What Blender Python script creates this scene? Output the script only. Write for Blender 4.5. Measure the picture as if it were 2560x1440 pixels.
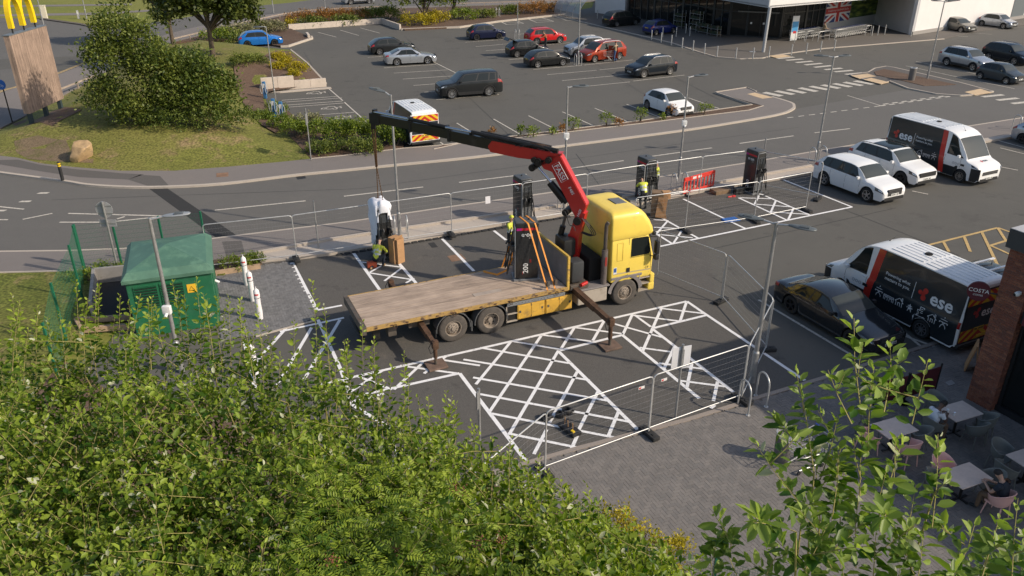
import bpy, bmesh, math, random
import numpy as np
from mathutils import Vector, Matrix
# ------------------------------------------------------------------ clear
for o_ in list(bpy.data.objects):
	bpy.data.objects.remove(o_, do_unlink=True)
SC = bpy.context.scene
COL = SC.collection
R = math.radians
# ------------------------------------------------------------------ camera
CAM_H, CAM_F, CAM_T = 14.0, 2010.0, R(26.2)
cam_d = bpy.data.cameras.new('camera')
cam = bpy.data.objects.new('camera', cam_d)
COL.objects.link(cam)
cam.location = (0, 0, CAM_H)
cam.rotation_euler = (R(90) - CAM_T, 0, 0)
cam_d.sensor_width = 36.0
cam_d.lens = CAM_F / 2560.0 * 36.0
cam_d.clip_start = 0.1
cam_d.clip_end = 3000
SC.camera = cam
# ------------------------------------------------------------------ sky and sun
SUN_EL = R(34.0)
SUN_XY = Vector((0.945, -0.327))
world = bpy.data.worlds.new('World')
SC.world = world
world.use_nodes = True
wn = world.node_tree
wn.nodes.clear()
w_out = wn.nodes.new('ShaderNodeOutputWorld')
w_bg = wn.nodes.new('ShaderNodeBackground')
w_sky = wn.nodes.new('ShaderNodeTexSky')
w_sky.sky_type = 'NISHITA'
w_sky.sun_disc = False
w_sky.sun_elevation = SUN_EL
w_sky.sun_rotation = math.atan2(SUN_XY.x, SUN_XY.y)
w_sky.altitude = 100
w_sky.air_density = 1.0
w_sky.dust_density = 2.2
w_sky.ozone_density = 1.0
w_bg.inputs['Strength'].default_value = 0.125
wn.links.new(w_sky.outputs[0], w_bg.inputs[0])
wn.links.new(w_bg.outputs[0], w_out.inputs[0])
sun_d = bpy.data.lights.new('sun', 'SUN')
sun_d.energy = 3.5
sun_d.angle = R(0.8)
sun_d.color = (1.0, 0.88, 0.72)
sun = bpy.data.objects.new('sun', sun_d)
COL.objects.link(sun)
sun_dir = Vector((SUN_XY.x * math.cos(SUN_EL), SUN_XY.y * math.cos(SUN_EL), math.sin(SUN_EL)))
sun.rotation_euler = sun_dir.to_track_quat('Z', 'Y').to_euler()
sun.location = sun_dir * 100
SC.render.engine = 'CYCLES'
SC.view_settings.view_transform = 'Standard'
SC.view_settings.look = 'None'
SC.view_settings.exposure = 0.2
SC.view_settings.gamma = 1.0
SC.view_settings.use_curve_mapping = False
# ------------------------------------------------------------------ helpers
_S, _C = math.sin(CAM_T), math.cos(CAM_T)
def G(x, y, z=0.0):
	v = (y - 720.0) / CAM_F
	d = (CAM_H - z) / (_S + v * _C)
	return Vector(((x - 1280.0) / CAM_F * d, d * (_C - v * _S), z))
def GY(x, y, Y):
	v = (y - 720.0) / CAM_F
	d = Y / (_C - v * _S)
	return Vector(((x - 1280.0) / CAM_F * d, Y, CAM_H - d * (_S + v * _C)))
def to_mesh(name, V, F, mi=None, mats=(), smooth=None):
	me = bpy.data.meshes.new(name)
	me.from_pydata(V, [], F)
	for m in mats:
		me.materials.append(m)
	if mi is not None and len(mats) > 1:
		me.polygons.foreach_set('material_index', mi)
	if smooth is not None:
		me.polygons.foreach_set('use_smooth', [True] * len(me.polygons))
		if smooth < 180:
			me.set_sharp_from_angle(angle=R(smooth))
	me.update()
	return me
def link(name, me, parent=None, loc=None, rot=None, scale=None):
	o = bpy.data.objects.new(name, me)
	COL.objects.link(o)
	if parent is not None:
		o.parent = parent
	if loc is not None:
		o.location = loc
	if rot is not None:
		o.rotation_euler = rot
	if scale is not None:
		o.scale = scale
	return o
def tag(o, label=None, cat=None, group=None, kind=None):
	if label: o['label'] = label
	if cat: o['category'] = cat
	if group: o['group'] = group
	if kind: o['kind'] = kind
	return o
def thing(name, loc, rz=0.0, label=None, cat=None, group=None):
	o = bpy.data.objects.new(name, None)
	COL.objects.link(o)
	o.empty_display_size = 0.2
	o.location = loc
	o.rotation_euler = (0, 0, rz)
	return tag(o, label, cat, group)
def copy_tree(o, parent=None):
	c = o.copy()
	COL.objects.link(c)
	c.parent = parent
	for ch in list(o.children):
		copy_tree(ch, c)
	return c
def place(o, loc, rz, label=None, cat=None, group=None):
	o.location = loc
	o.rotation_euler = (0, 0, rz)
	return tag(o, label, cat, group)
class MB:
	def __init__(s):
		s.V, s.F, s.M = [], [], []
		s.m = 0
	def add(s, V, F):
		b = len(s.V)
		s.V.extend([tuple(v) for v in V])
		for f in F:
			s.F.append([b + i for i in f])
			s.M.append(s.m)
		return s
	def box(s, x0, x1, y0, y1, z0, z1, bev=0.0, mtx=None):
		if bev > 0:
			bm = bmesh.new()
			bmesh.ops.create_cube(bm, size=1.0)
			for v in bm.verts:
				v.co = Vector(((x0 + x1) / 2 + v.co.x * (x1 - x0), (y0 + y1) / 2 + v.co.y * (y1 - y0), (z0 + z1) / 2 + v.co.z * (z1 - z0)))
			bmesh.ops.bevel(bm, geom=bm.edges[:], offset=bev, segments=2, profile=0.6, affect='EDGES')
			bm.verts.index_update()
			V = [v.co.copy() for v in bm.verts]
			F = [[v.index for v in f.verts] for f in bm.faces]
			bm.free()
		else:
			V = [Vector(p) for p in ((x0,y0,z0),(x1,y0,z0),(x1,y1,z0),(x0,y1,z0),(x0,y0,z1),(x1,y0,z1),(x1,y1,z1),(x0,y1,z1))]
			F = [(0,3,2,1),(4,5,6,7),(0,1,5,4),(1,2,6,5),(2,3,7,6),(3,0,4,7)]
		if mtx is not None:
			V = [mtx @ v for v in V]
		return s.add(V, F)
	def cyl(s, p0, p1, r0, r1=None, n=10, caps=True):
		p0, p1 = Vector(p0), Vector(p1)
		r1 = r0 if r1 is None else r1
		d = (p1 - p0).normalized()
		a = d.orthogonal().normalized()
		b = d.cross(a)
		V, F = [], []
		for p, r in ((p0, r0), (p1, r1)):
			for i in range(n):
				t = 2 * math.pi * i / n
				V.append(p + a * (r * math.cos(t)) + b * (r * math.sin(t)))
		for i in range(n):
			j = (i + 1) % n
			F.append((i, j, n + j, n + i))
		if caps:
			F.append(tuple(range(n - 1, -1, -1)))
			F.append(tuple(range(n, 2 * n)))
		return s.add(V, F)
	def tube(s, path, r, n=8, caps=True, closed=False):
		P = [Vector(p) for p in path]
		k = len(P)
		rr = r if hasattr(r, '__len__') else [r] * k
		V, F = [], []
		a = None
		for i in range(k):
			if closed:
				d = (P[(i + 1) % k] - P[i - 1]).normalized()
			else:
				d = (P[min(i + 1, k - 1)] - P[max(i - 1, 0)]).normalized()
			if a is None:
				a = d.orthogonal().normalized()
			else:
				a = (a - d * a.dot(d))
				a = a.normalized() if a.length > 1e-6 else d.orthogonal().normalized()
			b = d.cross(a)
			for j in range(n):
				t = 2 * math.pi * j / n
				V.append(P[i] + a * (rr[i] * math.cos(t)) + b * (rr[i] * math.sin(t)))
		for i in range(k if closed else k - 1):
			i2 = (i + 1) % k
			for j in range(n):
				j2 = (j + 1) % n
				F.append((i * n + j, i * n + j2, i2 * n + j2, i2 * n + j))
		if caps and not closed:
			F.append(tuple(range(n - 1, -1, -1)))
			F.append(tuple((k - 1) * n + j for j in range(n)))
		return s.add(V, F)
	def beam(s, p0, p1, w, h, up=(0, 0, 1), w1=None, h1=None):
		p0, p1 = Vector(p0), Vector(p1)
		d = (p1 - p0).normalized()
		sd = d.cross(Vector(up))
		sd = sd.normalized() if sd.length > 1e-5 else d.orthogonal().normalized()
		u = sd.cross(d).normalized()
		w1 = w if w1 is None else w1
		h1 = h if h1 is None else h1
		V = []
		for p, ww, hh in ((p0, w, h), (p1, w1, h1)):
			for a, b in ((-1, -1), (1, -1), (1, 1), (-1, 1)):
				V.append(p + sd * (a * ww / 2) + u * (b * hh / 2))
		return s.add(V, [(0,3,2,1),(4,5,6,7),(0,1,5,4),(1,2,6,5),(2,3,7,6),(3,0,4,7)])
	def prism(s, pts, z0, z1):
		n = len(pts)
		V = [(p[0], p[1], z0) for p in pts] + [(p[0], p[1], z1) for p in pts]
		F = [tuple(range(n - 1, -1, -1)), tuple(range(n, 2 * n))]
		F += [(i, (i + 1) % n, n + (i + 1) % n, n + i) for i in range(n)]
		return s.add(V, F)
	def prism_y(s, pts, y0, y1):
		n = len(pts)
		V = [(p[0], y0, p[1]) for p in pts] + [(p[0], y1, p[1]) for p in pts]
		F = [tuple(range(n)), tuple(range(2 * n - 1, n - 1, -1))]
		F += [((i + 1) % n, i, n + i, n + (i + 1) % n) for i in range(n)]
		return s.add(V, F)
	def lathe(s, prof, n=24, axis='y', closed=True):
		k = len(prof)
		V, F = [], []
		for i in range(n):
			t = 2 * math.pi * i / n
			c, sn = math.cos(t), math.sin(t)
			for r, a in prof:
				V.append((r * c, a, r * sn) if axis == 'y' else (r * c, r * sn, a))
		for i in range(n):
			j = (i + 1) % n
			for q in range(k if closed else k - 1):
				q2 = (q + 1) % k
				f = (i * k + q, i * k + q2, j * k + q2, j * k + q)
				F.append(f if axis != 'y' else f[::-1])
		return s.add(V, F)
	def grid(s, P, flip=False):
		nr, nc = len(P), len(P[0])
		V = [p for row in P for p in row]
		F = []
		for i in range(nr - 1):
			for j in range(nc - 1):
				f = (i * nc + j, i * nc + j + 1, (i + 1) * nc + j + 1, (i + 1) * nc + j)
				F.append(f[::-1] if flip else f)
		return s.add(V, F)
	def ball(s, c, r, seg=10, rings=6, sc=(1, 1, 1)):
		V = [(c[0], c[1], c[2] + r * sc[2])]
		F = []
		for i in range(1, rings):
			t = math.pi * i / rings
			for j in range(seg):
				p = 2 * math.pi * j / seg
				V.append((c[0] + r * sc[0] * math.sin(t) * math.cos(p), c[1] + r * sc[1] * math.sin(t) * math.sin(p), c[2] + r * sc[2] * math.cos(t)))
		V.append((c[0], c[1], c[2] - r * sc[2]))
		for j in range(seg):
			F.append((0, 1 + j, 1 + (j + 1) % seg))
		for i in range(rings - 2):
			for j in range(seg):
				a = 1 + i * seg
				F.append((a + j, a + seg + j, a + seg + (j + 1) % seg, a + (j + 1) % seg))
		b = 1 + (rings - 2) * seg
		for j in range(seg):
			F.append((b + j, len(V) - 1, b + (j + 1) % seg))
		return s.add(V, F)
	def mesh(s, name, mats, smooth=None):
		if not isinstance(mats, (list, tuple)):
			mats = [mats]
		return to_mesh(name, s.V, s.F, s.M, mats, smooth)
	def build(s, name, mats, parent=None, smooth=None, **k):
		return link(name, s.mesh(name, mats, smooth), parent, **k)
# ------------------------------------------------------------------ materials
_MATS = {}
def mat(name, col, rough=0.6, metal=0.0, var=0.0, vscale=3.0, bump=0.0, bscale=40.0, coat=0.0, spec=0.5, col2=None, dirt=None, dscale=1.5, dlo=0.5, dhi=0.7, trans=0.0, coords='Object'):
	if name in _MATS:
		return _MATS[name]
	m = bpy.data.materials.new(name)
	m.use_nodes = True
	nt = m.node_tree
	b = nt.nodes['Principled BSDF']
	b.inputs['Roughness'].default_value = rough
	b.inputs['Metallic'].default_value = metal
	b.inputs['Specular IOR Level'].default_value = spec
	if coat:
		b.inputs['Coat Weight'].default_value = coat
		b.inputs['Coat Roughness'].default_value = 0.06
	if trans:
		b.inputs['Transmission Weight'].default_value = trans
	L = nt.links.new
	b.inputs['Base Color'].default_value = (*col, 1)
	if var or dirt or bump:
		if coords == 'World':
			tc = nt.nodes.new('ShaderNodeNewGeometry').outputs['Position']
		else:
			tc = nt.nodes.new('ShaderNodeTexCoord').outputs['Object']
	cur = None
	if var:
		n = nt.nodes.new('ShaderNodeTexNoise')
		n.inputs['Scale'].default_value = vscale
		n.inputs['Detail'].default_value = 6
		n.inputs['Roughness'].default_value = 0.65
		L(tc, n.inputs['Vector'])
		rp = nt.nodes.new('ShaderNodeValToRGB')
		a = [max(0, c * (1 - var)) for c in col]
		c2 = col2 if col2 else [min(1, c * (1 + var)) for c in col]
		rp.color_ramp.elements[0].position = 0.3
		rp.color_ramp.elements[1].position = 0.7
		rp.color_ramp.elements[0].color = (*(a if not col2 else col), 1)
		rp.color_ramp.elements[1].color = (*c2, 1)
		L(n.outputs[0], rp.inputs[0])
		cur = rp.outputs[0]
	if dirt:
		n2 = nt.nodes.new('ShaderNodeTexNoise')
		n2.inputs['Scale'].default_value = dscale
		n2.inputs['Detail'].default_value = 8
		n2.inputs['Roughness'].default_value = 0.7
		L(tc, n2.inputs['Vector'])
		mr = nt.nodes.new('ShaderNodeMapRange')
		mr.inputs['From Min'].default_value = dlo
		mr.inputs['From Max'].default_value = dhi
		L(n2.outputs[0], mr.inputs['Value'])
		mx = nt.nodes.new('ShaderNodeMix')
		mx.data_type = 'RGBA'
		L(mr.outputs[0], mx.inputs['Factor'])
		if cur is not None: L(cur, mx.inputs['A'])
		else: mx.inputs['A'].default_value = (*col, 1)
		mx.inputs['B'].default_value = (*dirt, 1)
		cur = mx.outputs['Result']
	if cur is not None:
		L(cur, b.inputs['Base Color'])
	if bump:
		n3 = nt.nodes.new('ShaderNodeTexNoise')
		n3.inputs['Scale'].default_value = bscale
		n3.inputs['Detail'].default_value = 4
		L(tc, n3.inputs['Vector'])
		bp = nt.nodes.new('ShaderNodeBump')
		bp.inputs['Strength'].default_value = bump
		bp.inputs['Distance'].default_value = 0.02
		L(n3.outputs[0], bp.inputs['Height'])
		L(bp.outputs[0], b.inputs['Normal'])
	_MATS[name] = m
	return m
def ground_mat(name, base, c_lo, c_hi, speck=0.25, big=0.05, patch=None, plo=0.55, phi=0.72, pscale=0.35, bump=0.3, rough=0.9, fine=60.0, tracks=None, stain=None):
	if name in _MATS:
		return _MATS[name]
	m = bpy.data.materials.new(name)
	m.use_nodes = True
	nt = m.node_tree
	L = nt.links.new
	b = nt.nodes['Principled BSDF']
	b.inputs['Roughness'].default_value = rough
	b.inputs['Specular IOR Level'].default_value = 0.3
	pos = nt.nodes.new('ShaderNodeNewGeometry').outputs['Position']
	def noise(scale, detail=5, rg=0.6):
		n = nt.nodes.new('ShaderNodeTexNoise')
		n.inputs['Scale'].default_value = scale
		n.inputs['Detail'].default_value = detail
		n.inputs['Roughness'].default_value = rg
		L(pos, n.inputs['Vector'])
		return n.outputs[0]
	def mix(f, a, c, blend='MIX'):
		x = nt.nodes.new('ShaderNodeMix')
		x.data_type = 'RGBA'
		x.blend_type = blend
		for s_, v in (('Factor', f), ('A', a), ('B', c)):
			if isinstance(v, (int, float)): x.inputs[s_].default_value = v
			elif isinstance(v, tuple): x.inputs[s_].default_value = (*v, 1)
			else: L(v, x.inputs[s_])
		return x.outputs['Result']
	def rng(v, lo, hi, a=0.0, c=1.0):
		r = nt.nodes.new('ShaderNodeMapRange')
		for k_, q in (('From Min', lo), ('From Max', hi), ('To Min', a), ('To Max', c)):
			r.inputs[k_].default_value = q
		L(v, r.inputs['Value'])
		return r.outputs[0]
	c = mix(rng(noise(big, 4), 0.35, 0.65), c_lo, c_hi)
	c = mix(rng(noise(0.9, 6, 0.7), 0.35, 0.7), c, base)
	if patch:
		c = mix(rng(noise(pscale, 8, 0.75), plo, phi), c, patch)
	if stain:
		c = mix(rng(noise(0.62, 7, 0.7), 0.60, 0.70, 0, 0.75), c, stain)
	if tracks:
		c = mix(rng(noise(2.7, 8, 0.8), 0.62, 0.75, 0, 0.7), c, tracks)
	n_f = noise(fine, 2, 0.5)
	lo = 1.0 - speck
	g = rng(n_f, 0.3, 0.7, lo, 1.0 + speck)
	gc = nt.nodes.new('ShaderNodeCombineColor')
	for i in range(3): L(g, gc.inputs[i])
	c = mix(1.0, c, gc.outputs[0], 'MULTIPLY')
	L(c, b.inputs['Base Color'])
	bp = nt.nodes.new('ShaderNodeBump')
	bp.inputs['Strength'].default_value = bump
	bp.inputs['Distance'].default_value = 0.01
	L(n_f, bp.inputs['Height'])
	L(bp.outputs[0], b.inputs['Normal'])
	_MATS[name] = m
	return m
def glass_mat(name, tint, rough=0.03, alpha=1.0):
	if name in _MATS:
		return _MATS[name]
	m = bpy.data.materials.new(name)
	m.use_nodes = True
	b = m.node_tree.nodes['Principled BSDF']
	b.inputs['Base Color'].default_value = (*tint, 1)
	b.inputs['Roughness'].default_value = rough
	b.inputs['Specular IOR Level'].default_value = 0.4
	b.inputs['Alpha'].default_value = alpha
	_MATS[name] = m
	return m
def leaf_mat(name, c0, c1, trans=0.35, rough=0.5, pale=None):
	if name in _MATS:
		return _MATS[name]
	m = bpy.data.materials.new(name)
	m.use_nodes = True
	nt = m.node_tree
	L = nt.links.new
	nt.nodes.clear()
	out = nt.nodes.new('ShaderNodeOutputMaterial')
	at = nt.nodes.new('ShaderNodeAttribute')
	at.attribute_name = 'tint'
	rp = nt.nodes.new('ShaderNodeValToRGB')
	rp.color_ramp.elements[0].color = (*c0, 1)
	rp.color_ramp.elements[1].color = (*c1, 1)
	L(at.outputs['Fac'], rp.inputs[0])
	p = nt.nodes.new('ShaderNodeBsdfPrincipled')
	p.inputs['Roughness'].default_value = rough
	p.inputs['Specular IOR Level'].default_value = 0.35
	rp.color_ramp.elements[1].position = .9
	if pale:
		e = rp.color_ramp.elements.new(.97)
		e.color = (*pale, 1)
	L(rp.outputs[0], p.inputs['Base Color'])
	t = nt.nodes.new('ShaderNodeBsdfTranslucent')
	hs = nt.nodes.new('ShaderNodeHueSaturation')
	hs.inputs['Saturation'].default_value = 1.15
	hs.inputs['Value'].default_value = 1.1
	L(rp.outputs[0], hs.inputs['Color'])
	L(hs.outputs[0], t.inputs['Color'])
	mx = nt.nodes.new('ShaderNodeMixShader')
	mx.inputs[0].default_value = trans
	L(p.outputs[0], mx.inputs[1])
	L(t.outputs[0], mx.inputs[2])
	L(mx.outputs[0], out.inputs['Surface'])
	_MATS[name] = m
	return m
_TXT = {}
def text_geo(s, bold=0.0):
	key = (s, bold)
	if key in _TXT:
		return _TXT[key]
	cu = bpy.data.curves.new('txt', 'FONT')
	cu.body = s
	cu.size = 1.0
	cu.offset = bold
	cu.resolution_u = 2
	ob = bpy.data.objects.new('txt', cu)
	COL.objects.link(ob)
	dg = bpy.context.evaluated_depsgraph_get()
	me = bpy.data.meshes.new_from_object(ob.evaluated_get(dg))
	V = [(v.co.x, v.co.y) for v in me.vertices]
	F = [tuple(p.vertices) for p in me.polygons]
	bpy.data.objects.remove(ob, do_unlink=True)
	bpy.data.meshes.remove(me)
	bpy.data.curves.remove(cu)
	x0 = min(v[0] for v in V); x1 = max(v[0] for v in V)
	y0 = min(v[1] for v in V)
	V = [(v[0] - x0, v[1]) for v in V]
	_TXT[key] = (V, F, x1 - x0)
	return _TXT[key]
def text_on(mb, s, origin, ux, uy, size, bold=0.0, center=False, fn=None):
	V, F, w = text_geo(s, bold)
	o, ux, uy = Vector(origin), Vector(ux), Vector(uy)
	dx = -w / 2 if center else 0.0
	P = [o + ux * ((v[0] + dx) * size) + uy * (v[1] * size) for v in V]
	if fn: P = [fn(p) for p in P]
	mb.add(P, F)
def pchip(xs, ys):
	xs, ys = np.array(xs, float), np.array(ys, float)
	h = np.diff(xs); d = np.diff(ys) / h
	m = np.zeros(len(xs))
	m[0], m[-1] = d[0], d[-1]
	for i in range(1, len(xs) - 1):
		if d[i - 1] * d[i] > 0:
			w1 = 2 * h[i] + h[i - 1]; w2 = h[i] + 2 * h[i - 1]
			m[i] = (w1 + w2) / (w1 / d[i - 1] + w2 / d[i])
	def f(x):
		i = min(max(int(np.searchsorted(xs, x)) - 1, 0), len(xs) - 2)
		t = min(max((x - xs[i]) / h[i], 0.0), 1.0)
		return float((2*t**3 - 3*t**2 + 1) * ys[i] + (t**3 - 2*t**2 + t) * h[i] * m[i] + (-2*t**3 + 3*t**2) * ys[i+1] + (t**3 - t**2) * h[i] * m[i+1])
	return f
def lerp(a, b, t):
	return a + (b - a) * t
def yaw(a, b):
	return math.atan2(b[1] - a[1], b[0] - a[0])
def text_letters(parent, s, origin, ux, uy, size, m, bold=0.0, center=False, fn=None, name='letter'):
	V, F, w = text_geo(s, bold)
	root_ = list(range(len(V)))
	def find(a):
		while root_[a] != a:
			root_[a] = root_[root_[a]]; a = root_[a]
		return a
	for f in F:
		for a in f[1:]:
			root_[find(a)] = find(f[0])
	comps = {}
	for f in F: comps.setdefault(find(f[0]), []).append(f)
	items = []
	for fs in comps.values():
		xs = [V[i][0] for f in fs for i in f]
		items.append([min(xs), max(xs), fs])
	items.sort(key=lambda t: t[0])
	merged = []
	for it in items:
		if merged and it[0] < merged[-1][1] - .01: merged[-1][1] = max(merged[-1][1], it[1]); merged[-1][2] = merged[-1][2] + it[2]
		else: merged.append(it)
	o, ux, uy = Vector(origin), Vector(ux), Vector(uy)
	dx = -w / 2 if center else 0.0
	for it in merged:
		idx = sorted({i for f in it[2] for i in f})
		rm = {a: b for b, a in enumerate(idx)}
		P = [o + ux * ((V[i][0] + dx) * size) + uy * (V[i][1] * size) for i in idx]
		if fn: P = [fn(p) for p in P]
		MB().add(P, [[rm[i] for i in f] for f in it[2]]).build(name, m, parent)
# ================================================================== setting
from mathutils.geometry import delaunay_2d_cdt
rng = random.Random(7)
M_ASPH = ground_mat('asphalt_car_park', (0.112, 0.107, 0.095), (0.094, 0.090, 0.081), (0.122, 0.116, 0.103), speck=0.22, patch=(0.082, 0.077, 0.070), plo=0.58, phi=0.7, tracks=(0.135, 0.124, 0.11), stain=(0.062, 0.06, 0.056))
M_ROAD = ground_mat('asphalt_road', (0.132, 0.126, 0.116), (0.116, 0.111, 0.103), (0.140, 0.134, 0.124), speck=0.2, patch=(0.15, 0.14, 0.126), plo=0.55, phi=0.8)
M_NEW = ground_mat('asphalt_new', (0.106, 0.099, 0.090), (0.088, 0.083, 0.076), (0.118, 0.109, 0.098), speck=0.28, patch=(0.165, 0.142, 0.118), plo=0.58, phi=0.78, pscale=0.42, tracks=(0.058, 0.054, 0.051), stain=(0.05, 0.047, 0.045))
M_PATCH = ground_mat('asphalt_trench', (0.038, 0.038, 0.038), (0.034, 0.034, 0.034), (0.043, 0.043, 0.042), speck=0.2)
M_FOOT = ground_mat('footway_asphalt', (0.20, 0.178, 0.165), (0.178, 0.160, 0.148), (0.212, 0.192, 0.178), speck=0.2, patch=(0.235, 0.205, 0.18), plo=0.58, phi=0.75)
M_FOOT_D = ground_mat('footway_dark', (0.115, 0.106, 0.099), (0.105, 0.097, 0.09), (0.122, 0.113, 0.104), speck=0.2)
M_KERB = ground_mat('kerb_concrete', (0.46, 0.40, 0.34), (0.42, 0.37, 0.31), (0.50, 0.44, 0.37), speck=0.15, patch=(0.3, 0.26, 0.22), plo=0.6, phi=0.75, pscale=1.5)
M_CONC = ground_mat('rough_concrete', (0.46, 0.40, 0.34), (0.40, 0.35, 0.30), (0.50, 0.44, 0.375), speck=0.16, patch=(0.26, 0.23, 0.2), plo=0.6, phi=0.72, pscale=1.2)
M_GRASS = ground_mat('grass_turf', (0.155, 0.158, 0.034), (0.100, 0.125, 0.020), (0.20, 0.180, 0.048), speck=0.5, patch=(0.26, 0.185, 0.095), plo=0.53, phi=0.66, pscale=0.45, bump=1.0, fine=9, tracks=(0.085, 0.105, 0.018), stain=(0.12, 0.135, 0.026))
M_GRASS_F = ground_mat('grass_far', (0.18, 0.185, 0.035), (0.13, 0.155, 0.028), (0.215, 0.205, 0.045), speck=0.25, patch=(0.26, 0.23, 0.08), plo=0.55, phi=0.8, pscale=0.2, bump=0.6, fine=8)
M_SOIL = ground_mat('bark_soil', (0.115, 0.072, 0.05), (0.085, 0.055, 0.038), (0.17, 0.115, 0.08), speck=0.45, patch=(0.21, 0.145, 0.1), plo=0.55, phi=0.75, pscale=0.8, bump=1.0, fine=16)
M_WHITE = mat('paint_white_new', (0.80, 0.79, 0.78), 0.7, var=0.06, vscale=6, dirt=(0.30, 0.28, 0.26), dscale=5, dlo=0.58, dhi=0.74, coords='World')
M_OLD = mat('paint_white_worn', (0.56, 0.52, 0.45), 0.8, var=0.12, vscale=5, dirt=(0.16, 0.145, 0.13), dscale=9, dlo=0.50, dhi=0.7, coords='World')
M_YEL = mat('paint_yellow_worn', (0.50, 0.345, 0.14), 0.8, var=0.15, vscale=5, dirt=(0.12, 0.105, 0.09), dscale=8, dlo=0.55, dhi=0.72, coords='World')
M_TACT = mat('tactile_buff', (0.60, 0.44, 0.27), 0.85, var=0.12, vscale=4, dirt=(0.42, 0.33, 0.23), dscale=2, coords='World')
def px_poly(pts, z=0.0):
	return [G(p[0], p[1], z) for p in pts]
def sheet(name, pts3, m, z, kind='structure', parent=None):
	mb = MB()
	mb.add([(p[0], p[1], z) for p in pts3], [list(range(len(pts3)))])
	V = mb.V
	a = sum(V[i][0] * V[(i + 1) % len(V)][1] - V[(i + 1) % len(V)][0] * V[i][1] for i in range(len(V)))
	if a < 0: mb.F[0].reverse()
	o = mb.build(name, m, parent)
	if kind: o['kind'] = kind
	return o
def slab(name, pts3, m, z0, z1, kind='structure', parent=None):
	P = [(p[0], p[1]) for p in pts3]
	a = sum(P[i][0] * P[(i + 1) % len(P)][1] - P[(i + 1) % len(P)][0] * P[i][1] for i in range(len(P)))
	if a < 0: P.reverse()
	o = MB().prism(P, z0, z1).build(name, m, parent)
	if kind: o['kind'] = kind
	return o
def ribbon(path, w, z0, z1, side=0.0):
	P = [Vector((p[0], p[1], 0)) for p in path]
	L_, R_ = [], []
	for i in range(len(P)):
		d = (P[min(i + 1, len(P) - 1)] - P[max(i - 1, 0)]).normalized()
		n = Vector((-d.y, d.x, 0))
		L_.append(P[i] + n * (side + w / 2)); R_.append(P[i] + n * (side - w / 2))
	mb = MB()
	V, F = [], []
	for a, b in zip(L_, R_):
		V += [(a.x, a.y, z0), (a.x, a.y, z1), (b.x, b.y, z1), (b.x, b.y, z0)]
	for i in range(len(P) - 1):
		k = i * 4
		for j in range(3):
			F.append((k + j, k + j + 1, k + 4 + j + 1, k + 4 + j))
	F.append((0, 3, 2, 1)); F.append((len(V) - 4, len(V) - 3, len(V) - 2, len(V) - 1))
	return mb.add(V, F)
def smooth_path(pts, n=6):
	P = [Vector((p[0], p[1], 0)) for p in pts]
	out = []
	for i in range(len(P) - 1):
		p0, p1, p2, p3 = P[max(i - 1, 0)], P[i], P[i + 1], P[min(i + 2, len(P) - 1)]
		for k in range(n):
			t = k / n
			out.append(0.5 * ((2 * p1) + (p2 - p0) * t + (2 * p0 - 5 * p1 + 4 * p2 - p3) * t * t + (3 * p1 - p0 - 3 * p2 + p3) * t ** 3))
	out.append(P[-1])
	return out
# ---- base ground, far grass
sheet('ground', [(-500, -60), (500, -60), (500, 900), (-500, 900)], M_GRASS_F, -0.06)
# ---- car park sheet
cp = [Vector((-14, 2, 0)), Vector((90, 2, 0)), Vector((120, 170, 0)), Vector((30, 150, 0))] + px_poly([(1500, 25), (1415, 37), (1240, 55), (1005, 76), (958, 59), (722, 74), (783, 98), (705, 120), (600, 101), (560, 118)]) + [Vector((-26, 70, 0)), Vector((-30, 30, 0)), Vector((-14, 26, 0))]
car_park = sheet('car_park', cp, M_ASPH, 0.0)
# ---- service road
KN = smooth_path(px_poly([(-900, 330), (-420, 380), (-200, 405), (0, 433.6), (161, 455), (218, 464), (302, 469.5), (403, 470), (554, 462), (739, 440), (860, 428), (997, 414), (1150, 399), (1284, 383), (1368, 372), (1701, 329), (1889, 299), (1956, 285.5), (1980, 275), (1984, 268), (1976, 259), (1929, 244.5)]), 5)
KS = px_poly([(-900, 655), (-200, 640), (0, 634), (168, 632), (309, 627), (521, 603), (860, 561), (1129, 521), (1280, 500), (1391, 484), (1465, 473), (1589, 455), (1680, 442), (1752, 430), (1856, 413), (2004, 388), (2111, 370), (2250, 347), (2427, 318), (2700, 275)])
road = sheet('service_road', KN[:-14] + px_poly([(2700, 150)]) + KS[::-1], M_ROAD, 0.004)
new_bays = sheet('charging_bay_surface', px_poly([(660, 662), (820, 642), (1012, 611), (1300, 557), (1420, 542), (1600, 514), (1779, 478), (2037, 436), (2140, 516), (1765, 600), (1790, 745), (2012, 955), (1835, 1014), (1443, 1122), (1150, 1205), (830, 1160), (790, 780)]), M_NEW, 0.008)
trench = sheet('road_trench_repair', px_poly([(373, 472), (418, 471), (601, 595), (606, 601), (552, 603)]), M_PATCH, 0.008)
# ---- footway north of the road
FN = px_poly([(-900, 300), (-420, 348), (-200, 368), (0, 392), (44, 397), (101, 411), (188, 421), (302, 430), (437, 430), (571, 420), (700, 408), (777, 400), (860, 392), (1007, 374), (1153, 362), (1281, 350), (1600, 313), (1872, 279), (1908, 268), (1788, 234), (1864, 223), (1887, 231)])
foot_n = slab('footway_north', KN + FN[::-1], M_FOOT, -0.05, 0.10)
ribbon(KN, 0.20, -0.04, 0.106, side=-0.02).build('kerb', M_KERB, foot_n)
sheet('dark_resurfacing', px_poly([(-60, 396), (0, 400), (44, 399), (101, 412), (188, 423), (302, 433), (360, 436), (320, 449), (200, 443), (100, 428), (0, 411), (-60, 402)], 0.1), M_FOOT_D, 0.104, None, foot_n)
sheet('dark_trench_repair', px_poly([(350, 437), (400, 440), (424, 466), (374, 466), (320, 449)], 0.1), M_FOOT_D, 0.104, None, foot_n)
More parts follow.
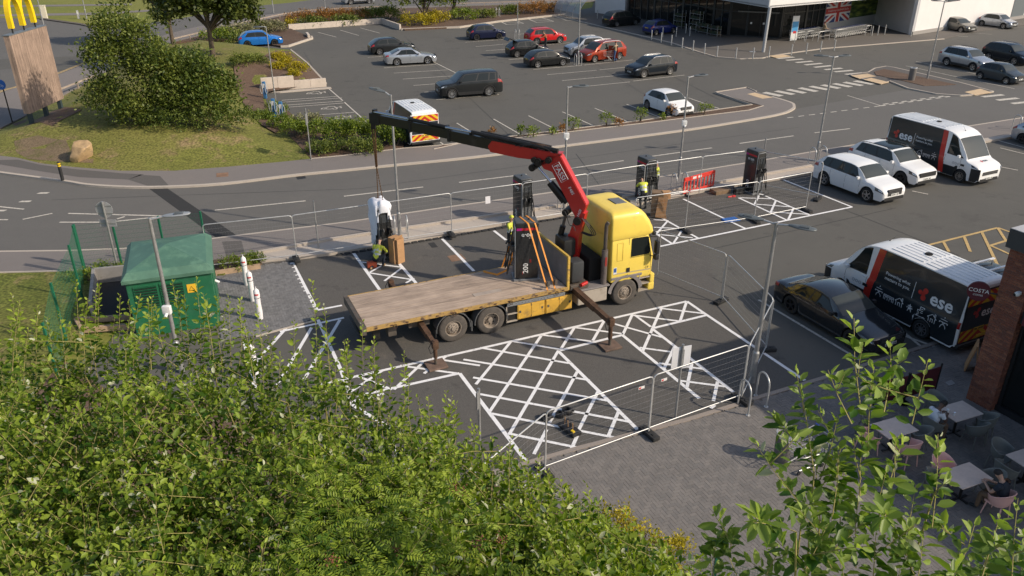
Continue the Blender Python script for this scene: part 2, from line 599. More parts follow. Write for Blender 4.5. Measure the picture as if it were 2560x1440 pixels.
slab('manhole_cover', px_poly([(541, 433), (571, 431), (571, 441), (541, 443)], 0.1), mat('rust_cover', (0.22, 0.13, 0.08), 0.8, var=0.3), 0.09, 0.106, None, foot_n)
ribbon(px_poly([(777, 401), (860, 393), (1007, 375), (1153, 363)]), 0.08, 0.0, 0.13).build('edging', M_KERB, foot_n)
strip = slab('planting_strip', px_poly([(1085, 377), (1153, 362), (1281, 350), (1600, 313), (1872, 279), (1908, 268), (1880, 264), (1600, 305), (1264, 346), (1110, 366)]), M_SOIL, -0.04, 0.115)
ribbon(px_poly([(1110, 367), (1264, 347), (1600, 306), (1880, 265.5), (1788, 234), (1866, 222), (1890, 232)]), 0.10, -0.03, 0.15).build('edging', M_KERB, strip)
ribbon(px_poly([(1085, 377), (1153, 362), (1281, 350), (1600, 313), (1872, 279), (1908, 268)]), 0.06, -0.03, 0.135).build('edging', M_KERB, strip)
# ---- footway south of the road and the concrete strip under the site fence
FS_a = px_poly([(-900, 712), (-200, 694), (0, 687), (158, 683), (302, 673), (420, 664), (535, 655), (640, 641)])
FS_b = px_poly([(640, 641), (820, 608), (1021, 577), (1283, 539), (1391, 523), (1590, 496), (1789, 464), (2027, 421), (2240, 388), (2452, 352), (2700, 310)])
foot_s = slab('footway_south', KS + FS_b[::-1] + FS_a[::-1], M_FOOT, -0.05, 0.10)
ribbon(KS, 0.13, -0.04, 0.106, side=0.02).build('kerb', M_KERB, foot_s)
slab('dark_trench_repair', px_poly([(555, 604), (604, 602), (612, 634), (566, 641)], 0.1), M_FOOT_D, 0.0, 0.104, None, foot_s)
ribbon(FS_a[:6], 0.09, 0.0, 0.125).build('edging', M_KERB, foot_s)
conc = slab('concrete_strip', FS_b[:8] + px_poly([(2037, 436), (1779, 477), (1600, 513), (1420, 541), (1300, 556), (1012, 610), (820, 640), (652, 661)]), M_CONC, -0.05, 0.13)
ribbon([p + Vector((0, -0.02, 0)) for p in FS_b[:8]], 0.14, 0.0, 0.235).build('upstand', M_CONC, conc)
far_edge = slab('concrete_edging', FS_b[7:] + px_poly([(2700, 316), (2456, 359), (2244, 396), (2037, 436)]), M_CONC, -0.05, 0.13)
slab('verge_bed', px_poly([(535, 655), (640, 641), (655, 661), (652, 665), (536, 686)]), M_SOIL, -0.05, 0.11)
m_rub = mat('black_rubber', (0.022, 0.022, 0.022), 0.75, var=0.3)
db = MB()
db.box(-0.13, 0.13, -0.10, 0.06, 0.0, 0.05, 0.02)
d_me = db.mesh('drain_block', m_rub)
for i in range(34):
	t = i / 33
	a, b_ = G(850, 636), G(1420, 542)
	p = a.lerp(b_, t)
	link('drain_block', d_me, conc, (p.x, p.y - 0.06, 0.004), (0, 0, yaw(a, b_)))
# ---- verge south-west (behind the kiosk) and grass bank under the foreground trees
slab('verge_south_west', FS_a + px_poly([(560, 690), (300, 705), (160, 900)]) + [Vector((-14, 14, 0)), Vector((-60, 12, 0))], M_GRASS, -0.2, 0.09)
slab('planted_bank', [Vector((-60, 2, 0)), Vector((2.6, 2, 0)), Vector((3.0, 13.0, 0))] + px_poly([(1540, 1330), (1230, 1215), (1100, 1215), (840, 1165), (560, 1010), (300, 1000), (160, 905)]) + [Vector((-60, 13, 0))], M_SOIL, -0.2, 0.075)
# ---- mound
MOUND = px_poly([(-420, 350), (-200, 369), (0, 393), (44, 398), (101, 412), (188, 422), (302, 431), (437, 431), (571, 421), (700, 409), (777, 401), (742, 362), (704, 326), (680, 290), (664, 252), (656, 227), (815, 214), (769, 161), (728, 127), (640, 119), (560, 108), (440, 112), (330, 150), (235, 203), (165, 240), (60, 300), (0, 330), (-200, 368 - 20)])
_mp = np.array([(p.x, p.y) for p in MOUND])
_skip = {15}
def _segd(px, py):
	best = 1e9
	for i in range(len(_mp)):
		if i in _skip: continue
		a, b = _mp[i], _mp[(i + 1) % len(_mp)]
		ab = b - a
		t = max(0, min(1, ((px - a[0]) * ab[0] + (py - a[1]) * ab[1]) / max(ab @ ab, 1e-9)))
		best = min(best, math.hypot(px - a[0] - t * ab[0], py - a[1] - t * ab[1]))
	return best
def _inside(px, py, P=_mp):
	c = False
	j = len(P) - 1
	for i in range(len(P)):
		if (P[i][1] > py) != (P[j][1] > py) and px < (P[j][0] - P[i][0]) * (py - P[i][1]) / (P[j][1] - P[i][1]) + P[i][0]:
			c = not c
		j = i
	return c
def HM(x, y):
	if not _inside(x, y): return 0.1
	d = _segd(x, y)
	t = min(1, d / 5.5)
	s = t * t * (3 - 2 * t)
	h = 0.1 + 1.15 * s + 0.05 * math.sin(x * 0.9) * math.cos(y * 0.7) * s
	e = min(1.0, d / 1.6)
	if y > 63 and y < 72 and x > -20: h = max(h, 0.1 + 0.62 * e)
	return h
def GM(px, py):
	p = G(px, py, 0.5)
	for _ in range(6):
		p = G(px, py, HM(p.x, p.y))
	return p
def terrain(name, poly2, hf, step, m, dens=0.6):
	P = [(p[0], p[1]) for p in poly2]
	B = []
	for i in range(len(P)):
		a, b = P[i], P[(i + 1) % len(P)]
		k = max(1, int(math.hypot(b[0] - a[0], b[1] - a[1]) / dens))
		B += [(a[0] + (b[0] - a[0]) * q / k, a[1] + (b[1] - a[1]) * q / k) for q in range(k)]
	nb = len(B)
	xs = [p[0] for p in P]; ys = [p[1] for p in P]
	pts = list(B)
	x = min(xs)
	Pn = np.array(P)
	while x < max(xs):
		y = min(ys)
		while y < max(ys):
			q = (x + rng.uniform(-.2, .2) * step, y + rng.uniform(-.2, .2) * step)
			if _inside(q[0], q[1], Pn): pts.append(q)
			y += step
		x += step
	res = delaunay_2d_cdt([Vector(p) for p in pts], [(i, (i + 1) % nb) for i in range(nb)], [], 1, 1e-5)
	V = [(v.x, v.y, hf(v.x, v.y)) for v in res[0]]
	F = [list(f) for f in res[2]]
	for f in F:
		a, b, c = (V[i] for i in f[:3])
		if (b[0]-a[0])*(c[1]-a[1]) - (b[1]-a[1])*(c[0]-a[0]) < 0: f.reverse()
	o = link(name, to_mesh(name, V, F, None, [m], 180))
	o['kind'] = 'structure'
	return o
terrain('grass_mound', [(p.x, p.y) for p in MOUND], lambda x, y: HM(x, y), 1.1, M_GRASS)
soil_o = [GM(*p) for p in ((588, 185), (640, 170), (690, 128), (724, 130), (765, 163), (806, 202), (796, 204), (668, 214), (660, 222), (658, 252), (676, 292), (700, 326), (690, 336), (650, 312), (610, 262), (590, 222))]
terrain('soil_bank', [(p.x, p.y) for p in soil_o], lambda x, y: HM(x, y) + 0.09, 0.6, M_SOIL)
sg = [GM(*p) for p in ((30, 310), (90, 290), (160, 268), (205, 275), (175, 290), (130, 312), (60, 318))]
terrain('sign_bark_bed', [(p.x, p.y) for p in sg], lambda x, y: HM(x, y) + 0.012, 0.8, M_SOIL)
dp = [GM(*p) for p in ((35, 352), (95, 343), (165, 352), (180, 385), (235, 398), (232, 408), (150, 405), (70, 398), (40, 380))]
terrain('bare_soil_patch', [(p.x, p.y) for p in dp], lambda x, y: HM(x, y) + 0.02, 0.8, ground_mat('dry_soil', (0.19, 0.135, 0.085), (0.13, 0.105, 0.05), (0.22, 0.16, 0.1), speck=0.4, patch=(0.12, 0.115, 0.035), plo=0.5, phi=0.65, pscale=1.2, bump=0.8, fine=14))
slab('hedge_bed', px_poly([(777, 400), (742, 362), (704, 326), (680, 290), (690, 262), (705, 270), (745, 300), (800, 318), (940, 326), (1010, 362), (1008, 374), (860, 393)]), M_SOIL, -0.04, 0.12)
ribbon(px_poly([(815, 211), (769, 161), (727, 127)]), 0.16, 0.0, 0.14).build('bed_kerb', M_KERB)['kind'] = 'structure'
# ---- far bed, road, verges
ub = px_poly([(600, 101), (702, 119), (720, 118), (781, 98), (725, 74), (957, 58), (1003, 75), (1012, 77), (1150, 70), (1245, 56), (1420, 37), (1440, 20), (1400, 12), (1000, 24), (860, 30), (700, 44), (560, 78), (440, 108), (520, 104)])
slab('upper_planting_bed', ub, M_SOIL, -0.05, 0.16)
ribbon(px_poly([(702, 119), (721, 118), (781, 98), (779, 94)]), 0.2, 0.0, 0.2).build('bed_kerb', M_KERB)['kind'] = 'structure'
ribbon(px_poly([(1003, 76), (1150, 70), (1245, 56), (1420, 37)]), 0.2, 0.0, 0.2).build('bed_kerb', M_KERB)['kind'] = 'structure'
fr_lo = smooth_path(px_poly([(-500, 420), (-200, 330), (0, 235), (60, 215), (150, 186), (240, 150), (330, 116), (420, 86), (520, 62), (640, 41), (760, 28), (900, 21), (1100, 13), (1400, 1), (1800, -18)]), 4)
fr_hi = px_poly([(1800, -40), (1100, -28), (860, -12), (725, 6), (640, 14), (540, 30), (420, 50), (330, 62), (250, 73), (200, 62), (110, 48), (0, 43), (-500, 40)])
sheet('far_road', fr_lo + fr_hi, M_ROAD, -0.04)
sheet('far_road_resurfacing', px_poly([(-200, 150), (0, 148), (230, 139), (225, 157), (152, 178), (20, 172), (-200, 190)], -0.04), M_ASPH, -0.035)
ff = px_poly([(1800, -8), (1400, 7), (1000, 21), (860, 27), (700, 40), (640, 56), (560, 74), (440, 104), (330, 142), (235, 198), (165, 234), (60, 292), (0, 322), (-200, 395), (-500, 560)])
foot_f = slab('far_footway', fr_lo + ff, M_FOOT, -0.06, 0.04)
for k_ in (0.35, 0.55):
	ribbon([p + Vector((-0.0, 0, 0)) for p in fr_lo[8:28]], 0.09, -0.05, -0.033, side=k_ + 0.1).build('painted_line', M_YEL, foot_f)
for pts in ([(-100, 37), (250, 30), (400, 22), (400, 26), (250, 36), (-100, 42)], [(-100, 14), (330, 8), (330, 12), (-100, 19)]):
	sheet('far_path', px_poly(pts), M_FOOT, -0.045)
slab('far_verge_kerb', px_poly([(100, 45), (200, 59), (252, 70), (250, 73), (200, 62), (100, 48)]), mat('dark_kerb', (0.12, 0.10, 0.08), 0.9, var=0.3), -0.06, 0.08)
# ---- store forecourt
fc = px_poly([(1385, 38), (1440, 52), (1560, 80), (1680, 108), (1745, 130), (1790, 143), (1850, 148), (1905, 146), (1950, 137), (2060, 122), (2360, 98), (2440, 80), (2700, 45), (2700, -30), (1500, -30), (1480, 20)])
forecourt = slab('store_forecourt', fc, ground_mat('forecourt_paving', (0.13, 0.118, 0.105), (0.115, 0.104, 0.093), (0.14, 0.127, 0.112), speck=0.2), -0.05, 0.06)
ribbon(fc[:11], 0.16, -0.04, 0.066).build('kerb', M_KERB, forecourt)
# ---- zebra island and right-hand island
isl = px_poly([(2125, 189), (2170, 183), (2187, 173), (2215, 168), (2235, 171), (2400, 209), (2482, 231), (2440, 239), (2400, 241), (2340, 237), (2270, 223), (2224, 205), (2202, 212), (2155, 199)])
island = slab('crossing_island', isl, M_FOOT_D, -0.04, 0.10)
ribbon(isl + isl[:1], 0.14, -0.03, 0.106).build('kerb', M_KERB, island)
slab('bark_bed', px_poly([(2185, 180), (2210, 173), (2390, 212), (2360, 214), (2310, 215), (2260, 203), (2190, 188)], 0.1), M_SOIL, 0.0, 0.13, None, island)
# ---- painted markings
def line(a, b, w=0.10, m=None, z=0.012, parent=None, name='painted_line', z3=0.0):
	p, q = G(a[0], a[1], z3), G(b[0], b[1], z3)
	d = (q - p).normalized()
	n = Vector((-d.y, d.x, 0)) * (w / 2)
	V = [(t.x, t.y, z) for t in (p - n, q - n, q + n, p + n)]
	return MB().add(V, [(0, 1, 2, 3)]).build(name, m or M_OLD, parent or car_park)
_z = [0]
def lines(L_, w=0.10, m=None, z=0.012, parent=None):
	for i, (a, b) in enumerate(L_):
		line(a, b, w, m, z + 0.0004 * (i % 9), parent)
lines([
 ((704, 251), (846, 241)), ((709, 256), (855, 245)), ((705, 264), (856, 253)), ((712, 269), (859, 258)), ((741, 292), (886, 281)), ((815, 311), (909, 304)),
 ((822, 222), (857, 252)), ((861, 256), (940, 327)),
 ((919, 144), (962, 141)), ((960, 170), (1091, 161)), ((985, 183), (1119, 175)), ((1007, 198), (1134, 190)), ((1034, 214), (1150, 205)), ((1060, 231), (1180, 221)), ((1091, 249.6), (1247, 237)), ((1084, 155), (1247, 237)),
 ((1163, 106), (1261, 99)), ((1189, 117), (1279, 109)), ((1214, 127), (1300, 121)), ((1271, 149.5), (1330, 145)), ((1333, 174), (1454, 164)), ((1368, 187), (1491, 176)), ((1405, 202), (1533, 190)), ((1457, 217), (1575, 205)),
 ((1461, 163), (1582, 150)), ((1499, 175), (1590, 166)), ((1533, 189), (1640, 178)), ((1583, 203), (1711, 188)), ((1294, 86), (1330, 83)), ((1365, 112), (1425, 107)), ((1378, 127), (1415, 124)),
 ((1142, 308), (1173, 327)), ((1234, 298), (1298, 335)), ((1321, 289.5), (1398, 328.5)), ((1406, 280), (1493, 319)), ((1487, 271), (1578, 308)), ((1566.5, 261), (1659, 297)), ((1645, 253), (1741, 289)), ((1721, 245), (1818, 279)), ((1101, 356), (1113, 365)),
 ((795, 81), (841, 93)), ((850.5, 75.6), (897, 89)), ((901, 70), (949, 83)),
 ((2118, 239), (2200, 264)), ((2265, 165), (2390, 192)), ((2390, 192), (2536, 222)), ((2290, 154), (2440, 185)), ((2270, 83), (2420, 92)), ((2360, 78), (2480, 86)), ((2285, 76), (2390, 84)), ((2500, 370), (2640, 405)), ((2460, 410), (2545, 426)), ((2280, 478), (2320, 486)), ((2496, 352), (2600, 380)),
])
for i in range(4):
	x0 = 1160 + i * 75
	a, b, c_, d_ = (x0, 50 - i * 3.2), (x0 + 34, 47.5 - i * 3.2), (x0 + 74, 64 - i * 5.2), (x0 + 32, 67 - i * 5.2)
	lines([(a, d_), (b, c_), (a, b), (d_, c_)] + [((lerp(a[0], d_[0], t), lerp(a[1], d_[1], t)), (lerp(b[0], c_[0], t + .2), lerp(b[1], c_[1], t + .2))) for t in (0.1, 0.35, 0.6)], 0.13, M_OLD)
lines([((1126, 57), (1152, 71))], 0.12)
def ev_symbol(px, py):
	c_ = G(px, py)
	mb = MB()
	pts = [(-.55, -.1), (-.52, .12), (-.32, .2), (-.12, .42), (.25, .42), (.42, .2), (.55, .14), (.55, -.1), (.32, -.1), (.25, .04), (.1, -.1), (-.12, -.1), (-.25, .04), (-.35, -.1), (-.55, -.1)]
	for i in range(len(pts) - 1):
		p, q = Vector((pts[i][0], pts[i][1] * 1.5, 0)), Vector((pts[i + 1][0], pts[i + 1][1] * 1.5, 0))
		d = (q - p).normalized(); n = Vector((-d.y, d.x, 0)) * 0.045
		z = 0.012 + (i % 4) * 0.0006
		mb.add([c_ + t + Vector((0, 0, z)) for t in (p - n, q - n, q + n, p + n)], [(0, 1, 2, 3)])
	for q0, q1 in (((.4, .35), (.72, .5)), ((.72, .5), (.85, .2)), ((.75, .75), (.6, .45))):
		p, q = Vector((*q0, 0)), Vector((*q1, 0))
		d = (q - p).normalized(); n = Vector((-d.y, d.x, 0)) * 0.05
		mb.add([c_ + t + Vector((0, 0, 0.015)) for t in (p - n, q - n, q + n, p + n)], [(0, 1, 2, 3)])
	mb.build('painted_symbol', M_OLD, car_park)
for p in ((785, 234), (823, 272), (846, 296)): ev_symbol(*p)
lines([((537, 526), (764, 502.5)), ((860, 491), (1058, 468)), ((1147.5, 456.5), (1317, 436)), ((1414.6, 423), (1559, 402)), ((1631, 391), (1780, 370)), ((1849, 359), (1984, 340)), ((2036, 332.5), (2125, 322)),
	   ((-60, 511), (60, 523.6)), ((57, 549), (131, 534)), ((171, 534), (364, 539)), ((364, 539), (415, 541)), ((149, 556), (270, 556)), ((270, 556), (415, 541)), ((293, 548), (312, 542)), ((-40, 549), (20, 550))], 0.12, M_OLD, 0.012, road)
for p in ((0, 527), (63, 504), (108, 483)):
	c_ = G(*p)
	MB().add([c_ + Vector((-.3, -.12, .012)), c_ + Vector((.25, -.1, .012)), c_ + Vector((.3, .12, .012)), c_ + Vector((-.2, .1, .012))], [(0, 1, 2, 3)]).build('painted_fleck', M_OLD, road)
for i in range(9):
	a = (lerp(1968, 2185, i / 8), lerp(295, 267, i / 8))
	line(a, (a[0] + 15, a[1] - 1.9), 0.12, M_OLD, 0.012, road)
for i in range(8):
	for k_ in (0, 1):
		a = (lerp(2200, 2362, i / 7) + 8 * k_, lerp(265, 243, i / 7) - 4 * k_)
		line(a, (a[0] + 13, a[1] - 1.7), 0.2, M_OLD, 0.012, road)
for a, b in (((725, 437), (848, 425)), ((790, 450), (915, 440)), ((862, 467), (985, 456)), ((930, 484), (1055, 472)), ((1000, 502), (1128, 489)), ((1078, 520), (1205, 508)), ((1150, 536), (1285, 524)), ((1230, 555), (1365, 543)),
			 ((2250, 722), (2405, 706)), ((2360, 747), (2515, 731)), ((2470, 772), (2620, 757)), ((2580, 797), (2730, 780))):
	line((1700 + a[0] / 2.977, a[1] / 2.977), (1700 + b[0] / 2.977, b[1] / 2.977), 0.42, M_OLD, 0.014, None, 'crossing_stripe')
for a, b in (((625, 689), (755, 716)), ((715, 678), (845, 704)), ((802, 667), (930, 694)), ((890, 655), (1018, 682)), ((970, 643), (1102, 669)), ((1058, 633), (1186, 659)), ((1145, 623), (1271, 648)), ((1222, 613), (1355, 638)), ((1300, 603), (1436, 629))):
	line((1700 + a[0] / 2.977, a[1] / 2.977), (1700 + b[0] / 2.977, b[1] / 2.977), 0.62, M_OLD, 0.014, None, 'crossing_stripe')
def pad(pts, par, z):
	slab('tactile_paving', [G(1700 + p[0] / 2.977, p[1] / 2.977, z) for p in pts], M_TACT, z - 0.02, z + 0.008, None, par)
pad([(655, 415), (765, 405), (825, 418), (715, 430)], forecourt, 0.06)
pad([(1270, 562), (1395, 548), (1460, 568), (1335, 585)], island, 0.10)
pad([(1365, 592), (1425, 580), (1555, 612), (1495, 625)], island, 0.10)
pad([(500, 700), (555, 690), (690, 725), (612, 734)], foot_n, 0.10)
pad([(2118, 685), (2235, 660), (2320, 688), (2195, 707)], island, 0.10)
Z3 = lambda p: (1200 + p[0] / 2.880, 740 + p[1] / 2.880)
ZB = lambda p: (820 + p[0] / 2.977, 260 + p[1] / 2.977)
ZR = lambda p: (1500 + p[0] / 2.977, 330 + p[1] / 2.977)
ZY = lambda p: (1700 + p[0] / 2.977, 480 + p[1] / 2.977)
mk = lambda f, L_: [(f(a), f(b)) for a, b in L_]
edge_l = [((800, 962), (1200, 872)), ((1200, 872), (1717, 754)), ((1717, 754), (1762, 785)), ((1762, 785), (2012, 952)), ((1769, 788), (1634, 821)), ((1631, 823), (1842, 988)), ((1554, 837), (1748, 997)), ((1400, 877), (1554, 839)), ((1396, 879), (1594, 1075)), ((1149, 934), (1316, 1155)), ((1149, 934), (860, 998))]
lines(edge_l, 0.125, M_WHITE, 0.014)
hat = mk(Z3, [((0, 375), (640, 487)), ((-120, 460), (790, 610)), ((-50, 590), (920, 757)), ((0, 710), (1090, 912)), ((85, 850), (965, 1022)), ((200, 993), (705, 1096)), ((240, 330), (570, 386)), ((440, 283), (800, 330)), ((680, 230), (1030, 276)), ((900, 185), (1310, 300)), ((1110, 138), (1230, 225)), ((1090, 140), (1440, 185)), ((1300, 92), (1620, 130)),
			   ((1150, 375), (1370, 405)), ((1290, 487), (1620, 530)), ((1430, 612), (1760, 655)),
			   ((220, 335), (-30, 640)), ((440, 290), (70, 835)), ((565, 395), (210, 1000)), ((700, 548), (500, 915)), ((480, 965), (388, 1142)), ((850, 690), (690, 1008)), ((700, 1010), (660, 1100)), ((1000, 828), (920, 1022)), ((680, 230), (578, 392)), ((895, 180), (812, 325)), ((1095, 140), (1028, 280)), ((1305, 92), (1172, 398)), ((1485, 50), (1440, 185)),
			   ((1400, 370), (1325, 525)), ((1525, 490), (1490, 660)), ((1710, 620), (1680, 760)), ((1690, 790), (1660, 812))])
lines(hat, 0.105, M_WHITE, 0.0185)
lines([((1060, 905), (985, 975)), ((960, 925), (870, 985)), ((890, 940), (980, 975)), ((1000, 915), (1145, 935)), ((1080, 897), (1200, 915)), ((1115, 892), (1060, 935))], 0.105, M_WHITE, 0.0185)
lines([((729, 657), (791, 778))], 0.2, M_WHITE, 0.014)
lines(mk(ZB, [((190, 1110), (385, 1385)), ((530, 1190), (660, 1340)), ((850, 1005), (1085, 1245)), ((1235, 945), (1325, 1015))]), 0.13, M_WHITE, 0.0142)
lines(mk(ZB, [((245, 1178), (545, 1217)), ((310, 1260), (615, 1308)), ((310, 1257), (400, 1205)), ((420, 1320), (550, 1222)), ((580, 1335), (640, 1300))]), 0.10, M_WHITE, 0.0185)
lines([((793, 776), (855, 764)), ((1643, 618), (2130, 518)), ((1958.5, 450), (2130, 518)), ((1708, 498), (1863, 572)), ((1648, 542), (1745, 596)), ((1600, 560), (1682, 611)), ((1846, 495), (1969, 552)), ((1896, 483), (2024, 538))], 0.12, M_WHITE, 0.0142)
lines(mk(ZR, [((400, 655), (510, 662)), ((500, 668), (420, 760)), ((400, 712), (605, 722)), ((610, 735), (545, 832)), ((430, 765), (690, 790)), ((1040, 492), (1290, 500)), ((1190, 462), (1150, 540)), ((1160, 540), (1420, 560)), ((1310, 510), (1270, 600)), ((1270, 597), (1545, 615)), ((1440, 570), (1400, 655))]), 0.10, M_WHITE, 0.0185)
lines(mk(ZY, [((1800, 408), (2365, 267)), ((2365, 267), (2560, 335)), ((1960, 372), (2000, 445)), ((2115, 335), (2160, 445)), ((2245, 297), (2360, 540)), ((2365, 270), (2430, 372)), ((2310, 400), (2470, 350)), ((2310, 400), (2500, 485))]), 0.13, M_YEL, 0.012)
lines([((1896.5, 750), (2150, 901)), ((2100, 700), (2300, 865)), ((2260, 840), (2345, 870))], 0.11, M_OLD, 0.012)
lines([((640, 905), (715, 822)), ((690, 970), (780, 818)), ((760, 950), (850, 800)), ((700, 830), (860, 795)), ((795, 800), (850, 920)), ((850, 920), (880, 1000)), ((980, 1110), (1055, 1220)), ((610, 850), (640, 980)), ((860, 1000), (990, 1080)), ((880, 1005), (960, 985))], 0.12, M_WHITE, 0.014)
M_TAR = mat('tar_seam', (0.03, 0.03, 0.03), .7)
lines([((880, 330), (760, 130)), ((1280, 345), (1010, 90)), ((1700, 292), (1330, 60)), ((900, 255), (1700, 160)), ((2050, 500), (2400, 640)), ((1700, 640), (2240, 520)), ((1650, 620), (1900, 760)), ((1800, 250), (1560, 130))], .035, M_TAR, .003)
lines([((130, 500), (900, 472)), ((900, 472), (2000, 318)), ((560, 590), (430, 480)), ((1500, 465), (1440, 385))], .035, M_TAR, .007, road)
# ---- patio of herringbone blocks
edge = [G(*p) for p in ((1170, 1203), (1231, 1184), (1443, 1123), (1714, 1052), (1835, 1015), (1880, 1000), (2060, 946), (2338, 859), (2800, 712))]
pat_poly = edge + [Vector((24, 4, 0)), Vector((2.2, 6, 0)), Vector((3.0, 13.4, 0))]
patio = sheet('patio', pat_poly, mat('joint_sand', (0.135, 0.125, 0.112), 0.95, var=0.3, coords='World'), 0.009)
ribbon(edge, 0.15, -0.02, 0.045).build('edging', ground_mat('patio_edging', (0.30, 0.255, 0.22), (0.26, 0.22, 0.19), (0.33, 0.285, 0.245), speck=0.15), patio)
def block_field(parent, poly, ang, mats, z, singles, sx=0.2, sy=0.1, keep=None):
	Pn = np.array([(p[0], p[1]) for p in poly])
	ca, sa = math.cos(ang), math.sin(ang)
	xs = Pn[:, 0]; ys = Pn[:, 1]
	cx0, cy0 = xs.mean(), ys.mean()
	ext = max(np.ptp(xs), np.ptp(ys)) * 0.75 + 1
	g = 0.006
	cand = []
	n = int(ext / sy)
	for j in range(-n, n):
		for i in range(-n, n):
			k = (i - j) % 4
			if k == 0: u, v, h = (i + 1) * sy, (j + .5) * sy, True
			elif k == 2: u, v, h = (i + .5) * sy, (j + 0) * sy, False
			else: continue
			if h: r = (u - sx / 2 + g / 2, u + sx / 2 - g / 2, v - sy / 2 + g / 2, v + sy / 2 - g / 2)
			else: r = (u - sy / 2 + g / 2, u + sy / 2 - g / 2, v - sx / 2 + sy * 1.0 + g / 2 - sy, v + sx / 2 - g / 2)
			X, Y = cx0 + u * ca - v * sa, cy0 + u * sa + v * ca
			if _inside(X, Y, Pn) and (keep is None or keep(X, Y)):
				cand.append((X, Y, h))
	return cand
bx_h = MB().box(-0.097, 0.097, -0.047, 0.047, -0.02, 0.0)
bx_h.F.pop(0); bx_h.M.pop(0)
blk_m = [mat('paving_%d' % i, c, 0.85, var=0.12, vscale=2, coords='World') for i, c in enumerate(((0.178, 0.163, 0.150), (0.168, 0.154, 0.142), (0.188, 0.171, 0.156), (0.158, 0.147, 0.137)))]
blk_me = [bx_h.mesh('paving_block', m) for m in blk_m]
blk_grey_m = [mat('paving_grey_%d' % i, c, 0.85, var=0.2, vscale=5, coords='World') for i, c in enumerate(((0.17, 0.165, 0.162), (0.15, 0.146, 0.144), (0.185, 0.18, 0.178)))]
def lay_blocks(parent, poly, ang, mats, mes, z, n_single, score):
	c = block_field(parent, poly, ang, mats, z, 0)
	c.sort(key=score)
	for X, Y, h in c[:n_single]:
		link('paving_block', rng.choice(mes), parent, (X, Y, z + rng.uniform(-.002, .003)), (0, 0, ang + (0 if h else math.pi / 2)))
	mb = MB()
	Vb = np.array(bx_h.V)
	for X, Y, h in c[n_single:]:
		a = ang + (0 if h else math.pi / 2)
		ca, sa = math.cos(a), math.sin(a)
		mb.m = rng.randrange(len(mats))
		dz = z + rng.uniform(-.002, .003)
		mb.add([(X + v[0] * ca - v[1] * sa, Y + v[0] * sa + v[1] * ca, v[2] + dz) for v in Vb], bx_h.F)
	o = mb.build('paving_blocks', mats, parent)
	o['kind'] = 'stuff'
def _score(t):
	d = CAM_H; Z = t[1] * _C + d * _S
	px = 1280 + CAM_F * t[0] / Z; py = 720 + CAM_F * (-t[1] * _S + d * _C) / Z
	return 0 if (1420 < px < 1840 and 1120 < py < 1330) else 1
_in = [p for p in edge]
pat_in = [p + Vector((0.02, -0.10, 0)) for p in edge[:-1]] + [G(2700, 745)] + [Vector((19, 8, 0)), Vector((2.6, 8, 0)), Vector((3.0, 13.3, 0))]
lay_blocks(patio, pat_in, yaw(edge[1], edge[4]), blk_m, blk_me, 0.03, 300, lambda t: (_score(t), t[1]))
apron_poly = px_poly([(536, 686), (652, 664), (726, 655), (790, 780), (782, 800), (640, 840), (552, 850), (540, 760)])
apron = sheet('kiosk_apron', apron_poly, mat('joint_grey', (0.09, 0.088, 0.086), 0.95, var=0.2, coords='World'), 0.01)
lay_blocks(apron, apron_poly, yaw(G(536, 686), G(726, 655)), blk_grey_m, [], 0.028, 0, lambda t: t[1])
ribbon(px_poly([(640, 842), (690, 828), (786, 803)]), 0.08, 0.0, 0.035).build('edging', M_KERB, apron)
# ================================================================== cars and vans
M_TYRE = mat('tyre_rubber', (0.018, 0.018, 0.018), 0.8, var=0.2, vscale=8)
M_RIM = mat('alloy', (0.55, 0.55, 0.56), 0.28, 0.9)
M_RIM_D = mat('alloy_dark', (0.05, 0.05, 0.055), 0.35, 0.7)
M_BLACK = mat('black_plastic', (0.02, 0.02, 0.021), 0.55)
M_UNDER = mat('underbody_black', (0.008, 0.008, 0.008), 0.9)
M_CARGLASS = glass_mat('car_glass', (0.016, 0.02, 0.019), 0.02)
M_CHROME = mat('chrome', (0.7, 0.7, 0.7), 0.15, 1.0)
M_LAMP = mat('headlamp', (0.035, 0.04, 0.045), 0.08, coat=.8)
M_LENS = mat('lamp_lens', (0.75, 0.77, 0.8), .15, .4)
M_TAIL = mat('tail_lamp', (0.32, 0.012, 0.012), 0.2, coat=0.6)
M_PLATE_W = mat('plate_white', (0.72, 0.72, 0.68), 0.5)
M_PLATE_Y = mat('plate_yellow', (0.70, 0.45, 0.05), 0.5)
M_PRINT_D = mat('print_dark', (0.02, 0.02, 0.025), 0.5)
def paint(name, c, metal=0.0, rough=0.24):
	return mat('car_paint_' + name, c, rough, metal, coat=.22, spec=.25, var=0.04, vscale=1.5)
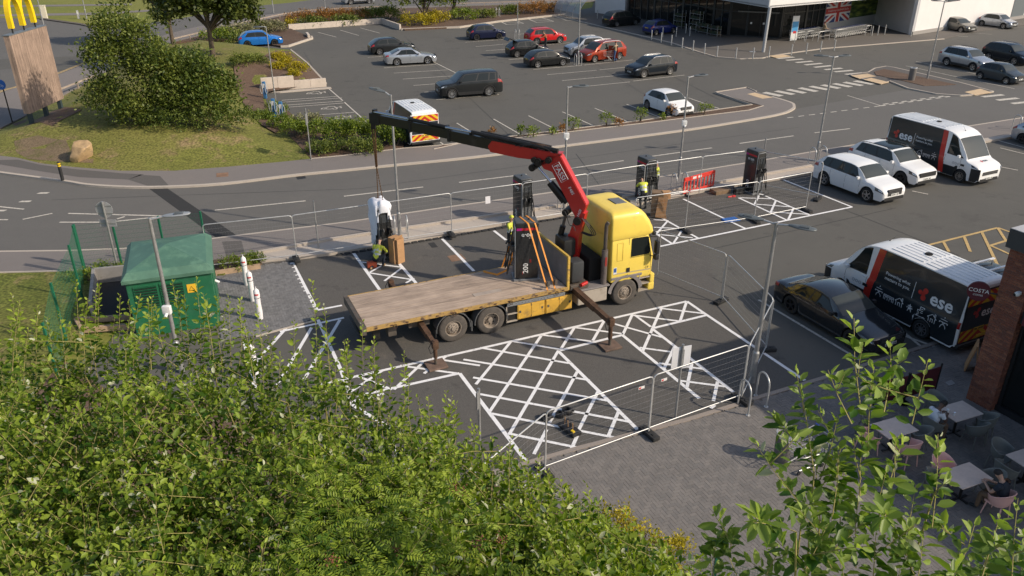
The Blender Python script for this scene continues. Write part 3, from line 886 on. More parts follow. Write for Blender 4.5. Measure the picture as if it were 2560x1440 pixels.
def make_wheel_meshes(r, w, rim_mat, spokes, key):
	t = MB()
	ri = r * 0.66
	t.lathe([(ri, -w / 2 + .01), (r * .9, -w / 2), (r * .975, -w / 2 + .025), (r, -w / 4), (r, w / 4), (r * .975, w / 2 - .025), (r * .9, w / 2), (ri, w / 2 - .01)], 28)
	tm = t.mesh('tyre_' + key, M_TYRE, 40)
	b = MB()
	y = w / 2 - .02
	b.lathe([(ri, y - .12), (ri, y + .012), (ri * .90, y + .008), (ri * .90, y - .12)], 28)
	b.m = 1
	b.add(*_disc(ri * .92, y - .09, 24))
	b.m = 0
	for i in range(spokes):
		a = 2 * math.pi * i / spokes
		d = Vector((math.cos(a), 0, math.sin(a)))
		b.beam(d * (ri * .12) + Vector((0, y - .02, 0)), d * (ri * .93) + Vector((0, y - .008, 0)), ri * (.30 if spokes <= 6 else .2), .03, (0, 1, 0), ri * (.2 if spokes <= 6 else .12), .02)
	b.cyl((0, y - .08, 0), (0, y - .002, 0), ri * .22, ri * .17, 12)
	rm = b.mesh('rim_' + key, [rim_mat, M_UNDER], 35)
	return tm, rm
def _disc(r, y, n):
	V = [(r * math.cos(2 * math.pi * i / n), y, r * math.sin(2 * math.pi * i / n)) for i in range(n)]
	return V, [list(range(n - 1, -1, -1))]
class Body:
	def __init__(s, sp):
		s.sp = sp
		L, W, H = sp['L'], sp['W'], sp['H']
		s.L, s.W, s.H = L, W, H
		s.top = pchip(*zip(*sp['top']))
		s.uc, s.urf, s.urr, s.urb = sp['glass']
		s.wp = pchip(*zip(*sp.get('plan', [(0, .74), (.012, .84), (.04, .92), (.12, .975), (.3, 1), (.75, 1), (.9, .975), (.965, .93), (.99, .86), (1, .78)])))
		s.belt0, s.belt1 = sp['belt']
		s.clear = sp.get('clear', 0.19)
		s.wr = sp.get('wr', .335)
		s.uf = sp['fo'] / L
		s.ub = (sp['fo'] + sp['wb']) / L
		s.arch = s.wr + sp.get('archgap', .055)
		s.tum = sp.get('tumble', .74)
	def x(s, u): return s.L / 2 - u * s.L
	def sec(s, u):
		L, W, H = s.L, s.W, s.H
		w = W / 2 * s.wp(u)
		zt = s.top(u) * H
		zb = s.clear + (.10 if u < .02 or u > .98 else 0.0) * (1 if s.sp.get('bumper', 1) else 0)
		belt = lerp(s.belt0, s.belt1, u) * H
		gh = zt - belt
		if gh < .06:
			zbelt = zt - .06; frac = 0.0
		else:
			zbelt = belt; frac = min(1, (gh - .06) / max(.05, H - belt - .06))
		wtop = lerp(.88, s.tum, frac) * w
		ze = zt - lerp(.025, .05, frac)
		xx = s.x(u)
		za = zb + .03
		wi = .93 * w
		for uw in (s.uf, s.ub):
			dx = abs(u - uw) * L
			if dx < s.arch:
				za = max(za, s.wr + math.sqrt(max(0, s.arch ** 2 - dx * dx)) - .0)
				wi = .60 * w
		zm = max(.36 * H, za + .015)
		zm2 = max(zm + .02, lerp(zm, zbelt, .62))
		return [(0, zb), (.6 * w, zb), (wi, za - .001 if wi > .7 * w else za), (.965 * w, za), (1.0 * w, zm), (.99 * w, zm2), (.955 * w, zbelt), (wtop, ze), (.78 * wtop, zt - lerp(.008, .014, frac)), (0, zt)], xx
	def pt(s, u, k):
		P, xx = s.sec(u)
		i = min(int(k), len(P) - 2)
		t = k - i
		return Vector((xx, lerp(P[i][0], P[i + 1][0], t), lerp(P[i][1], P[i + 1][1], t)))
	def top_pt(s, u, q):
		k = 9 - abs(q) * 2
		p = s.pt(u, k)
		p.y = math.copysign(p.y, q) if q else 0
		return p
	def stations(s):
		U = set(np.round(np.linspace(0, 1, 27), 4))
		U |= {0.006, 0.02, .985, .995}
		for uw in (s.uf, s.ub):
			for a in np.linspace(-1, 1, 13):
				U.add(round(float(uw + math.sin(a * math.pi / 2) * s.arch / s.L), 4))
		for g in (s.uc, s.urf, s.urr, s.urb): U |= {round(g, 4), round(g - .012, 4), round(g + .012, 4)}
		U = sorted(u for u in U if 0 <= u <= 1)
		out = [U[0]]
		for u in U[1:]:
			if u - out[-1] > .0035: out.append(u)
		if out[-1] < 1: out[-1] = 1.0
		return out
	def mesh(s, name, pm, zone=None):
		U = s.stations()
		V, F, M = [], [], []
		rows = []
		for u in U:
			P, xx = s.sec(u)
			row = [(xx, -p[0], p[1]) for p in P[::-1]] + [(xx, p[0], p[1]) for p in P[1:]]
			row = row[:-0] if False else row
			rows.append(row)
		nk = len(rows[0])
		rows2 = []
		for u in U:
			P, xx = s.sec(u)
			ring = [(xx, p[0], p[1]) for p in P] + [(xx, -p[0], p[1]) for p in P[-2:0:-1]]
			rows2.append(ring)
		n = len(rows2[0])
		for r in rows2: V += r
		for i in range(len(U) - 1):
			um = (U[i] + U[i + 1]) / 2
			for j in range(n):
				j2 = (j + 1) % n
				F.append((i * n + j, (i + 1) * n + j, (i + 1) * n + j2, i * n + j2))
				kk = j if j <= 8 else n - 1 - j
				m = 0
				if kk <= 2: m = 1
				elif zone: m = zone(um, kk)
				M.append(m)
		F.append(tuple(range(n - 1, -1, -1))); M.append(0)
		b = (len(U) - 1) * n
		F.append(tuple(range(b, b + n))); M.append(0)
		F[-2] = tuple(reversed(F[-2])) if False else F[-2]
		me = to_mesh(name, V, F, M, [pm, M_UNDER, M_BLACK], 38)
		bm = bmesh.new(); bm.from_mesh(me); bmesh.ops.recalc_face_normals(bm, faces=bm.faces[:]); bm.to_mesh(me); bm.free()
		return me
def shell(P, off=0.006, thick=0.004):
	nr, nc = len(P), len(P[0])
	N = [[None] * nc for _ in range(nr)]
	for i in range(nr):
		for j in range(nc):
			a = P[min(i + 1, nr - 1)][j] - P[max(i - 1, 0)][j]
			b = P[i][min(j + 1, nc - 1)] - P[i][max(j - 1, 0)]
			n = a.cross(b)
			n = n.normalized() if n.length > 1e-9 else Vector((0, 0, 1))
			c = P[i][j] - Vector((0, 0, .55))
			if n.dot(Vector((c.x * .3, c.y, c.z))) < 0: n = -n
			N[i][j] = n
	Q = [[P[i][j] + N[i][j] * off for j in range(nc)] for i in range(nr)]
	mb = MB()
	c = Q[nr // 2][nc // 2]
	a = Q[min(1, nr - 1)][0] - Q[0][0]; b = Q[0][min(1, nc - 1)] - Q[0][0]
	mb.grid(Q, flip=(b.cross(a)).dot(N[0][0]) < 0)
	return mb
def mirror_y(mb):
	o = MB()
	o.V = [(v[0], -v[1], v[2]) for v in mb.V]
	o.F = [list(reversed(f)) for f in mb.F]
	o.M = list(mb.M)
	return o
_KIT = {}
def car_parts(root, sp, B, pm, rim):
	uc, urf, urr, urb = B.uc, B.urf, B.urr, B.urb
	L, W, H = B.L, B.W, B.H
	gl = sp.get('glassmat', M_CARGLASS)
	def top_pane(name, u0, u1, q=.93, n=8, m=8, gl=glass_mat('windscreen_glass', (0.05, 0.057, 0.055), .03)):  # lighter base colour imitates sky reflection and the cabin seen through the glass
		P = [[B.top_pt(lerp(u0, u1, i / n), lerp(-q, q, j / m)) for j in range(m + 1)] for i in range(n + 1)]
		shell(P, .007).build(name, gl, root, 180)
	top_pane('windscreen', uc + .012, urf - .006)
	if sp.get('rear_glass', True):
		top_pane('rear_window', urr + .008, lerp(urr, urb, .9), .88)
	k0, k1 = 6.10, 6.90
	A0, A1 = uc + sp.get('a_in', .075), urf + .012
	Z0, Z1 = sp.get('z_foot', urb - .075), sp.get('z_head', urr - .005)
	def band(f0, f1, off, m, nm, ka, kb, n=6):
		P = []
		for i in range(n + 1):
			row = []
			for j in range(5):
				t = j / 4
				u = lerp(lerp(A0, A1, t), lerp(Z0, Z1, t), lerp(f0, f1, i / n))
				row.append(B.pt(u, lerp(ka, kb, t)))
			P.append(row)
		s_ = shell(P, off)
		s_.build(nm, m, root, 180)
		mirror_y(s_).build(nm, m, root, 180)
	band(-.01, sp['side'][-1][1] + .02, .004, M_BLACK, 'window_surround', 6.04, 6.95, 14)
	for f0, f1 in sp['side']: band(f0, f1, .008, gl, 'side_window', k0, k1)
	def wrap(name, u0, u1, ka, kb, m, slant=0.0, off=.008):
		P = [[B.pt(lerp(u0, u1, i / 7) + slant * j / 3, lerp(ka, kb, j / 3)) for j in range(4)] for i in range(8)]
		s_ = shell(P, off)
		s_.build(name, m, root, 40)
		mirror_y(s_).build(name, m, root, 40)
	hl = sp.get('head', (.003, .10, 4.75, 5.95, .012))
	wrap('headlight', hl[0], hl[1], hl[2], hl[3], M_LAMP, hl[4])
	wrap('headlight_lens', hl[0] + .012, lerp(hl[0], hl[1], .55), lerp(hl[2], hl[3], .35), lerp(hl[2], hl[3], .75), M_LENS, hl[4], .011)
	if sp.get('bumper_trim'): wrap('bumper_corner', .001, .075, 3.02, 4.1, M_BLACK, 0, .01)
	tl = sp.get('tail', (.90, .997, 5.0, 6.0, 0.0))
	wrap('tail_light', tl[0], tl[1], tl[2], tl[3], M_TAIL, tl[4])
	xf, xr = L / 2, -L / 2
	gw = W * sp.get('grille_w', .27)
	g0, g1 = sp.get('grille_z', (.36, .50))
	g = MB()
	g.box(xf - .05, xf + .012, -gw, gw, g0 * H, g1 * H, .012)
	go = g.build('grille', M_BLACK, root)
	gs = MB()
	for i in range(3):
		z = lerp(g0, g1, (i + .7) / 3.4) * H
		gs.box(xf + .004, xf + .02, -gw * .94, gw * .94, z - .008, z + .008)
	gs.build('grille_bars', sp.get('bar_mat', M_CHROME), go)['kind'] = 'stuff'
	b = MB()
	b.box(xf - .06, xf + .008, -W * .36, W * .36, B.clear + .03, B.clear + .21, .02)
	b.build('lower_intake', M_BLACK, root)
	b = MB()
	b.box(xr - .008, xr + .06, -W * .37, W * .37, B.clear + .04, B.clear + .2, .02)
	b.build('rear_diffuser', M_BLACK, root)
	pz = sp.get('plate_z', (.30, .50))
	for nm, x0, x1, m, z in (('number_plate', xf + .012, xf + .028, M_PLATE_W, pz[0] * H), ('number_plate', xr - .026, xr - .01, M_PLATE_Y, pz[1] * H)):
		q = MB()
		q.box(x0, x1, -.26, .26, z - .055, z + .055, .004)
		p_ = q.build(nm, m, root)
		t = MB()
		for i in range(7):
			if i == 4: continue
			y = -.2 + i * .066
			xx = x1 + .002 if x1 > 0 else x0 - .002
			t.box(xx - .001, xx + .001, y - .02, y + .02, z - .033, z + .033)
		t.build('characters', M_PRINT_D, p_)['kind'] = 'stuff'
	um = uc + .075
	for sgn in (1, -1):
		p = B.pt(um, 6.05)
		q = MB()
		q.beam((p.x, sgn * (p.y - .02), p.z), (p.x - .02, sgn * (p.y + .08), p.z + .05), .05, .03)
		q.box(p.x - .09, p.x + .05, min(sgn * (p.y + .05), sgn * (p.y + .21)), max(sgn * (p.y + .05), sgn * (p.y + .21)), p.z, p.z + .14, .03)
		q.build('wing_mirror', sp.get('mirror_mat', pm), root, 40)
		for u in sp.get('handles', (.50, .70)):
			p = B.pt(u, 5.75)
			q = MB()
			q.box(p.x - .09, p.x + .09, min(sgn * (p.y - .005), sgn * (p.y + .03)), max(sgn * (p.y - .005), sgn * (p.y + .03)), p.z - .014, p.z + .014, .008)
			q.build('door_handle', sp.get('handle_mat', pm), root)
	for u in sp.get('doors', (.32, .525, .735)):
		s1 = MB()
		P = [[B.pt(u + d, k) for d in (0, .0022)] for k in np.linspace(3.3, 5.98, 7)]
		sh = shell(P, .0025)
		mirror_y(sh)
		s1 = sh
		s1.build('door_seam', M_UNDER, root)
		mirror_y(sh).build('door_seam', M_UNDER, root)
	if sp.get('cladding'):
		P = [[B.pt(lerp(B.uf + B.arch / L + .01, B.ub - B.arch / L - .01, i / 8), lerp(3.0, 3.55, j / 2)) for j in range(3)] for i in range(9)]
		s1 = shell(P, .008)
		s1.build('sill', M_BLACK, root); mirror_y(s1).build('sill', M_BLACK, root)
		for uw in (B.uf, B.ub):
			for sgn in (1, -1):
				q = MB()
				rows = []
				for i in range(15):
					a = lerp(-.05, math.pi + .05, i / 14)
					xx = B.x(uw) + math.cos(a) * B.arch
					u_ = min(max((L / 2 - xx) / L, 0.01), .99)
					yw = W / 2 * B.wp(u_)
					rows.append([Vector((B.x(uw) + math.cos(a) * rr, sgn * (yw * .99 + .012), B.wr + math.sin(a) * rr)) for rr in (B.arch - .005, B.arch + .05)])
				q.grid(rows, flip=(sgn < 0))
				q.build('arch_trim', M_BLACK, root)
	if sp.get('rails'):
		for sgn in (1, -1):
			P = [B.top_pt(u, sgn * .93) + Vector((0, 0, .05)) for u in np.linspace(urf + .03, urr - .01, 8)]
			P[0].z -= .045; P[-1].z -= .045
			MB().tube(P, .018, 6).build('roof_rail', sp['rails'], root, 40)
	key = (round(B.wr, 3), rim.name, sp.get('spokes', 5))
	if key not in _KIT:
		_KIT[key] = make_wheel_meshes(B.wr, sp.get('tyre_w', .205), rim, sp.get('spokes', 5), '%s_%d_%d' % (rim.name, int(B.wr * 1000), sp.get('spokes', 5)))
	tm, rm = _KIT[key]
	for uw in (B.uf, B.ub):
		for sgn in (1, -1):
			yo = W / 2 * .985 - sp.get('tyre_w', .205) / 2 - .004
			w = link('wheel', tm, root, (B.x(uw), sgn * yo, B.wr), (0, 0, 0 if sgn > 0 else math.pi))
			link('rim', rm, w)
def antenna(root, B, u=.9):
	p = B.top_pt(B.urr - .03, 0)
	MB().box(p.x - .08, p.x + .04, -.02, .02, p.z - .01, p.z + .05, .008).build('roof_fin', M_BLACK, root)
HATCH = dict(L=4.05, W=1.74, H=1.47, fo=.82, wb=2.50, wr=.315, belt=(.60, .67), glass=(.245, .41, .80, .955),
			 top=[(0, .37), (.012, .44), (.05, .50), (.14, .575), (.245, .655), (.33, .83), (.41, .955), (.52, 1.0), (.66, .995), (.80, .945), (.88, .83), (.955, .665), (.985, .60), (1, .50)],
			 side=((0, .50), (.53, .93)), handles=(.53, .72), doors=(.30, .54, .76), tail=(.915, .997, 5.2, 6.3, 0))
SUV = dict(L=4.45, W=1.86, H=1.66, fo=.90, wb=2.68, wr=.36, belt=(.60, .655), glass=(.245, .395, .845, .965), clear=.22,
		   top=[(0, .40), (.012, .47), (.05, .545), (.14, .605), (.245, .665), (.32, .83), (.395, .955), (.5, 1.0), (.7, .995), (.845, .955), (.91, .83), (.965, .68), (.988, .6), (1, .5)],
		   side=((0, .42), (.45, .76), (.79, .96)), handles=(.49, .68), doors=(.305, .505, .72), cladding=True, tail=(.91, .997, 5.3, 6.2, 0), rails=M_BLACK, tumble=.76)
SALOON = dict(L=4.70, W=1.84, H=1.41, fo=.88, wb=2.80, wr=.335, belt=(.615, .67), glass=(.285, .455, .705, .885), clear=.16,
			  top=[(0, .38), (.012, .45), (.05, .51), (.15, .585), (.285, .67), (.37, .84), (.455, .965), (.56, 1.0), (.64, .99), (.705, .955), (.80, .83), (.885, .715), (.95, .70), (.985, .66), (1, .52)],
			  side=((0, .48), (.51, .92)), handles=(.52, .70), doors=(.315, .525, .72), z_foot=.84, z_head=.70, tail=(.93, .997, 5.3, 6.3, 0))
MPV = dict(L=4.40, W=1.83, H=1.63, fo=.92, wb=2.73, wr=.325, belt=(.57, .63), glass=(.19, .375, .86, .97),
		   top=[(0, .37), (.012, .44), (.05, .505), (.12, .565), (.19, .615), (.28, .80), (.375, .955), (.5, 1.0), (.7, .995), (.86, .95), (.92, .82), (.97, .66), (.99, .58), (1, .48)],
		   side=((0, .38), (.41, .72), (.75, .96)), handles=(.47, .68), doors=(.27, .48, .71), tail=(.92, .997, 5.2, 6.7, 0))
VANS = dict(L=5.99, W=2.04, H=2.59, fo=1.0, wb=3.64, wr=.345, belt=(.50, .50), glass=(.125, .265, .985, .995), clear=.2, archgap=.06,
			plan=[(0, .80), (.01, .88), (.03, .94), (.09, .985), (.2, 1), (.95, 1), (.99, .985), (.996, .97), (1, .955)],
			top=[(0, .30), (.008, .36), (.03, .415), (.075, .45), (.125, .485), (.18, .65), (.225, .79), (.265, .885), (.33, .965), (.42, .995), (.6, 1.0), (.9, .995), (.985, .985), (.996, .965), (1, .94)],
			side=((0, 1.0),), z_foot=.335, z_head=.335, a_in=.045, rear_glass=False, handles=(.325,), doors=(.185, .345, .59), tumble=.845,
			head=(.006, .075, 4.6, 5.9, .012), tail=(.985, .9985, 4.3, 5.6, 0), grille_w=.3, grille_z=(.225, .30), plate_z=(.16, .33), spokes=9, tyre_w=.225, bumper_trim=True)
def spec(base, **k):
	d = dict(base); d.update(k); return d
def car(name, sp, pm, rim, loc, rz, label, group, cat='car', zone=None):
	root = thing(name, loc, rz, label, cat, group)
	B = Body(sp)
	link('body', B.mesh('body', pm, zone), root)
	car_parts(root, sp, B, pm, rim)
	return root, B
def car_at(pc, heading_px, z=0.0):
	a, b = G(*pc, z), G(*heading_px, z)
	return Vector((a.x, a.y, z)), yaw(a, b)
P_SILV = paint('silver', (0.42, 0.44, 0.47), .6)
P_WHITE = paint('white', (0.78, 0.78, 0.77))
P_BLACK = paint('black', (0.012, 0.013, 0.014))
P_GREY = paint('dark_grey', (0.026, 0.028, 0.029), .3)
P_GREYB = paint('grey_brown', (0.16, 0.155, 0.14), .5)
P_NAVY = paint('navy', (0.012, 0.016, 0.045), .2)
P_BLUE = paint('bright_blue', (0.02, 0.17, 0.55), .3)
P_DBLUE = paint('deep_blue', (0.012, 0.025, 0.14), .3)
P_RED = paint('red', (0.50, 0.012, 0.014))
P_ORANGE = paint('copper_red', (0.29, 0.04, 0.018), .3)
P_SLATE = paint('slate', (0.055, 0.065, 0.072), .3)
P_TEAL = paint('dark_teal', (0.014, 0.02, 0.028), .3)
# ================================================================== the parked vehicles
def by_wheels(sp, front=None, rear=None, heading=None, z=0.0):
	F = G(*front, z) if front else None
	Rr = G(*rear, z) if rear else None
	if heading is None: heading = yaw(Rr, F)
	h = Vector((math.cos(heading), math.sin(heading), 0))
	n = Vector((-h.y, h.x, 0))
	if n.y < 0: n = -n
	xf, xr = sp['L'] / 2 - sp['fo'], sp['L'] / 2 - sp['fo'] - sp['wb']
	if F and Rr: c = (F + Rr) / 2 - h * ((xf + xr) / 2)
	elif F: c = F - h * xf
	else: c = Rr - h * xr
	c = c + n * (sp['W'] / 2 - .03)
	return Vector((c.x, c.y, z)), heading
ROW = yaw(G(960, 170), G(1119, 158.5))
HEAD_R = yaw(G(2056, 464), G(2162, 505))
GRP_UP = 'cars parked in the upper car park'
GRP_RT = 'cars parked beside the crossing island'
s_ = spec(HATCH, L=4.36, W=1.82, H=1.48, fo=.88, wb=2.65, spokes=5)
p_, r_ = G(646, 117), ROW
car('parked_car', s_, P_BLUE, M_RIM_D, (p_.x, p_.y + .9, 0), ROW, 'bright blue hatchback half hidden behind the grass mound', GRP_UP)
car('parked_car', s_, P_GREY, M_RIM, *by_wheels(s_, None, (950, 138), ROW), 'dark grey hatchback parked behind the silver saloon', GRP_UP)
s_ = spec(SALOON, spokes=5)
car('parked_car', s_, P_SILV, M_RIM, *by_wheels(s_, (1069, 160.5), (994, 164.6)), 'silver saloon car nearest the charging bays of the upper car park', GRP_UP)
s_ = spec(SUV, L=4.97, W=2.0, H=1.85, fo=.90, wb=2.92, wr=.39, belt=(.615, .64), top=[(0, .42), (.012, .50), (.05, .565), (.14, .60), (.235, .635), (.31, .80), (.385, .955), (.5, .985), (.7, 1.0), (.9, .985), (.945, .83), (.972, .66), (.99, .58), (1, .48)], glass=(.235, .385, .90, .972), spokes=10, rails=None)
s_['rails'] = None
car('parked_car', s_, P_GREY, M_RIM, *by_wheels(s_, (1133, 247.6), (1221, 241)), 'large dark grey off-roader facing left on the long spine line', GRP_UP)
s_ = spec(HATCH, L=4.0, H=1.52)
car('parked_car', s_, P_NAVY, M_RIM_D, *by_wheels(s_, (1248.6, 98), (1191.5, 101.5)), 'navy hatchback on black wheels below the accessible bays', GRP_UP)
s_ = spec(SUV, L=4.23, W=1.82, H=1.57, fo=.83, wb=2.59, wr=.34)
car('parked_car', s_, P_RED, M_RIM, *by_wheels(s_, (1400, 109), None, ROW), 'bright red crossover behind the black hatchback with open boot', GRP_UP)
s_ = spec(HATCH, L=3.98, H=1.48, spokes=9)
c7, b7 = car('parked_car', s_, P_BLACK, M_RIM, *by_wheels(s_, None, (1293.4, 144.4), ROW), 'black hatchback with its boot lid raised and front door open', GRP_UP)
t7 = MB()
hx = b7.x(b7.urr) - .02; hz = b7.top(b7.urr) * b7.H
t7.beam((hx, 0, hz), (hx - .78, 0, hz + .34), 1.12, .05, w1=1.2, h1=.05)
t7.beam((hx - .78, 0, hz + .34), (hx - .98, 0, hz + .10), 1.2, .05, w1=1.1)
tg = t7.build('tailgate', P_BLACK, c7)
q = MB(); q.beam((hx - .12, 0, hz + .025), (hx - .66, 0, hz + .26), .95, .06); q.build('rear_window', M_CARGLASS, tg)
d7 = MB()
d7.box(-.95, 0, -.03, .03, .28, .92, .02)
d7.beam((-.95, 0, .93), (-.75, 0, 1.38), .03, .04); d7.beam((-.75, 0, 1.38), (-.1, 0, 1.36), .03, .04); d7.beam((-.05, 0, .93), (-.1, 0, 1.36), .03, .04)
d7.build('open_door', P_BLACK, c7, loc=(b7.x(.30), -b7.W / 2, 0), rot=(0, 0, R(62)))
s_ = spec(HATCH, L=4.06, H=1.44, spokes=5)
car('parked_car', s_, P_BLACK, M_RIM, *by_wheels(s_, (1408.6, 165), (1344, 170.6)), 'small black hatchback with silver alloys beside the twin steel hoops', GRP_UP)
s_ = spec(SUV, L=4.07, W=1.7, H=1.74, fo=.75, wb=2.58, wr=.34, rails=M_RIM)
car('parked_car', s_, P_SILV, M_RIM, *by_wheels(s_, (1442, 144), None, ROW + math.pi), 'pale silver small off-roader facing left behind the copper people carrier', GRP_UP)
s_ = spec(MPV, L=4.75, W=1.85, H=1.72, wb=2.9, rails=M_RIM)
c10, b10 = car('parked_car', s_, P_ORANGE, M_RIM, *by_wheels(s_, (1485, 157), (1551, 148.5)), 'copper red people carrier with roof rails and its rear door open', GRP_UP)
MB().box(-.95, 0, -.03, .03, .3, 1.0, .02).box(-.9, -.06, -.02, .02, 1.0, 1.42, .01).build('open_door', P_ORANGE, c10, loc=(b10.x(.49), b10.W / 2 + .02, 0), rot=(0, 0, R(-50)))
s_ = spec(SUV, L=4.46, W=1.83, H=1.62, wb=2.73, rails=M_RIM, spokes=10)
car('parked_car', s_, P_TEAL, M_RIM, *by_wheels(s_, (1608.5, 196), (1676.7, 188)), 'glossy black crossover with bright roof rails facing left, alone in its row', GRP_UP)
s_ = spec(HATCH, L=3.95, H=1.49, spokes=7)
car('parked_car', s_, P_WHITE, M_RIM, *by_wheels(s_, (1669, 290.6), (1618.6, 272.8)), 'white hatchback nosed up to the planting strip', GRP_UP)
s_ = spec(MPV, L=4.6, H=1.68, spokes=7)
GRP_ST = 'cars parked in front of the store glazing'
car('parked_car', s_, P_BLACK, M_RIM, *by_wheels(s_, (1590.7, 63), (1539.7, 68), z=.06), 'black people carrier in the shade of the store wall', GRP_ST)
s_ = spec(HATCH, L=3.99, H=1.52, spokes=7)
car('parked_car', s_, P_DBLUE, M_RIM, *by_wheels(s_, (1683.6, 83.8), (1639.4, 88.8), z=.06), 'deep blue hatchback beside the steel bollards of the store', GRP_ST)
s_ = spec(HATCH, L=4.3, W=1.78, H=1.44, spokes=7)
hd = yaw(G(2364.4, 164.6), G(2428, 178))
car('parked_car', s_, P_GREYB, M_RIM, *by_wheels(s_, (2400.4, 81.6), None, hd), 'grey brown hatchback by the white store wall', GRP_RT)
s_ = spec(HATCH, L=3.95, H=1.49)
car('parked_car', s_, P_SILV, M_RIM, *by_wheels(s_, (2504.5, 72), (2454, 65.5)), 'small silver white hatchback nearest the store corner door', GRP_RT)
s_ = spec(SUV, L=4.69, W=1.80, H=1.71, wb=2.67, wr=.35)
car('parked_car', s_, P_SILV, M_RIM, *by_wheels(s_, (2428, 178), (2364.4, 164.6)), 'silver sport utility car between two dark cars by the island', GRP_RT)
s_ = spec(SUV, L=4.43, W=1.81, H=1.69, wb=2.60, rails=M_RIM)
car('parked_car', s_, P_TEAL, M_RIM, *by_wheels(s_, (2532, 163), None, hd), 'black sport utility car behind the silver one at the right edge', GRP_RT)
s_ = spec(HATCH, L=3.53, W=1.64, H=1.46, wb=2.32, fo=.68, wr=.29, glass=(.27, .42, .82, .95), side=((0, .55), (.59, .93)))
car('parked_car', s_, P_SLATE, M_RIM, *by_wheels(s_, (2513, 211), (2447.4, 197.5)), 'small slate grey three door hatchback nearest the island', GRP_RT)
GRP_W = 'cars parked beside the charging bays'
s_ = spec(SUV, L=4.66, W=1.89, H=1.64, wb=2.82, wr=.37, cladding=False, rails=None, grille_w=.26, grille_z=(.30, .50), plate_z=(.33, .5))
car('parked_car', s_, P_WHITE, M_RIM, *by_wheels(s_, (2162, 504.5), None, HEAD_R), 'white sport utility car with chrome barred grille next to the charging bays', GRP_W)
s_ = spec(SUV, L=4.70, W=1.87, H=1.68, wb=2.70, wr=.37, cladding=False, grille_w=.33, grille_z=(.36, .5), bar_mat=M_BLACK)
c21, b21 = car('parked_car', s_, P_WHITE, M_RIM_D, *by_wheels(s_, (2247, 463), None, HEAD_R), 'white sport utility car with dark glass roof panel and black grille', GRP_W)
P = [[b21.top_pt(lerp(.42, .70, i / 6), lerp(-.72, .72, j / 6)) for j in range(7)] for i in range(7)]
shell(P, .006).build('glass_roof', M_CARGLASS, c21, 180)
s_ = spec(HATCH, L=4.2, W=1.8, H=1.5)
car('parked_car', s_, P_SILV, M_RIM_D, *by_wheels(s_, None, (2552, 360), HEAD_R), 'silver car cut off by the right edge near the steel hoops', GRP_W)
s_ = spec(SALOON, L=4.77, W=1.87, H=1.39, wb=2.85, fo=.86, wr=.35, side=((0, .52), (.545, .90)), mirror_mat=M_BLACK)
hb = yaw(G(1896.5, 750), G(2150, 901))
car('parked_car', s_, mat('car_paint_gloss_black', (0.014, 0.015, 0.017), .1, coat=.9), M_RIM_D, *by_wheels(s_, None, (1972, 783), hb), 'black coupe beside the lower van in the shade of the cafe', 'cars parked by the cafe')
s_ = spec(SUV, L=4.5)
p_ = G(893, 10)
car('passing_car', s_, P_SILV, M_RIM, (p_.x, p_.y + .9, -.04), yaw(G(850, 14), G(930, 9)), 'silver car driving along the far road at the top', None)
# ------------------------------------------------------------------ vans
P_WRAP = mat('van_wrap_black', (0.013, 0.019, 0.024), .30, coat=.6)
P_LIVRED = mat('van_red', (0.52, 0.03, 0.02), .35, coat=.6)
P_LIVWHITE = mat('van_print_white', (0.78, 0.78, 0.78), .45)
P_LIVGREY = mat('van_print_grey', (0.30, 0.31, 0.32), .45)
M_CHEV_R = mat('chevron_red', (0.50, 0.035, 0.02), .35)
M_CHEV_Y = mat('chevron_yellow', (0.72, 0.48, 0.02), .35)
def side_map(B, sgn, off):
	def f(p):
		u = min(max((B.L / 2 - p.x) / B.L, .001), .999)
		lo, hi = 3.0, 7.0
		for _ in range(22):
			m_ = (lo + hi) / 2
			if B.pt(u, m_).z < p.z: lo = m_
			else: hi = m_
		q = B.pt(u, lo)
		return Vector((p.x, sgn * (q.y + off), p.z))
	return f
def stroke(mb, pts, w, fn, closed=False):
	n = len(pts)
	for i in range(n if closed else n - 1):
		a = Vector((pts[i][0], 0, pts[i][1])); b = Vector((pts[(i + 1) % n][0], 0, pts[(i + 1) % n][1]))
		d = (b - a)
		if d.length < 1e-6: continue
		d.normalize()
		m_ = Vector((-d.z, 0, d.x)) * (w / 2)
		a2, b2 = a - d * w * .4, b + d * w * .4
		mb.add([fn(t) for t in (a2 - m_, b2 - m_, b2 + m_, a2 + m_)], [(0, 1, 2, 3)])
PYLON = [[(-.2, 0), (0, .8), (.2, 0)], [(-.32, .42), (.32, .42)], [(-.24, .6), (.24, .6)], [(-.16, .15), (.12, .42)], [(.16, .15), (-.12, .42)], [(-.32, .42), (-.3, .34)], [(.32, .42), (.3, .34)]]
HOUSE = [[(-.3, 0), (-.3, .38), (-.42, .38), (0, .72), (.42, .38), (.3, .38), (.3, 0)], [(-.1, 0), (-.1, .3), (.1, .3), (.1, 0)], [(.2, .6), (.2, .78), (.3, .78), (.3, .52)]]
DEPOT = [[(-.5, 0), (-.5, .45), (.5, .45), (.5, 0)], [(-.35, 0), (-.35, .25), (-.1, .25), (-.1, 0)], [(.1, 0), (.1, .25), (.35, .25), (.35, 0)], [(-.5, .34), (.5, .34)]]
TOWER = [[(-.3, 0), (-.3, .5), (-.1, .5), (-.1, .8), (.25, .8), (.25, 0)], [(-.02, .65), (.16, .65)], [(-.02, .5), (.16, .5)], [(-.02, .35), (.16, .35)], [(-.45, 0), (.4, 0)], [(-.2, .36), (-.2, .1)]]
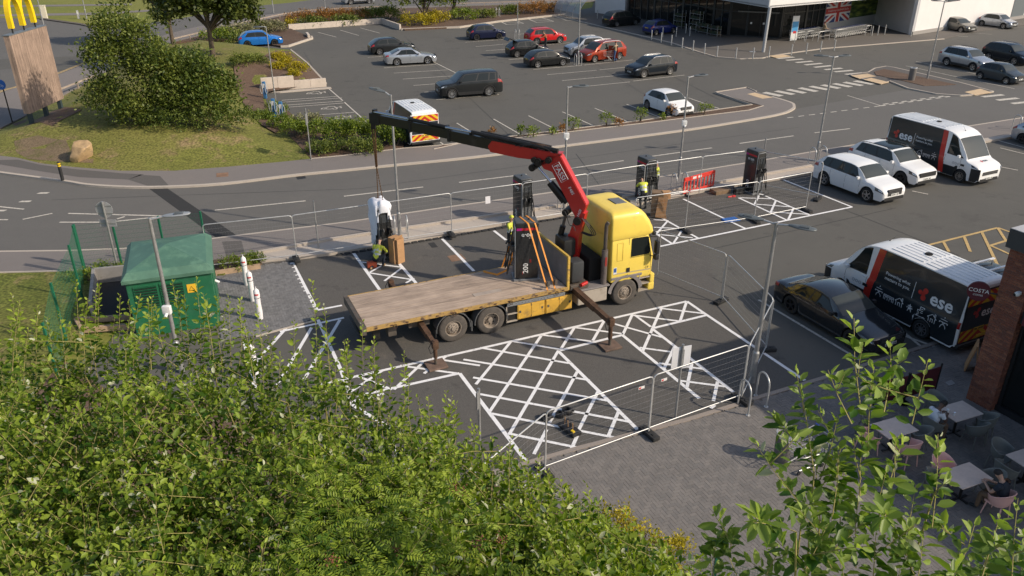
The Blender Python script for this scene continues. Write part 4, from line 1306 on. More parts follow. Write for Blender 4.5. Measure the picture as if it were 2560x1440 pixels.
def logo(mb, cx, cz, s, fx, fn):
	for dx, dz, r in ((-.23, .08, .16), (.12, .28, .19), (.06, -.22, .19), (.0, .04, .15)):
		n = 16
		mb.add([fn(Vector((cx + fx * s * (dx + r * math.cos(2 * math.pi * i / n)), 0, cz + s * (dz + r * math.sin(2 * math.pi * i / n))))) for i in range(n)], [list(range(n))])
def clip_poly(P, x0, x1, y0, y1):
	for ax, lim, sg in ((0, x0, 1), (0, x1, -1), (1, y0, 1), (1, y1, -1)):
		Q = []
		for i in range(len(P)):
			a, b = P[i], P[(i + 1) % len(P)]
			ia, ib = (a[ax] - lim) * sg >= 0, (b[ax] - lim) * sg >= 0
			if ia: Q.append(a)
			if ia != ib:
				t = (lim - a[ax]) / (b[ax] - a[ax])
				Q.append((a[0] + t * (b[0] - a[0]), a[1] + t * (b[1] - a[1])))
		P = Q
		if not P: return P
	return P
def chevrons(root, xr, rects, slope=1.0, step=.3):
	for y0, y1, z0, z1 in rects:
		base = MB(); base.add([(xr, y0, z0), (xr, y0, z1), (xr, y1, z1), (xr, y1, z0)], [(0, 1, 2, 3)])
		pn = base.build('chevron_panel', M_CHEV_Y, root)
		mb = MB()
		for half in (1, -1):
			h0, h1 = (0.0, y1) if half > 0 else (y0, 0.0)
			h0 = max(h0, y0)
			for k in range(-8, 12):
				c0 = z0 + k * step * 2 - step
				Y = y1 if half > 0 else y0
				P = [(0.0, c0), (0.0, c0 + step), (Y, c0 + step - slope * abs(Y)), (Y, c0 - slope * abs(Y))]
				Q = clip_poly(P, min(0, Y), max(0, Y), z0, z1)
				if len(Q) >= 3:
					mb.add([(xr - .003, p[0], p[1]) for p in Q], [list(range(len(Q)))])
		mb.build('chevron_stripes', M_CHEV_R, pn)['kind'] = 'stuff'
def livery_van(loc, rz, label, sp, side_text=True, chev_full=False):
	root, B = car('livery_van', sp, P_WHITE, M_RIM, loc, rz, label, 'vans in black, white and red livery', 'van')
	L, W, H = B.L, B.W, B.H
	ua = lambda k: .372 + .018 * math.sin((k - 3) / 4 * math.pi) + (.045 * max(0, (k - 5.2) / 1.8) ** 1.6) - .035
	for sgn in (1, -1):
		fn = side_map(B, sgn, .012)
		K = np.concatenate([np.linspace(3.08, 6.0, 8), np.linspace(6.15, 6.97, 6)])
		P = [[B.pt(lerp(ua(k) + .05, .986, i / 30), k) for k in K] for i in range(31)]
		s1 = shell(P, .005)
		(s1 if sgn > 0 else mirror_y(s1)).build('wrap_panel', P_WRAP, root, 60)
		P = [[B.pt(lerp(ua(k), ua(k) + .05, i / 3), k) for k in K] for i in range(4)]
		s1 = shell(P, .0065)
		(s1 if sgn > 0 else mirror_y(s1)).build('red_stripe', P_LIVRED, root, 60)
		P = [[B.pt(lerp(.205, ua(k) + .02, i / 10), k) for k in np.linspace(3.02, 3.75, 4)] for i in range(11)]
		s1 = shell(P, .006)
		(s1 if sgn > 0 else mirror_y(s1)).build('sill', P_WRAP, root, 60)
		if side_text:
			fx = -1 if sgn > 0 else 1
			uxv = (fx, 0, 0)
			X = lambda u: L / 2 - u * L
			t = MB()
			if sgn > 0:
				xt, xd, xl, xe = X(.468), X(.672), X(.735), X(.785)
			else:
				xl, xe, xd, xt = X(.90), X(.865), X(.70), X(.68)
			ez = .615 * H
			text_on(t, 'Powering what', (xt, 0, ez + .09), uxv, (0, 0, 1), .172, .004, fn=fn)
			text_on(t, 'matters to you.', (xt, 0, ez - .09), uxv, (0, 0, 1), .172, .004, fn=fn)
			stroke(t, [(xd, ez - .3), (xd, ez + .3)], .018, fn)
			t.build('slogan', P_LIVWHITE, root)['kind'] = 'stuff'
			text_letters(root, 'ese', (xe, 0, ez - .2), uxv, (0, 0, 1), .66, P_LIVWHITE, .022, fn=fn)
			t2 = MB()
			logo(t2, xl, ez + .0, .52, fx, fn)
			t2.build('emblem', P_LIVRED, root)
			for i, (shape, sc) in enumerate(((PYLON, .5), (DEPOT, .42), (HOUSE, .42), (PYLON, .34), (TOWER, .45), (HOUSE, .42), (PYLON, .5))):
				u = lerp(.455, .905, i / 6)
				ic = MB()
				for pl in shape:
					stroke(ic, [(X(u) + fx * a * sc, .80 + b * sc) for a, b in pl], .019, fn)
				ic.build('skyline_drawing', P_LIVWHITE, root)['kind'] = 'stuff'
			bd = MB()
			for i in range(3):
				cxx = X(.255) + fx * (.02 + .15 * i)
				n = 10
				ring = [(cxx + .05 * math.cos(2 * math.pi * a / n), .97 + .05 * math.sin(2 * math.pi * a / n)) for a in range(n)]
				stroke(bd, ring, .018, fn, True)
			bd.build('door_badges', P_LIVGREY, root)['kind'] = 'stuff'
			q = MB()
			bx = [fn(Vector((X(.255) + fx * (.45 + a * .22), 0, .97 + b * .055))) for a, b in ((0, -1), (1, -1), (1, 1), (0, 1))]
			q.add(bx, [(0, 1, 2, 3)])
			q.build('door_plaque', P_WRAP, root)
	rb = MB()
	for j in range(7):
		y = lerp(-.62, .62, j / 6)
		for u0, u1 in ((.44, .66), (.68, .95)):
			p0, p1 = B.top_pt(u0, y * .8), B.top_pt(u1, y * .8)
			rb.beam(p0 + Vector((0, 0, .004)), p1 + Vector((0, 0, .004)), .05, .03)
	rb.build('roof_ribs', P_WHITE, root)['kind'] = 'stuff'
	p = B.top_pt(.60, 0)
	MB().lathe([(.01, .03), (.12, .02), (.14, -.01), (.01, -.01)], 12, 'z', False).build('roof_vent', M_UNDER, root, loc=(p.x, 0, p.z + .02))
	p = B.top_pt(.325, 0)
	MB().cyl(p, p + Vector((-.18, 0, .22)), .008, .004, 5).ball(p, .03, 8, 4).build('aerial', M_BLACK, root)
	t = MB()
	def top_map(p):
		u = min(max((L / 2 - p.x) / L, .001), .999)
		z = B.top_pt(u, 0).z - .02 * abs(p.y)
		return Vector((p.x, p.y, z + .008))
	text_on(t, 'ese', (L / 2 - .47, -.05, 0), (0, 1, 0), (-1, 0, 0), .26, .02, fn=top_map)
	t.build('bonnet_lettering', P_WRAP, root)['kind'] = 'stuff'
	t = MB()
	for dx, dy, r in ((0, 0, .035), (.06, .04, .04), (-.05, .05, .04), (.0, .09, .04)):
		n = 10
		t.add([top_map(Vector((L / 2 - .53 + dx + r * math.cos(2 * math.pi * i / n), -.20 + dy + r * math.sin(2 * math.pi * i / n), 0))) for i in range(n)], [list(range(n))])
	t.build('bonnet_emblem', P_LIVRED, root)
	xr = -L / 2 - .006
	wy = W / 2 * .90
	MB().box(xr - .004, xr + .03, -wy, wy, .40, H * .90, .01).build('rear_doors', P_WHITE if chev_full else P_WRAP, root)
	xr -= .008
	chevrons(root, xr, ((-wy * .97, wy * .97, H * .70, H * .875), (-wy * .97, wy * .97, .45, .45 + H * .17)), .75, .17)
	mid = MB().box(xr - .006, xr + .002, -wy * .95, wy * .95, .48 + H * .17, H * .69, .004).build('door_glass', P_WRAP, root)
	t = MB()
	text_letters(mid, 'ese', (xr - .009, .08, H * .505), (0, -1, 0), (0, 0, 1), .5, P_LIVWHITE, .02)
	t = MB()
	for dx, dz, r in ((-.12, .04, .07), (.06, .13, .085), (.03, -.1, .085), (0, .02, .07)):
		n = 12
		t.add([(xr - .009, .32 - (dx + r * math.cos(2 * math.pi * i / n)), H * .57 + dz + r * math.sin(2 * math.pi * i / n)) for i in range(n)], [list(range(n - 1, -1, -1))])
	t.build('emblem', P_LIVRED, mid)
	MB().box(-L / 2 - .10, -L / 2 + .05, -W * .47, W * .47, .28, .42, .03).build('rear_bumper', M_BLACK, root)
	MB().box(xr - .022, xr - .006, -.5, .02, .50, .61, .004).build('number_plate', M_PLATE_Y, root)
	return root, B
s_ = spec(VANS)
v1, vb1 = livery_van(*by_wheels(s_, (2394, 456), None, HEAD_R), 'black, white and red van beside the two white cars', s_)
hv = yaw(G(2300, 865), G(2100, 700))
hv = hb + math.pi
v2, vb2 = livery_van(*by_wheels(s_, None, (2295, 845), hv), 'black, white and red van parked tail first beside the brick cafe pillar', s_)
L_, W_, H_ = vb2.L, vb2.W, vb2.H
s3 = spec(VANS, L=5.3, W=1.97, H=2.28, fo=.9, wb=3.3, wr=.33, belt=(.58, .58), head=(.006, .085, 4.8, 5.9, .012), tail=(.985, .998, 4.6, 6.2, 0), a_in=.06, tumble=.80,
		  top=[(0, .36), (.008, .42), (.03, .48), (.075, .53), (.15, .585), (.21, .77), (.265, .90), (.33, .965), (.42, .995), (.6, 1.0), (.9, .995), (.985, .985), (.996, .965), (1, .94)], glass=(.15, .30, .985, .995))
hv3 = yaw(G(1173, 327), G(1142, 308))
v3, vb3 = livery_van(*by_wheels(s3, None, (1013, 362), hv3), 'van with red and yellow chevron tail behind the crane jib', s3, side_text=False, chev_full=True)
s_ = spec(SUV, L=4.6, W=1.85, H=1.75, rails=None, cladding=False)
h_ = Vector((math.cos(hv), math.sin(hv), 0)); n_ = Vector((h_.y, -h_.x, 0))
cpos = v2.location + n_ * 2.75 - h_ * .9
c25, b25 = car('parked_car', s_, P_SLATE, M_RIM, cpos, hv, 'grey car with white roof bars on the far side of the lower van', 'cars parked by the cafe')
for u in (.48, .62, .76, .80):
	p = b25.top_pt(u, .9)
	q = MB().beam((p.x, -p.y - .05, b25.H + .1), (p.x, p.y + .05, b25.H + .1), .09, .04)
	for sg in (1, -1): q.cyl((p.x, sg * p.y, p.z - .02), (p.x, sg * p.y, b25.H + .1), .025, n=6)
	q.build('roof_bar', P_WHITE, c25)
# ================================================================== crane lorry
M_CAB = mat('cab_yellow', (0.84, 0.625, 0.105), .42, var=.05, vscale=1.2, coat=.2, dirt=(0.60, 0.42, 0.10), dscale=1.6, dlo=.55, dhi=.75)
M_LOCK = mat('locker_yellow', (0.62, 0.36, 0.05), .55, var=.15, vscale=2, dirt=(0.20, 0.13, 0.06), dscale=3, dlo=.52, dhi=.72)
M_STEEL = mat('grimy_steel', (0.11, 0.095, 0.08), .65, .3, var=.4, vscale=4, dirt=(0.17, 0.11, 0.07), dscale=3)
M_BLKST = mat('black_steel', (0.018, 0.017, 0.016), .45, .2, var=.3, vscale=3)
M_RUST = mat('rusty_steel', (0.10, 0.055, 0.032), .8, .2, var=.45, vscale=6)
M_GREYP = mat('grey_panel', (0.22, 0.20, 0.195), .55, var=.15, vscale=3, dirt=(0.3, 0.24, 0.18), dscale=2, dlo=.6, dhi=.8)
M_TANKW = mat('tank_cream', (0.40, 0.35, 0.29), .5, var=.12, vscale=2, dirt=(0.22, 0.17, 0.12), dscale=2.5, dlo=.55, dhi=.75)
M_CRED = mat('crane_red', (0.50, 0.022, 0.018), .34, var=.06, vscale=2, coat=.35, dirt=(0.16, 0.02, 0.016), dscale=2, dlo=.66, dhi=.8)
M_PISTON = mat('piston_rod', (0.62, 0.64, 0.68), .18, 1.0)
M_ALU = mat('checker_alloy', (0.30, 0.31, 0.315), .45, .5, var=.25, vscale=30)
M_GUARD = mat('mudguard', (0.09, 0.092, 0.095), .6, var=.25, vscale=5, dirt=(0.2, 0.17, 0.14), dscale=3, dlo=.6)
M_TTYRE = mat('dusty_tyre', (0.085, 0.074, 0.064), .9, var=.25, vscale=6)
M_HUB = mat('dusty_hub', (0.32, 0.27, 0.22), .6, .3, var=.3, vscale=9)
def wood(name, c, scale=(1.0, 22.0, 22.0)):
	if name in _MATS: return _MATS[name]
	m = mat(name, c, .85)
	nt = m.node_tree; L_ = nt.links.new
	b = nt.nodes['Principled BSDF']
	tc = nt.nodes.new('ShaderNodeTexCoord')
	mp = nt.nodes.new('ShaderNodeMapping')
	mp.inputs['Scale'].default_value = scale
	L_(tc.outputs['Object'], mp.inputs[0])
	oi = nt.nodes.new('ShaderNodeObjectInfo')
	n = nt.nodes.new('ShaderNodeTexNoise'); n.inputs['Scale'].default_value = 1.5; n.inputs['Detail'].default_value = 8; n.inputs['Roughness'].default_value = .7
	L_(mp.outputs[0], n.inputs['Vector'])
	n2 = nt.nodes.new('ShaderNodeTexNoise'); n2.inputs['Scale'].default_value = 1.1; n2.inputs['Detail'].default_value = 6
	L_(tc.outputs['Object'], n2.inputs['Vector'])
	ad = nt.nodes.new('ShaderNodeMath'); ad.operation = 'MULTIPLY_ADD'; ad.inputs[1].default_value = .45
	L_(n2.outputs[0], ad.inputs[0])
	L_(n.outputs[0], ad.inputs[2])
	ad2 = nt.nodes.new('ShaderNodeMath'); ad2.operation = 'MULTIPLY_ADD'; ad2.inputs[1].default_value = .16
	L_(oi.outputs['Random'], ad2.inputs[0]); L_(ad.outputs[0], ad2.inputs[2])
	rp = nt.nodes.new('ShaderNodeValToRGB')
	rp.color_ramp.elements[0].position = .50; rp.color_ramp.elements[1].position = 1.05
	rp.color_ramp.elements[0].color = (*[v * .42 for v in c], 1)
	rp.color_ramp.elements[1].color = (*[min(1, v * 1.45) for v in c], 1)
	L_(ad2.outputs[0], rp.inputs[0]); L_(rp.outputs[0], b.inputs['Base Color'])
	bp = nt.nodes.new('ShaderNodeBump'); bp.inputs['Strength'].default_value = .35; bp.inputs['Distance'].default_value = .01
	L_(n.outputs[0], bp.inputs['Height']); L_(bp.outputs[0], b.inputs['Normal'])
	return m
M_DECK = wood('deck_timber', (0.37, 0.285, 0.22))
LO = Vector((-2.01, 24.21, 0)); LH = R(24.17)
lorry = thing('crane_lorry', LO, LH, 'yellow flatbed crane lorry with a timber deck and raised red crane', 'lorry')
T = lorry
for y in (.83, 1.62):
	MB().box(-2.9, 7.5, y, y + .09, .72, .98).build('chassis_rail', M_BLKST, T)
MB().box(-2.9, 4.4, .3, 2.2, .99, 1.115).build('deck_bearers', M_BLKST, T)
for i in range(16):
	y0 = .03 + i * .153
	MB().box(-3.0, 4.36, y0, y0 + .147, 1.19, 1.25 + rng.uniform(-.003, .004), .006).build('plank', M_DECK, T)
for y0, y1 in ((-.035, .022), (2.486, 2.545)):
	sr = MB().box(-3.02, 4.42, y0, y1, 1.105, 1.252, .008).build('side_rave', mat('rave_paint', (0.46, 0.29, 0.09), .65, var=.35, vscale=4, dirt=(0.13, 0.085, 0.055), dscale=4, dlo=.47, dhi=.6), T)
	yo = y0 - .004 if y0 < 1 else y1 + .004
	for i in range(14):
		x = lerp(-2.7, 4.2, i / 13)
		q = MB()
		q.box(x - .05, x + .05, yo - .006, yo + .006, 1.14, 1.19)
		q.build('bracket', M_RUST, sr)
	for x in (-2.05, .05, 2.15, 3.95):
		q = MB()
		q.tube([(x + .06 * math.cos(a), yo + (-.02 if y0 < 1 else .02), 1.11 + .075 * math.sin(a)) for a in np.linspace(0, 2 * math.pi, 13)[:-1]], .011, 6, closed=True)
		q.build('rope_ring', M_RUST, sr, 60)
MB().box(-3.16, -3.02, -.03, 2.54, .98, 1.275, .015).build('rear_beam', M_STEEL, T)
MB().box(-3.08, -2.98, .25, 2.25, .50, .62, .01).box(-2.98, -2.9, .8, .9, .55, .98).box(-2.98, -2.9, 1.6, 1.7, .55, .98).build('underrun_bar', M_BLKST, T)
q = MB().box(1.05, 2.1, .62, .86, 1.2505, 1.262).build('worn_plate', mat('worn_ply', (0.36, 0.30, 0.25), .8, var=.15), T)
MB().box(4.385, 4.43, .06, 2.46, 1.25, 2.38).build('headboard_panel', M_GREYP, T)
hb_m = mat('headboard_yellow', (0.62, 0.40, 0.07), .6, var=.25, vscale=5, dirt=(0.2, 0.13, 0.07), dscale=5, dlo=.52, dhi=.66)
MB().box(4.37, 4.46, -.02, 2.53, 2.38, 2.45, .01).build('headboard_rail', hb_m, T)
for y in (-.03, 2.46):
	MB().box(4.37, 4.46, y, y + .09, 1.12, 2.40, .008).build('headboard_post', hb_m, T)
MB().box(2.0, 4.62, .06, .16, .30, .95).build('locker_frame', M_BLKST, T)
for x0 in (2.42, 3.53):
	lk = MB().box(x0, x0 + 1.07, .0, .55, .34, .90, .012).build('tool_locker', M_LOCK, T)
	for k in range(2):
		xx = x0 + .03 + k * .52
		d = MB().box(xx, xx + .49, -.012, .01, .37, .87, .006).build('locker_door', M_LOCK, lk)
	for xx in (x0 + .10, x0 + .97):
		MB().box(xx - .035, xx + .035, -.024, -.01, .60, .69, .005).build('latch', M_STEEL, lk)
	MB().cyl((x0 + .535, -.016, .80), (x0 + .535, -.016, .90), .012, n=6).cyl((x0 + .535, -.016, .37), (x0 + .535, -.016, .44), .012, n=6).build('hinge', M_STEEL, lk)
rl = MB().box(2.02, 4.30, -.01, .03, .93, 1.06, .006).build('perforated_rail', M_ALU, T)
for i in range(18):
	x = 2.1 + i * .125
	MB().cyl((x, -.012, .995), (x, -.008, .995), .013, n=8).build('hole', M_UNDER, rl)
MB().box(1.98, 2.42, .0, .5, .30, .34).box(1.98, 2.42, .0, .5, .60, .63).box(1.98, 2.02, 0, .04, .3, .93).build('step_frame', M_TANKW, T)
MB().cyl((2.12, .2, .47), (2.38, .2, .47), .12, n=14).build('air_tank', M_TANKW, T, 40)
MB().box(4.86, 6.08, .02, .62, .36, .92, .04).build('fuel_tank', M_TANKW, T)
MB().box(4.80, 6.16, -.02, .70, .945, 1.0, .01).build('catwalk', M_GREYP, T)
MB().box(4.5, 6.2, .72, 2.4, .70, 1.02).build('crane_subframe', M_BLKST, T)
MB().box(4.86, 6.08, 1.92, 2.48, .36, .92, .04).build('fuel_tank', M_TANKW, T)
def truck_wheel(deep):
	t = MB()
	r, w = .525, .30
	ri = .30
	t.lathe([(ri, -w / 2 + .01), (r * .88, -w / 2), (r * .965, -w / 2 + .02), (r, -w / 3), (r, w / 3), (r * .965, w / 2 - .02), (r * .88, w / 2), (ri, w / 2 - .01)], 40)
	tm = t.mesh('truck_tyre', M_TTYRE, 35)
	b = MB()
	y = w / 2 - .02
	b.lathe([(ri, y - .2), (ri, y + .012), (ri * .92, y + .01), (ri * .88, y - .2)], 32)
	if deep:
		b.m = 1; b.add(*_disc(ri * .9, y - .17, 28)); b.m = 0
		b.lathe([(.10, y - .14), (.17, y - .16), (ri * .9, y - .165), (ri * .9, y - .18), (.1, y - .18)], 24)
		b.cyl((0, y - .18, 0), (0, y - .06, 0), .10, .085, 16)
		b.m = 1
		for i in range(8):
			a = 2 * math.pi * i / 8
			b.cyl((.215 * math.cos(a), y - .17, .215 * math.sin(a)), (.215 * math.cos(a), y - .158, .215 * math.sin(a)), .032, n=8)
		b.m = 0
		for i in range(10):
			a = 2 * math.pi * i / 10 + .2
			b.cyl((.145 * math.cos(a), y - .165, .145 * math.sin(a)), (.145 * math.cos(a), y - .125, .145 * math.sin(a)), .015, n=6)
	else:
		b.m = 1; b.add(*_disc(ri * .9, y - .11, 28)); b.m = 0
		b.lathe([(.08, y + .01), (.19, y - .005), (.20, y - .04), (.235, y - .07), (ri * .9, y - .085), (ri * .9, y - .1), (.08, y - .1)], 28)
		b.cyl((0, y - .1, 0), (0, y + .045, 0), .088, .075, 18)
		for i in range(10):
			a = 2 * math.pi * i / 10
			b.cyl((.145 * math.cos(a), y, .145 * math.sin(a)), (.145 * math.cos(a), y + .035, .145 * math.sin(a)), .018, n=6)
		b.m = 1
		for i in range(10):
			a = 2 * math.pi * i / 10 + .3
			b.cyl((.25 * math.cos(a), y - .085, .25 * math.sin(a)), (.25 * math.cos(a), y - .074, .25 * math.sin(a)), .018, n=8)
		b.m = 0
	rm = b.mesh('truck_rim', [M_HUB, M_UNDER], 35)
	return tm, rm
tw0, tw1 = truck_wheel(False), truck_wheel(True)
for x, kit in ((0.0, tw0), (1.41, tw1), (6.85, tw0)):
	for yc, rz in ((.15, math.pi), (2.36, 0)):
		w = link('wheel', kit[0], T, (x, yc, .525), (0, 0, rz))
		link('rim', kit[1], w)
	if x == 1.41:
		for yc in (.50, 2.01): link('wheel', kit[0], T, (x, yc, .525))
MB().cyl((0, .2, .525), (0, 2.3, .525), .09, n=10).build('axle', M_BLKST, T)
MB().cyl((1.41, .2, .525), (1.41, 2.3, .525), .12, n=10).build('axle', M_BLKST, T)
for x in (0.0, 1.41):
	for y0 in (-.02, 2.16):
		q = MB()
		rows = []
		for i in range(17):
			a = lerp(-.08, math.pi + .08, i / 16)
			rows.append([(x + math.cos(a) * rr, yy, .525 + math.sin(a) * rr) for rr, yy in ((.605, y0), (.635, y0), (.635, y0 + .36), (.605, y0 + .36), (.605, y0))])
		q.grid(rows)
		q.build('mudguard', M_GUARD, T, 40)
	MB().box(x + .56 if x > 1 else x - .66, x + .60 if x > 1 else x - .62, .0, .34, .32, .62).build('mud_flap', M_BLACK, T)
MB().box(.66, .70, -.0, .34, .28, .66).build('mud_flap', M_GUARD, T)
def rrect(x0, x1, y0, y1, rf, rb, n=5):
	P = []
	for cx_, cy_, a0, r in ((x1 - rf, y1 - rf, 0, rf), (x0 + rb, y1 - rb, 90, rb), (x0 + rb, y0 + rb, 180, rb), (x1 - rf, y0 + rf, 270, rf)):
		for i in range(n + 1):
			a = R(a0 + 90 * i / n)
			P.append((cx_ + r * math.cos(a), cy_ + r * math.sin(a)))
	return P
def loft(levels, mb):
	n = None
	V, F = [], []
	for z, args in levels:
		P = rrect(*args); n = len(P)
		V += [(p[0], p[1], z) for p in P]
	for i in range(len(levels) - 1):
		for j in range(n):
			j2 = (j + 1) % n
			F.append((i * n + j, i * n + j2, (i + 1) * n + j2, (i + 1) * n + j))
	F.append(tuple(range(n - 1, -1, -1)))
	F.append(tuple((len(levels) - 1) * n + j for j in range(n)))
	return mb.add(V, F)
cab = loft([(1.02, (6.22, 8.02, .04, 2.46, .18, .05)), (1.10, (6.2, 8.05, .02, 2.48, .20, .05)), (1.85, (6.2, 8.08, .02, 2.48, .22, .05)), (1.95, (6.2, 8.05, .03, 2.47, .22, .05)), (2.68, (6.2, 7.88, .06, 2.44, .25, .06)), (2.70, (6.2, 7.86, .07, 2.43, .25, .06))], MB()).build('cab_shell', M_CAB, T, 40)
roof = loft([(2.70, (6.16, 7.96, .03, 2.47, .35, .08)), (2.76, (6.15, 8.02, .01, 2.49, .26, .06)), (2.95, (6.15, 7.99, .015, 2.485, .28, .06)), (3.20, (6.15, 7.86, .03, 2.47, .28, .07)), (3.48, (6.155, 7.66, .05, 2.45, .28, .08)), (3.60, (6.16, 7.54, .08, 2.42, .27, .08)), (3.665, (6.19, 7.45, .14, 2.36, .25, .09)), (3.70, (6.26, 7.34, .24, 2.26, .22, .1)), (3.715, (6.40, 7.15, .5, 2.0, .2, .1))], MB()).build('cab_roof', M_CAB, T, 50)
def roof_z(x, y):
	return 3.66
MB().box(-.24, .24, -.30, .30, -.02, .03, .02).build('skylight', mat('skylight_grey', (0.14, 0.14, 0.135), .4), roof, loc=(7.05, 1.25, 3.705), rot=(0, R(3), 0))
for y in (1.45, 2.05):
	q = MB()
	for k in range(3): q.cyl((7.62 + .0, y - .12 + k * .12, 3.52), (7.62, y - .12 + k * .12, 3.62), .055, .05, 8)
	q.box(7.58, 7.66, y - .2, y + .2, 3.47, 3.53)
	q.build('roof_beacons', M_BLACK, roof, 40)
for sgn, y in ((-1, .02), (1, 2.48)):
	o_ = lambda d: y + sgn * d
	def plate(name, pts, d0, d1, m, par=T, sm=None):
		yy = sorted((o_(d0), o_(d1)))
		return MB().prism_y(pts, yy[0], yy[1]).build(name, m, par, sm)
	def quad(name, pts, d, m, par):
		V = []
		for px_, pz_ in pts:
			lean = .0 if pz_ < 1.9 else (.04 * (pz_ - 1.9) / .78)
			V.append((px_, y + sgn * d - sgn * lean, pz_))
		F = [list(range(len(V)))]
		if sgn > 0: F = [F[0][::-1]]
		return MB().add(V, F).build(name, m, par)
	dw = quad('door_window', [(7.02, 1.94), (7.78, 1.94), (7.86, 2.02), (7.76, 2.60), (7.70, 2.64), (7.08, 2.66), (7.03, 2.62)], .006, M_CARGLASS, T)
	for pts in ([(6.92, 1.10), (6.935, 1.10), (6.935, 2.68), (6.92, 2.68)], [(7.93, 1.06), (7.94, 1.06), (7.90, 2.0), (7.89, 2.0)], [(6.98, 1.90), (7.9, 1.90), (7.9, 1.915), (6.98, 1.915)]):
		quad('door_seam', pts, .004, M_UNDER, T)
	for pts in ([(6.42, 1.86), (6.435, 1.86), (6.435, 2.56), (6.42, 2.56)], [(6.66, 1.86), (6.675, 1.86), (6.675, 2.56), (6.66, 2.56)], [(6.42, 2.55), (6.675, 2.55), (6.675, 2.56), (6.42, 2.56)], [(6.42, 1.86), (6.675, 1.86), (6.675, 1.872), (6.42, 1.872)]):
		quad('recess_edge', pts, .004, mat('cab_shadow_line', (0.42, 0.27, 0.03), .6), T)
	quad('body_stripe', [(6.3, 1.34), (7.9, 1.28), (7.9, 1.32), (6.3, 1.385)], .005, mat('stripe_grey', (0.42, 0.35, 0.25), .5), T)
	plate('door_handle', [(6.86, 1.36), (6.99, 1.36), (6.99, 1.52), (6.86, 1.52)], .0, .03, M_BLACK)
	if sgn < 0:
		plate('sticker', [(6.30, 1.36), (6.44, 1.36), (6.44, 1.62), (6.30, 1.62)], .0, .006, mat('sticker_white', (0.7, 0.7, 0.7), .5))
		plate('sticker_print', [(6.315, 1.43), (6.425, 1.43), (6.425, 1.60), (6.315, 1.60)], .005, .009, mat('sticker_blue', (0.03, 0.10, 0.33), .5))
		bd = MB(); text_on(bd, 'CF', (7.66, y - .008, 1.35), (1, 0, 0), (0, 0, 1), .14, .004); bd.build('model_badge', M_STEEL, T)
	q = MB()
	rows = []
	for i in range(15):
		a = lerp(.02, math.pi - .02, i / 14)
		rows.append([(6.85 + math.cos(a) * .60, o_(.012), .525 + math.sin(a) * .60 + .02), (6.85 + math.cos(a) * .74, o_(.022), .525 + math.sin(a) * .62 + .10)])
	q.grid(rows, flip=(sgn > 0))
	q.build('arch_panel', M_GREYP, T, 40)
	q = MB(); q.box(6.22, 7.55, min(o_(.02), o_(-.5)), max(o_(.02), o_(-.5)), 1.12, 1.22, .02)
	q.build('arch_top', M_GREYP, T)
	rows = []
	for i in range(11):
		a = lerp(0, math.pi, i / 10)
		rows.append([(6.85 + math.cos(a) * .60, o_(.0), .525 + math.sin(a) * .60), (6.85 + math.cos(a) * .60, o_(-.45), .525 + math.sin(a) * .60)])
	MB().grid(rows).build('arch_liner', M_UNDER, T)
	st = MB()
	for z in (.42, .70, .95): st.box(7.47, 7.92, min(o_(.0), o_(-.28)), max(o_(.0), o_(-.28)), z, z + .04)
	st.box(7.45, 7.49, min(o_(.0), o_(-.3)), max(o_(.0), o_(-.3)), .40, 1.12)
	st.build('entry_steps', M_TANKW, T)
	mr = MB()
	mr.box(7.92, 8.05, min(o_(.10), o_(.32)), max(o_(.10), o_(.32)), 2.0, 2.50, .03)
	mr.tube([(7.80, o_(.0), 2.62), (7.97, o_(.2), 2.66), (7.98, o_(.2), 2.5)], .018, 6)
	mr.tube([(7.84, o_(.0), 1.86), (7.97, o_(.2), 1.86), (7.98, o_(.2), 2.02)], .018, 6)
	mr.box(7.90, 8.06, min(o_(.10), o_(.30)), max(o_(.10), o_(.30)), 1.76, 1.95, .03)
	mr.build('wing_mirror', M_BLACK, T, 40)
MB().prism_y([(8.085, 1.95), (8.095, 1.95), (7.935, 2.66), (7.925, 2.66)], .25, 2.25).build('windscreen', M_CARGLASS, T)
MB().box(8.05, 8.11, .35, 2.15, 1.15, 1.75, .03).build('grille', M_BLACK, T)
MB().box(7.86, 8.14, .0, 2.5, .40, .72, .06).build('front_bumper', M_CAB, T)
MB().box(7.93, 8.12, .0, .28, .72, 1.08, .04).build('corner_panel', M_CAB, T)
MB().box(7.93, 8.12, 2.22, 2.5, .72, 1.08, .04).build('corner_panel', M_CAB, T)
MB().box(7.9, 8.10, .28, 2.22, .72, 1.10, .02).build('lower_grille', M_BLACK, T)
for y in (.12, 2.1):
	MB().box(8.10, 8.15, y, y + .28, .48, .64, .02).build('headlight', M_LAMP, T)
MB().box(7.9, 8.02, -.03, .09, 2.66, 2.80, .03).build('marker_lamp', M_BLACK, T)
ex = MB().cyl((5.98, .16, .95), (5.98, .16, 2.36), .115, n=16).build('exhaust_shield', mat('exhaust_grey', (0.19, 0.16, 0.145), .5, .4, var=.3, vscale=4), T, 40)
MB().tube([(5.98, .16, 2.3), (5.98, .16, 3.24), (5.99, .15, 3.34), (6.04, .12, 3.42)], .072, 12).build('exhaust_pipe', M_STEEL, T, 50)
MB().box(5.94, 6.02, .04, .06, 1.75, 2.1).build('exhaust_mark', mat('dull_red', (0.30, 0.03, 0.02), .6), T)
tk = MB().box(4.72, 5.22, .95, 1.75, 1.95, 2.62, .10).box(4.78, 5.16, 1.0, 1.7, 1.1, 2.0, .05).build('oil_tank', mat('tank_black', (0.022, 0.022, 0.022), .38), T, 50)
MB().cyl((4.97, 1.35, 2.60), (4.97, 1.35, 2.67), .07, n=12).build('filler_cap', M_BLACK, tk, 40)
MB().box(4.62, 5.12, .10, .62, 1.28, 2.10, .09).build('water_tank', mat('tank_charcoal', (0.045, 0.048, 0.05), .5), T, 50)
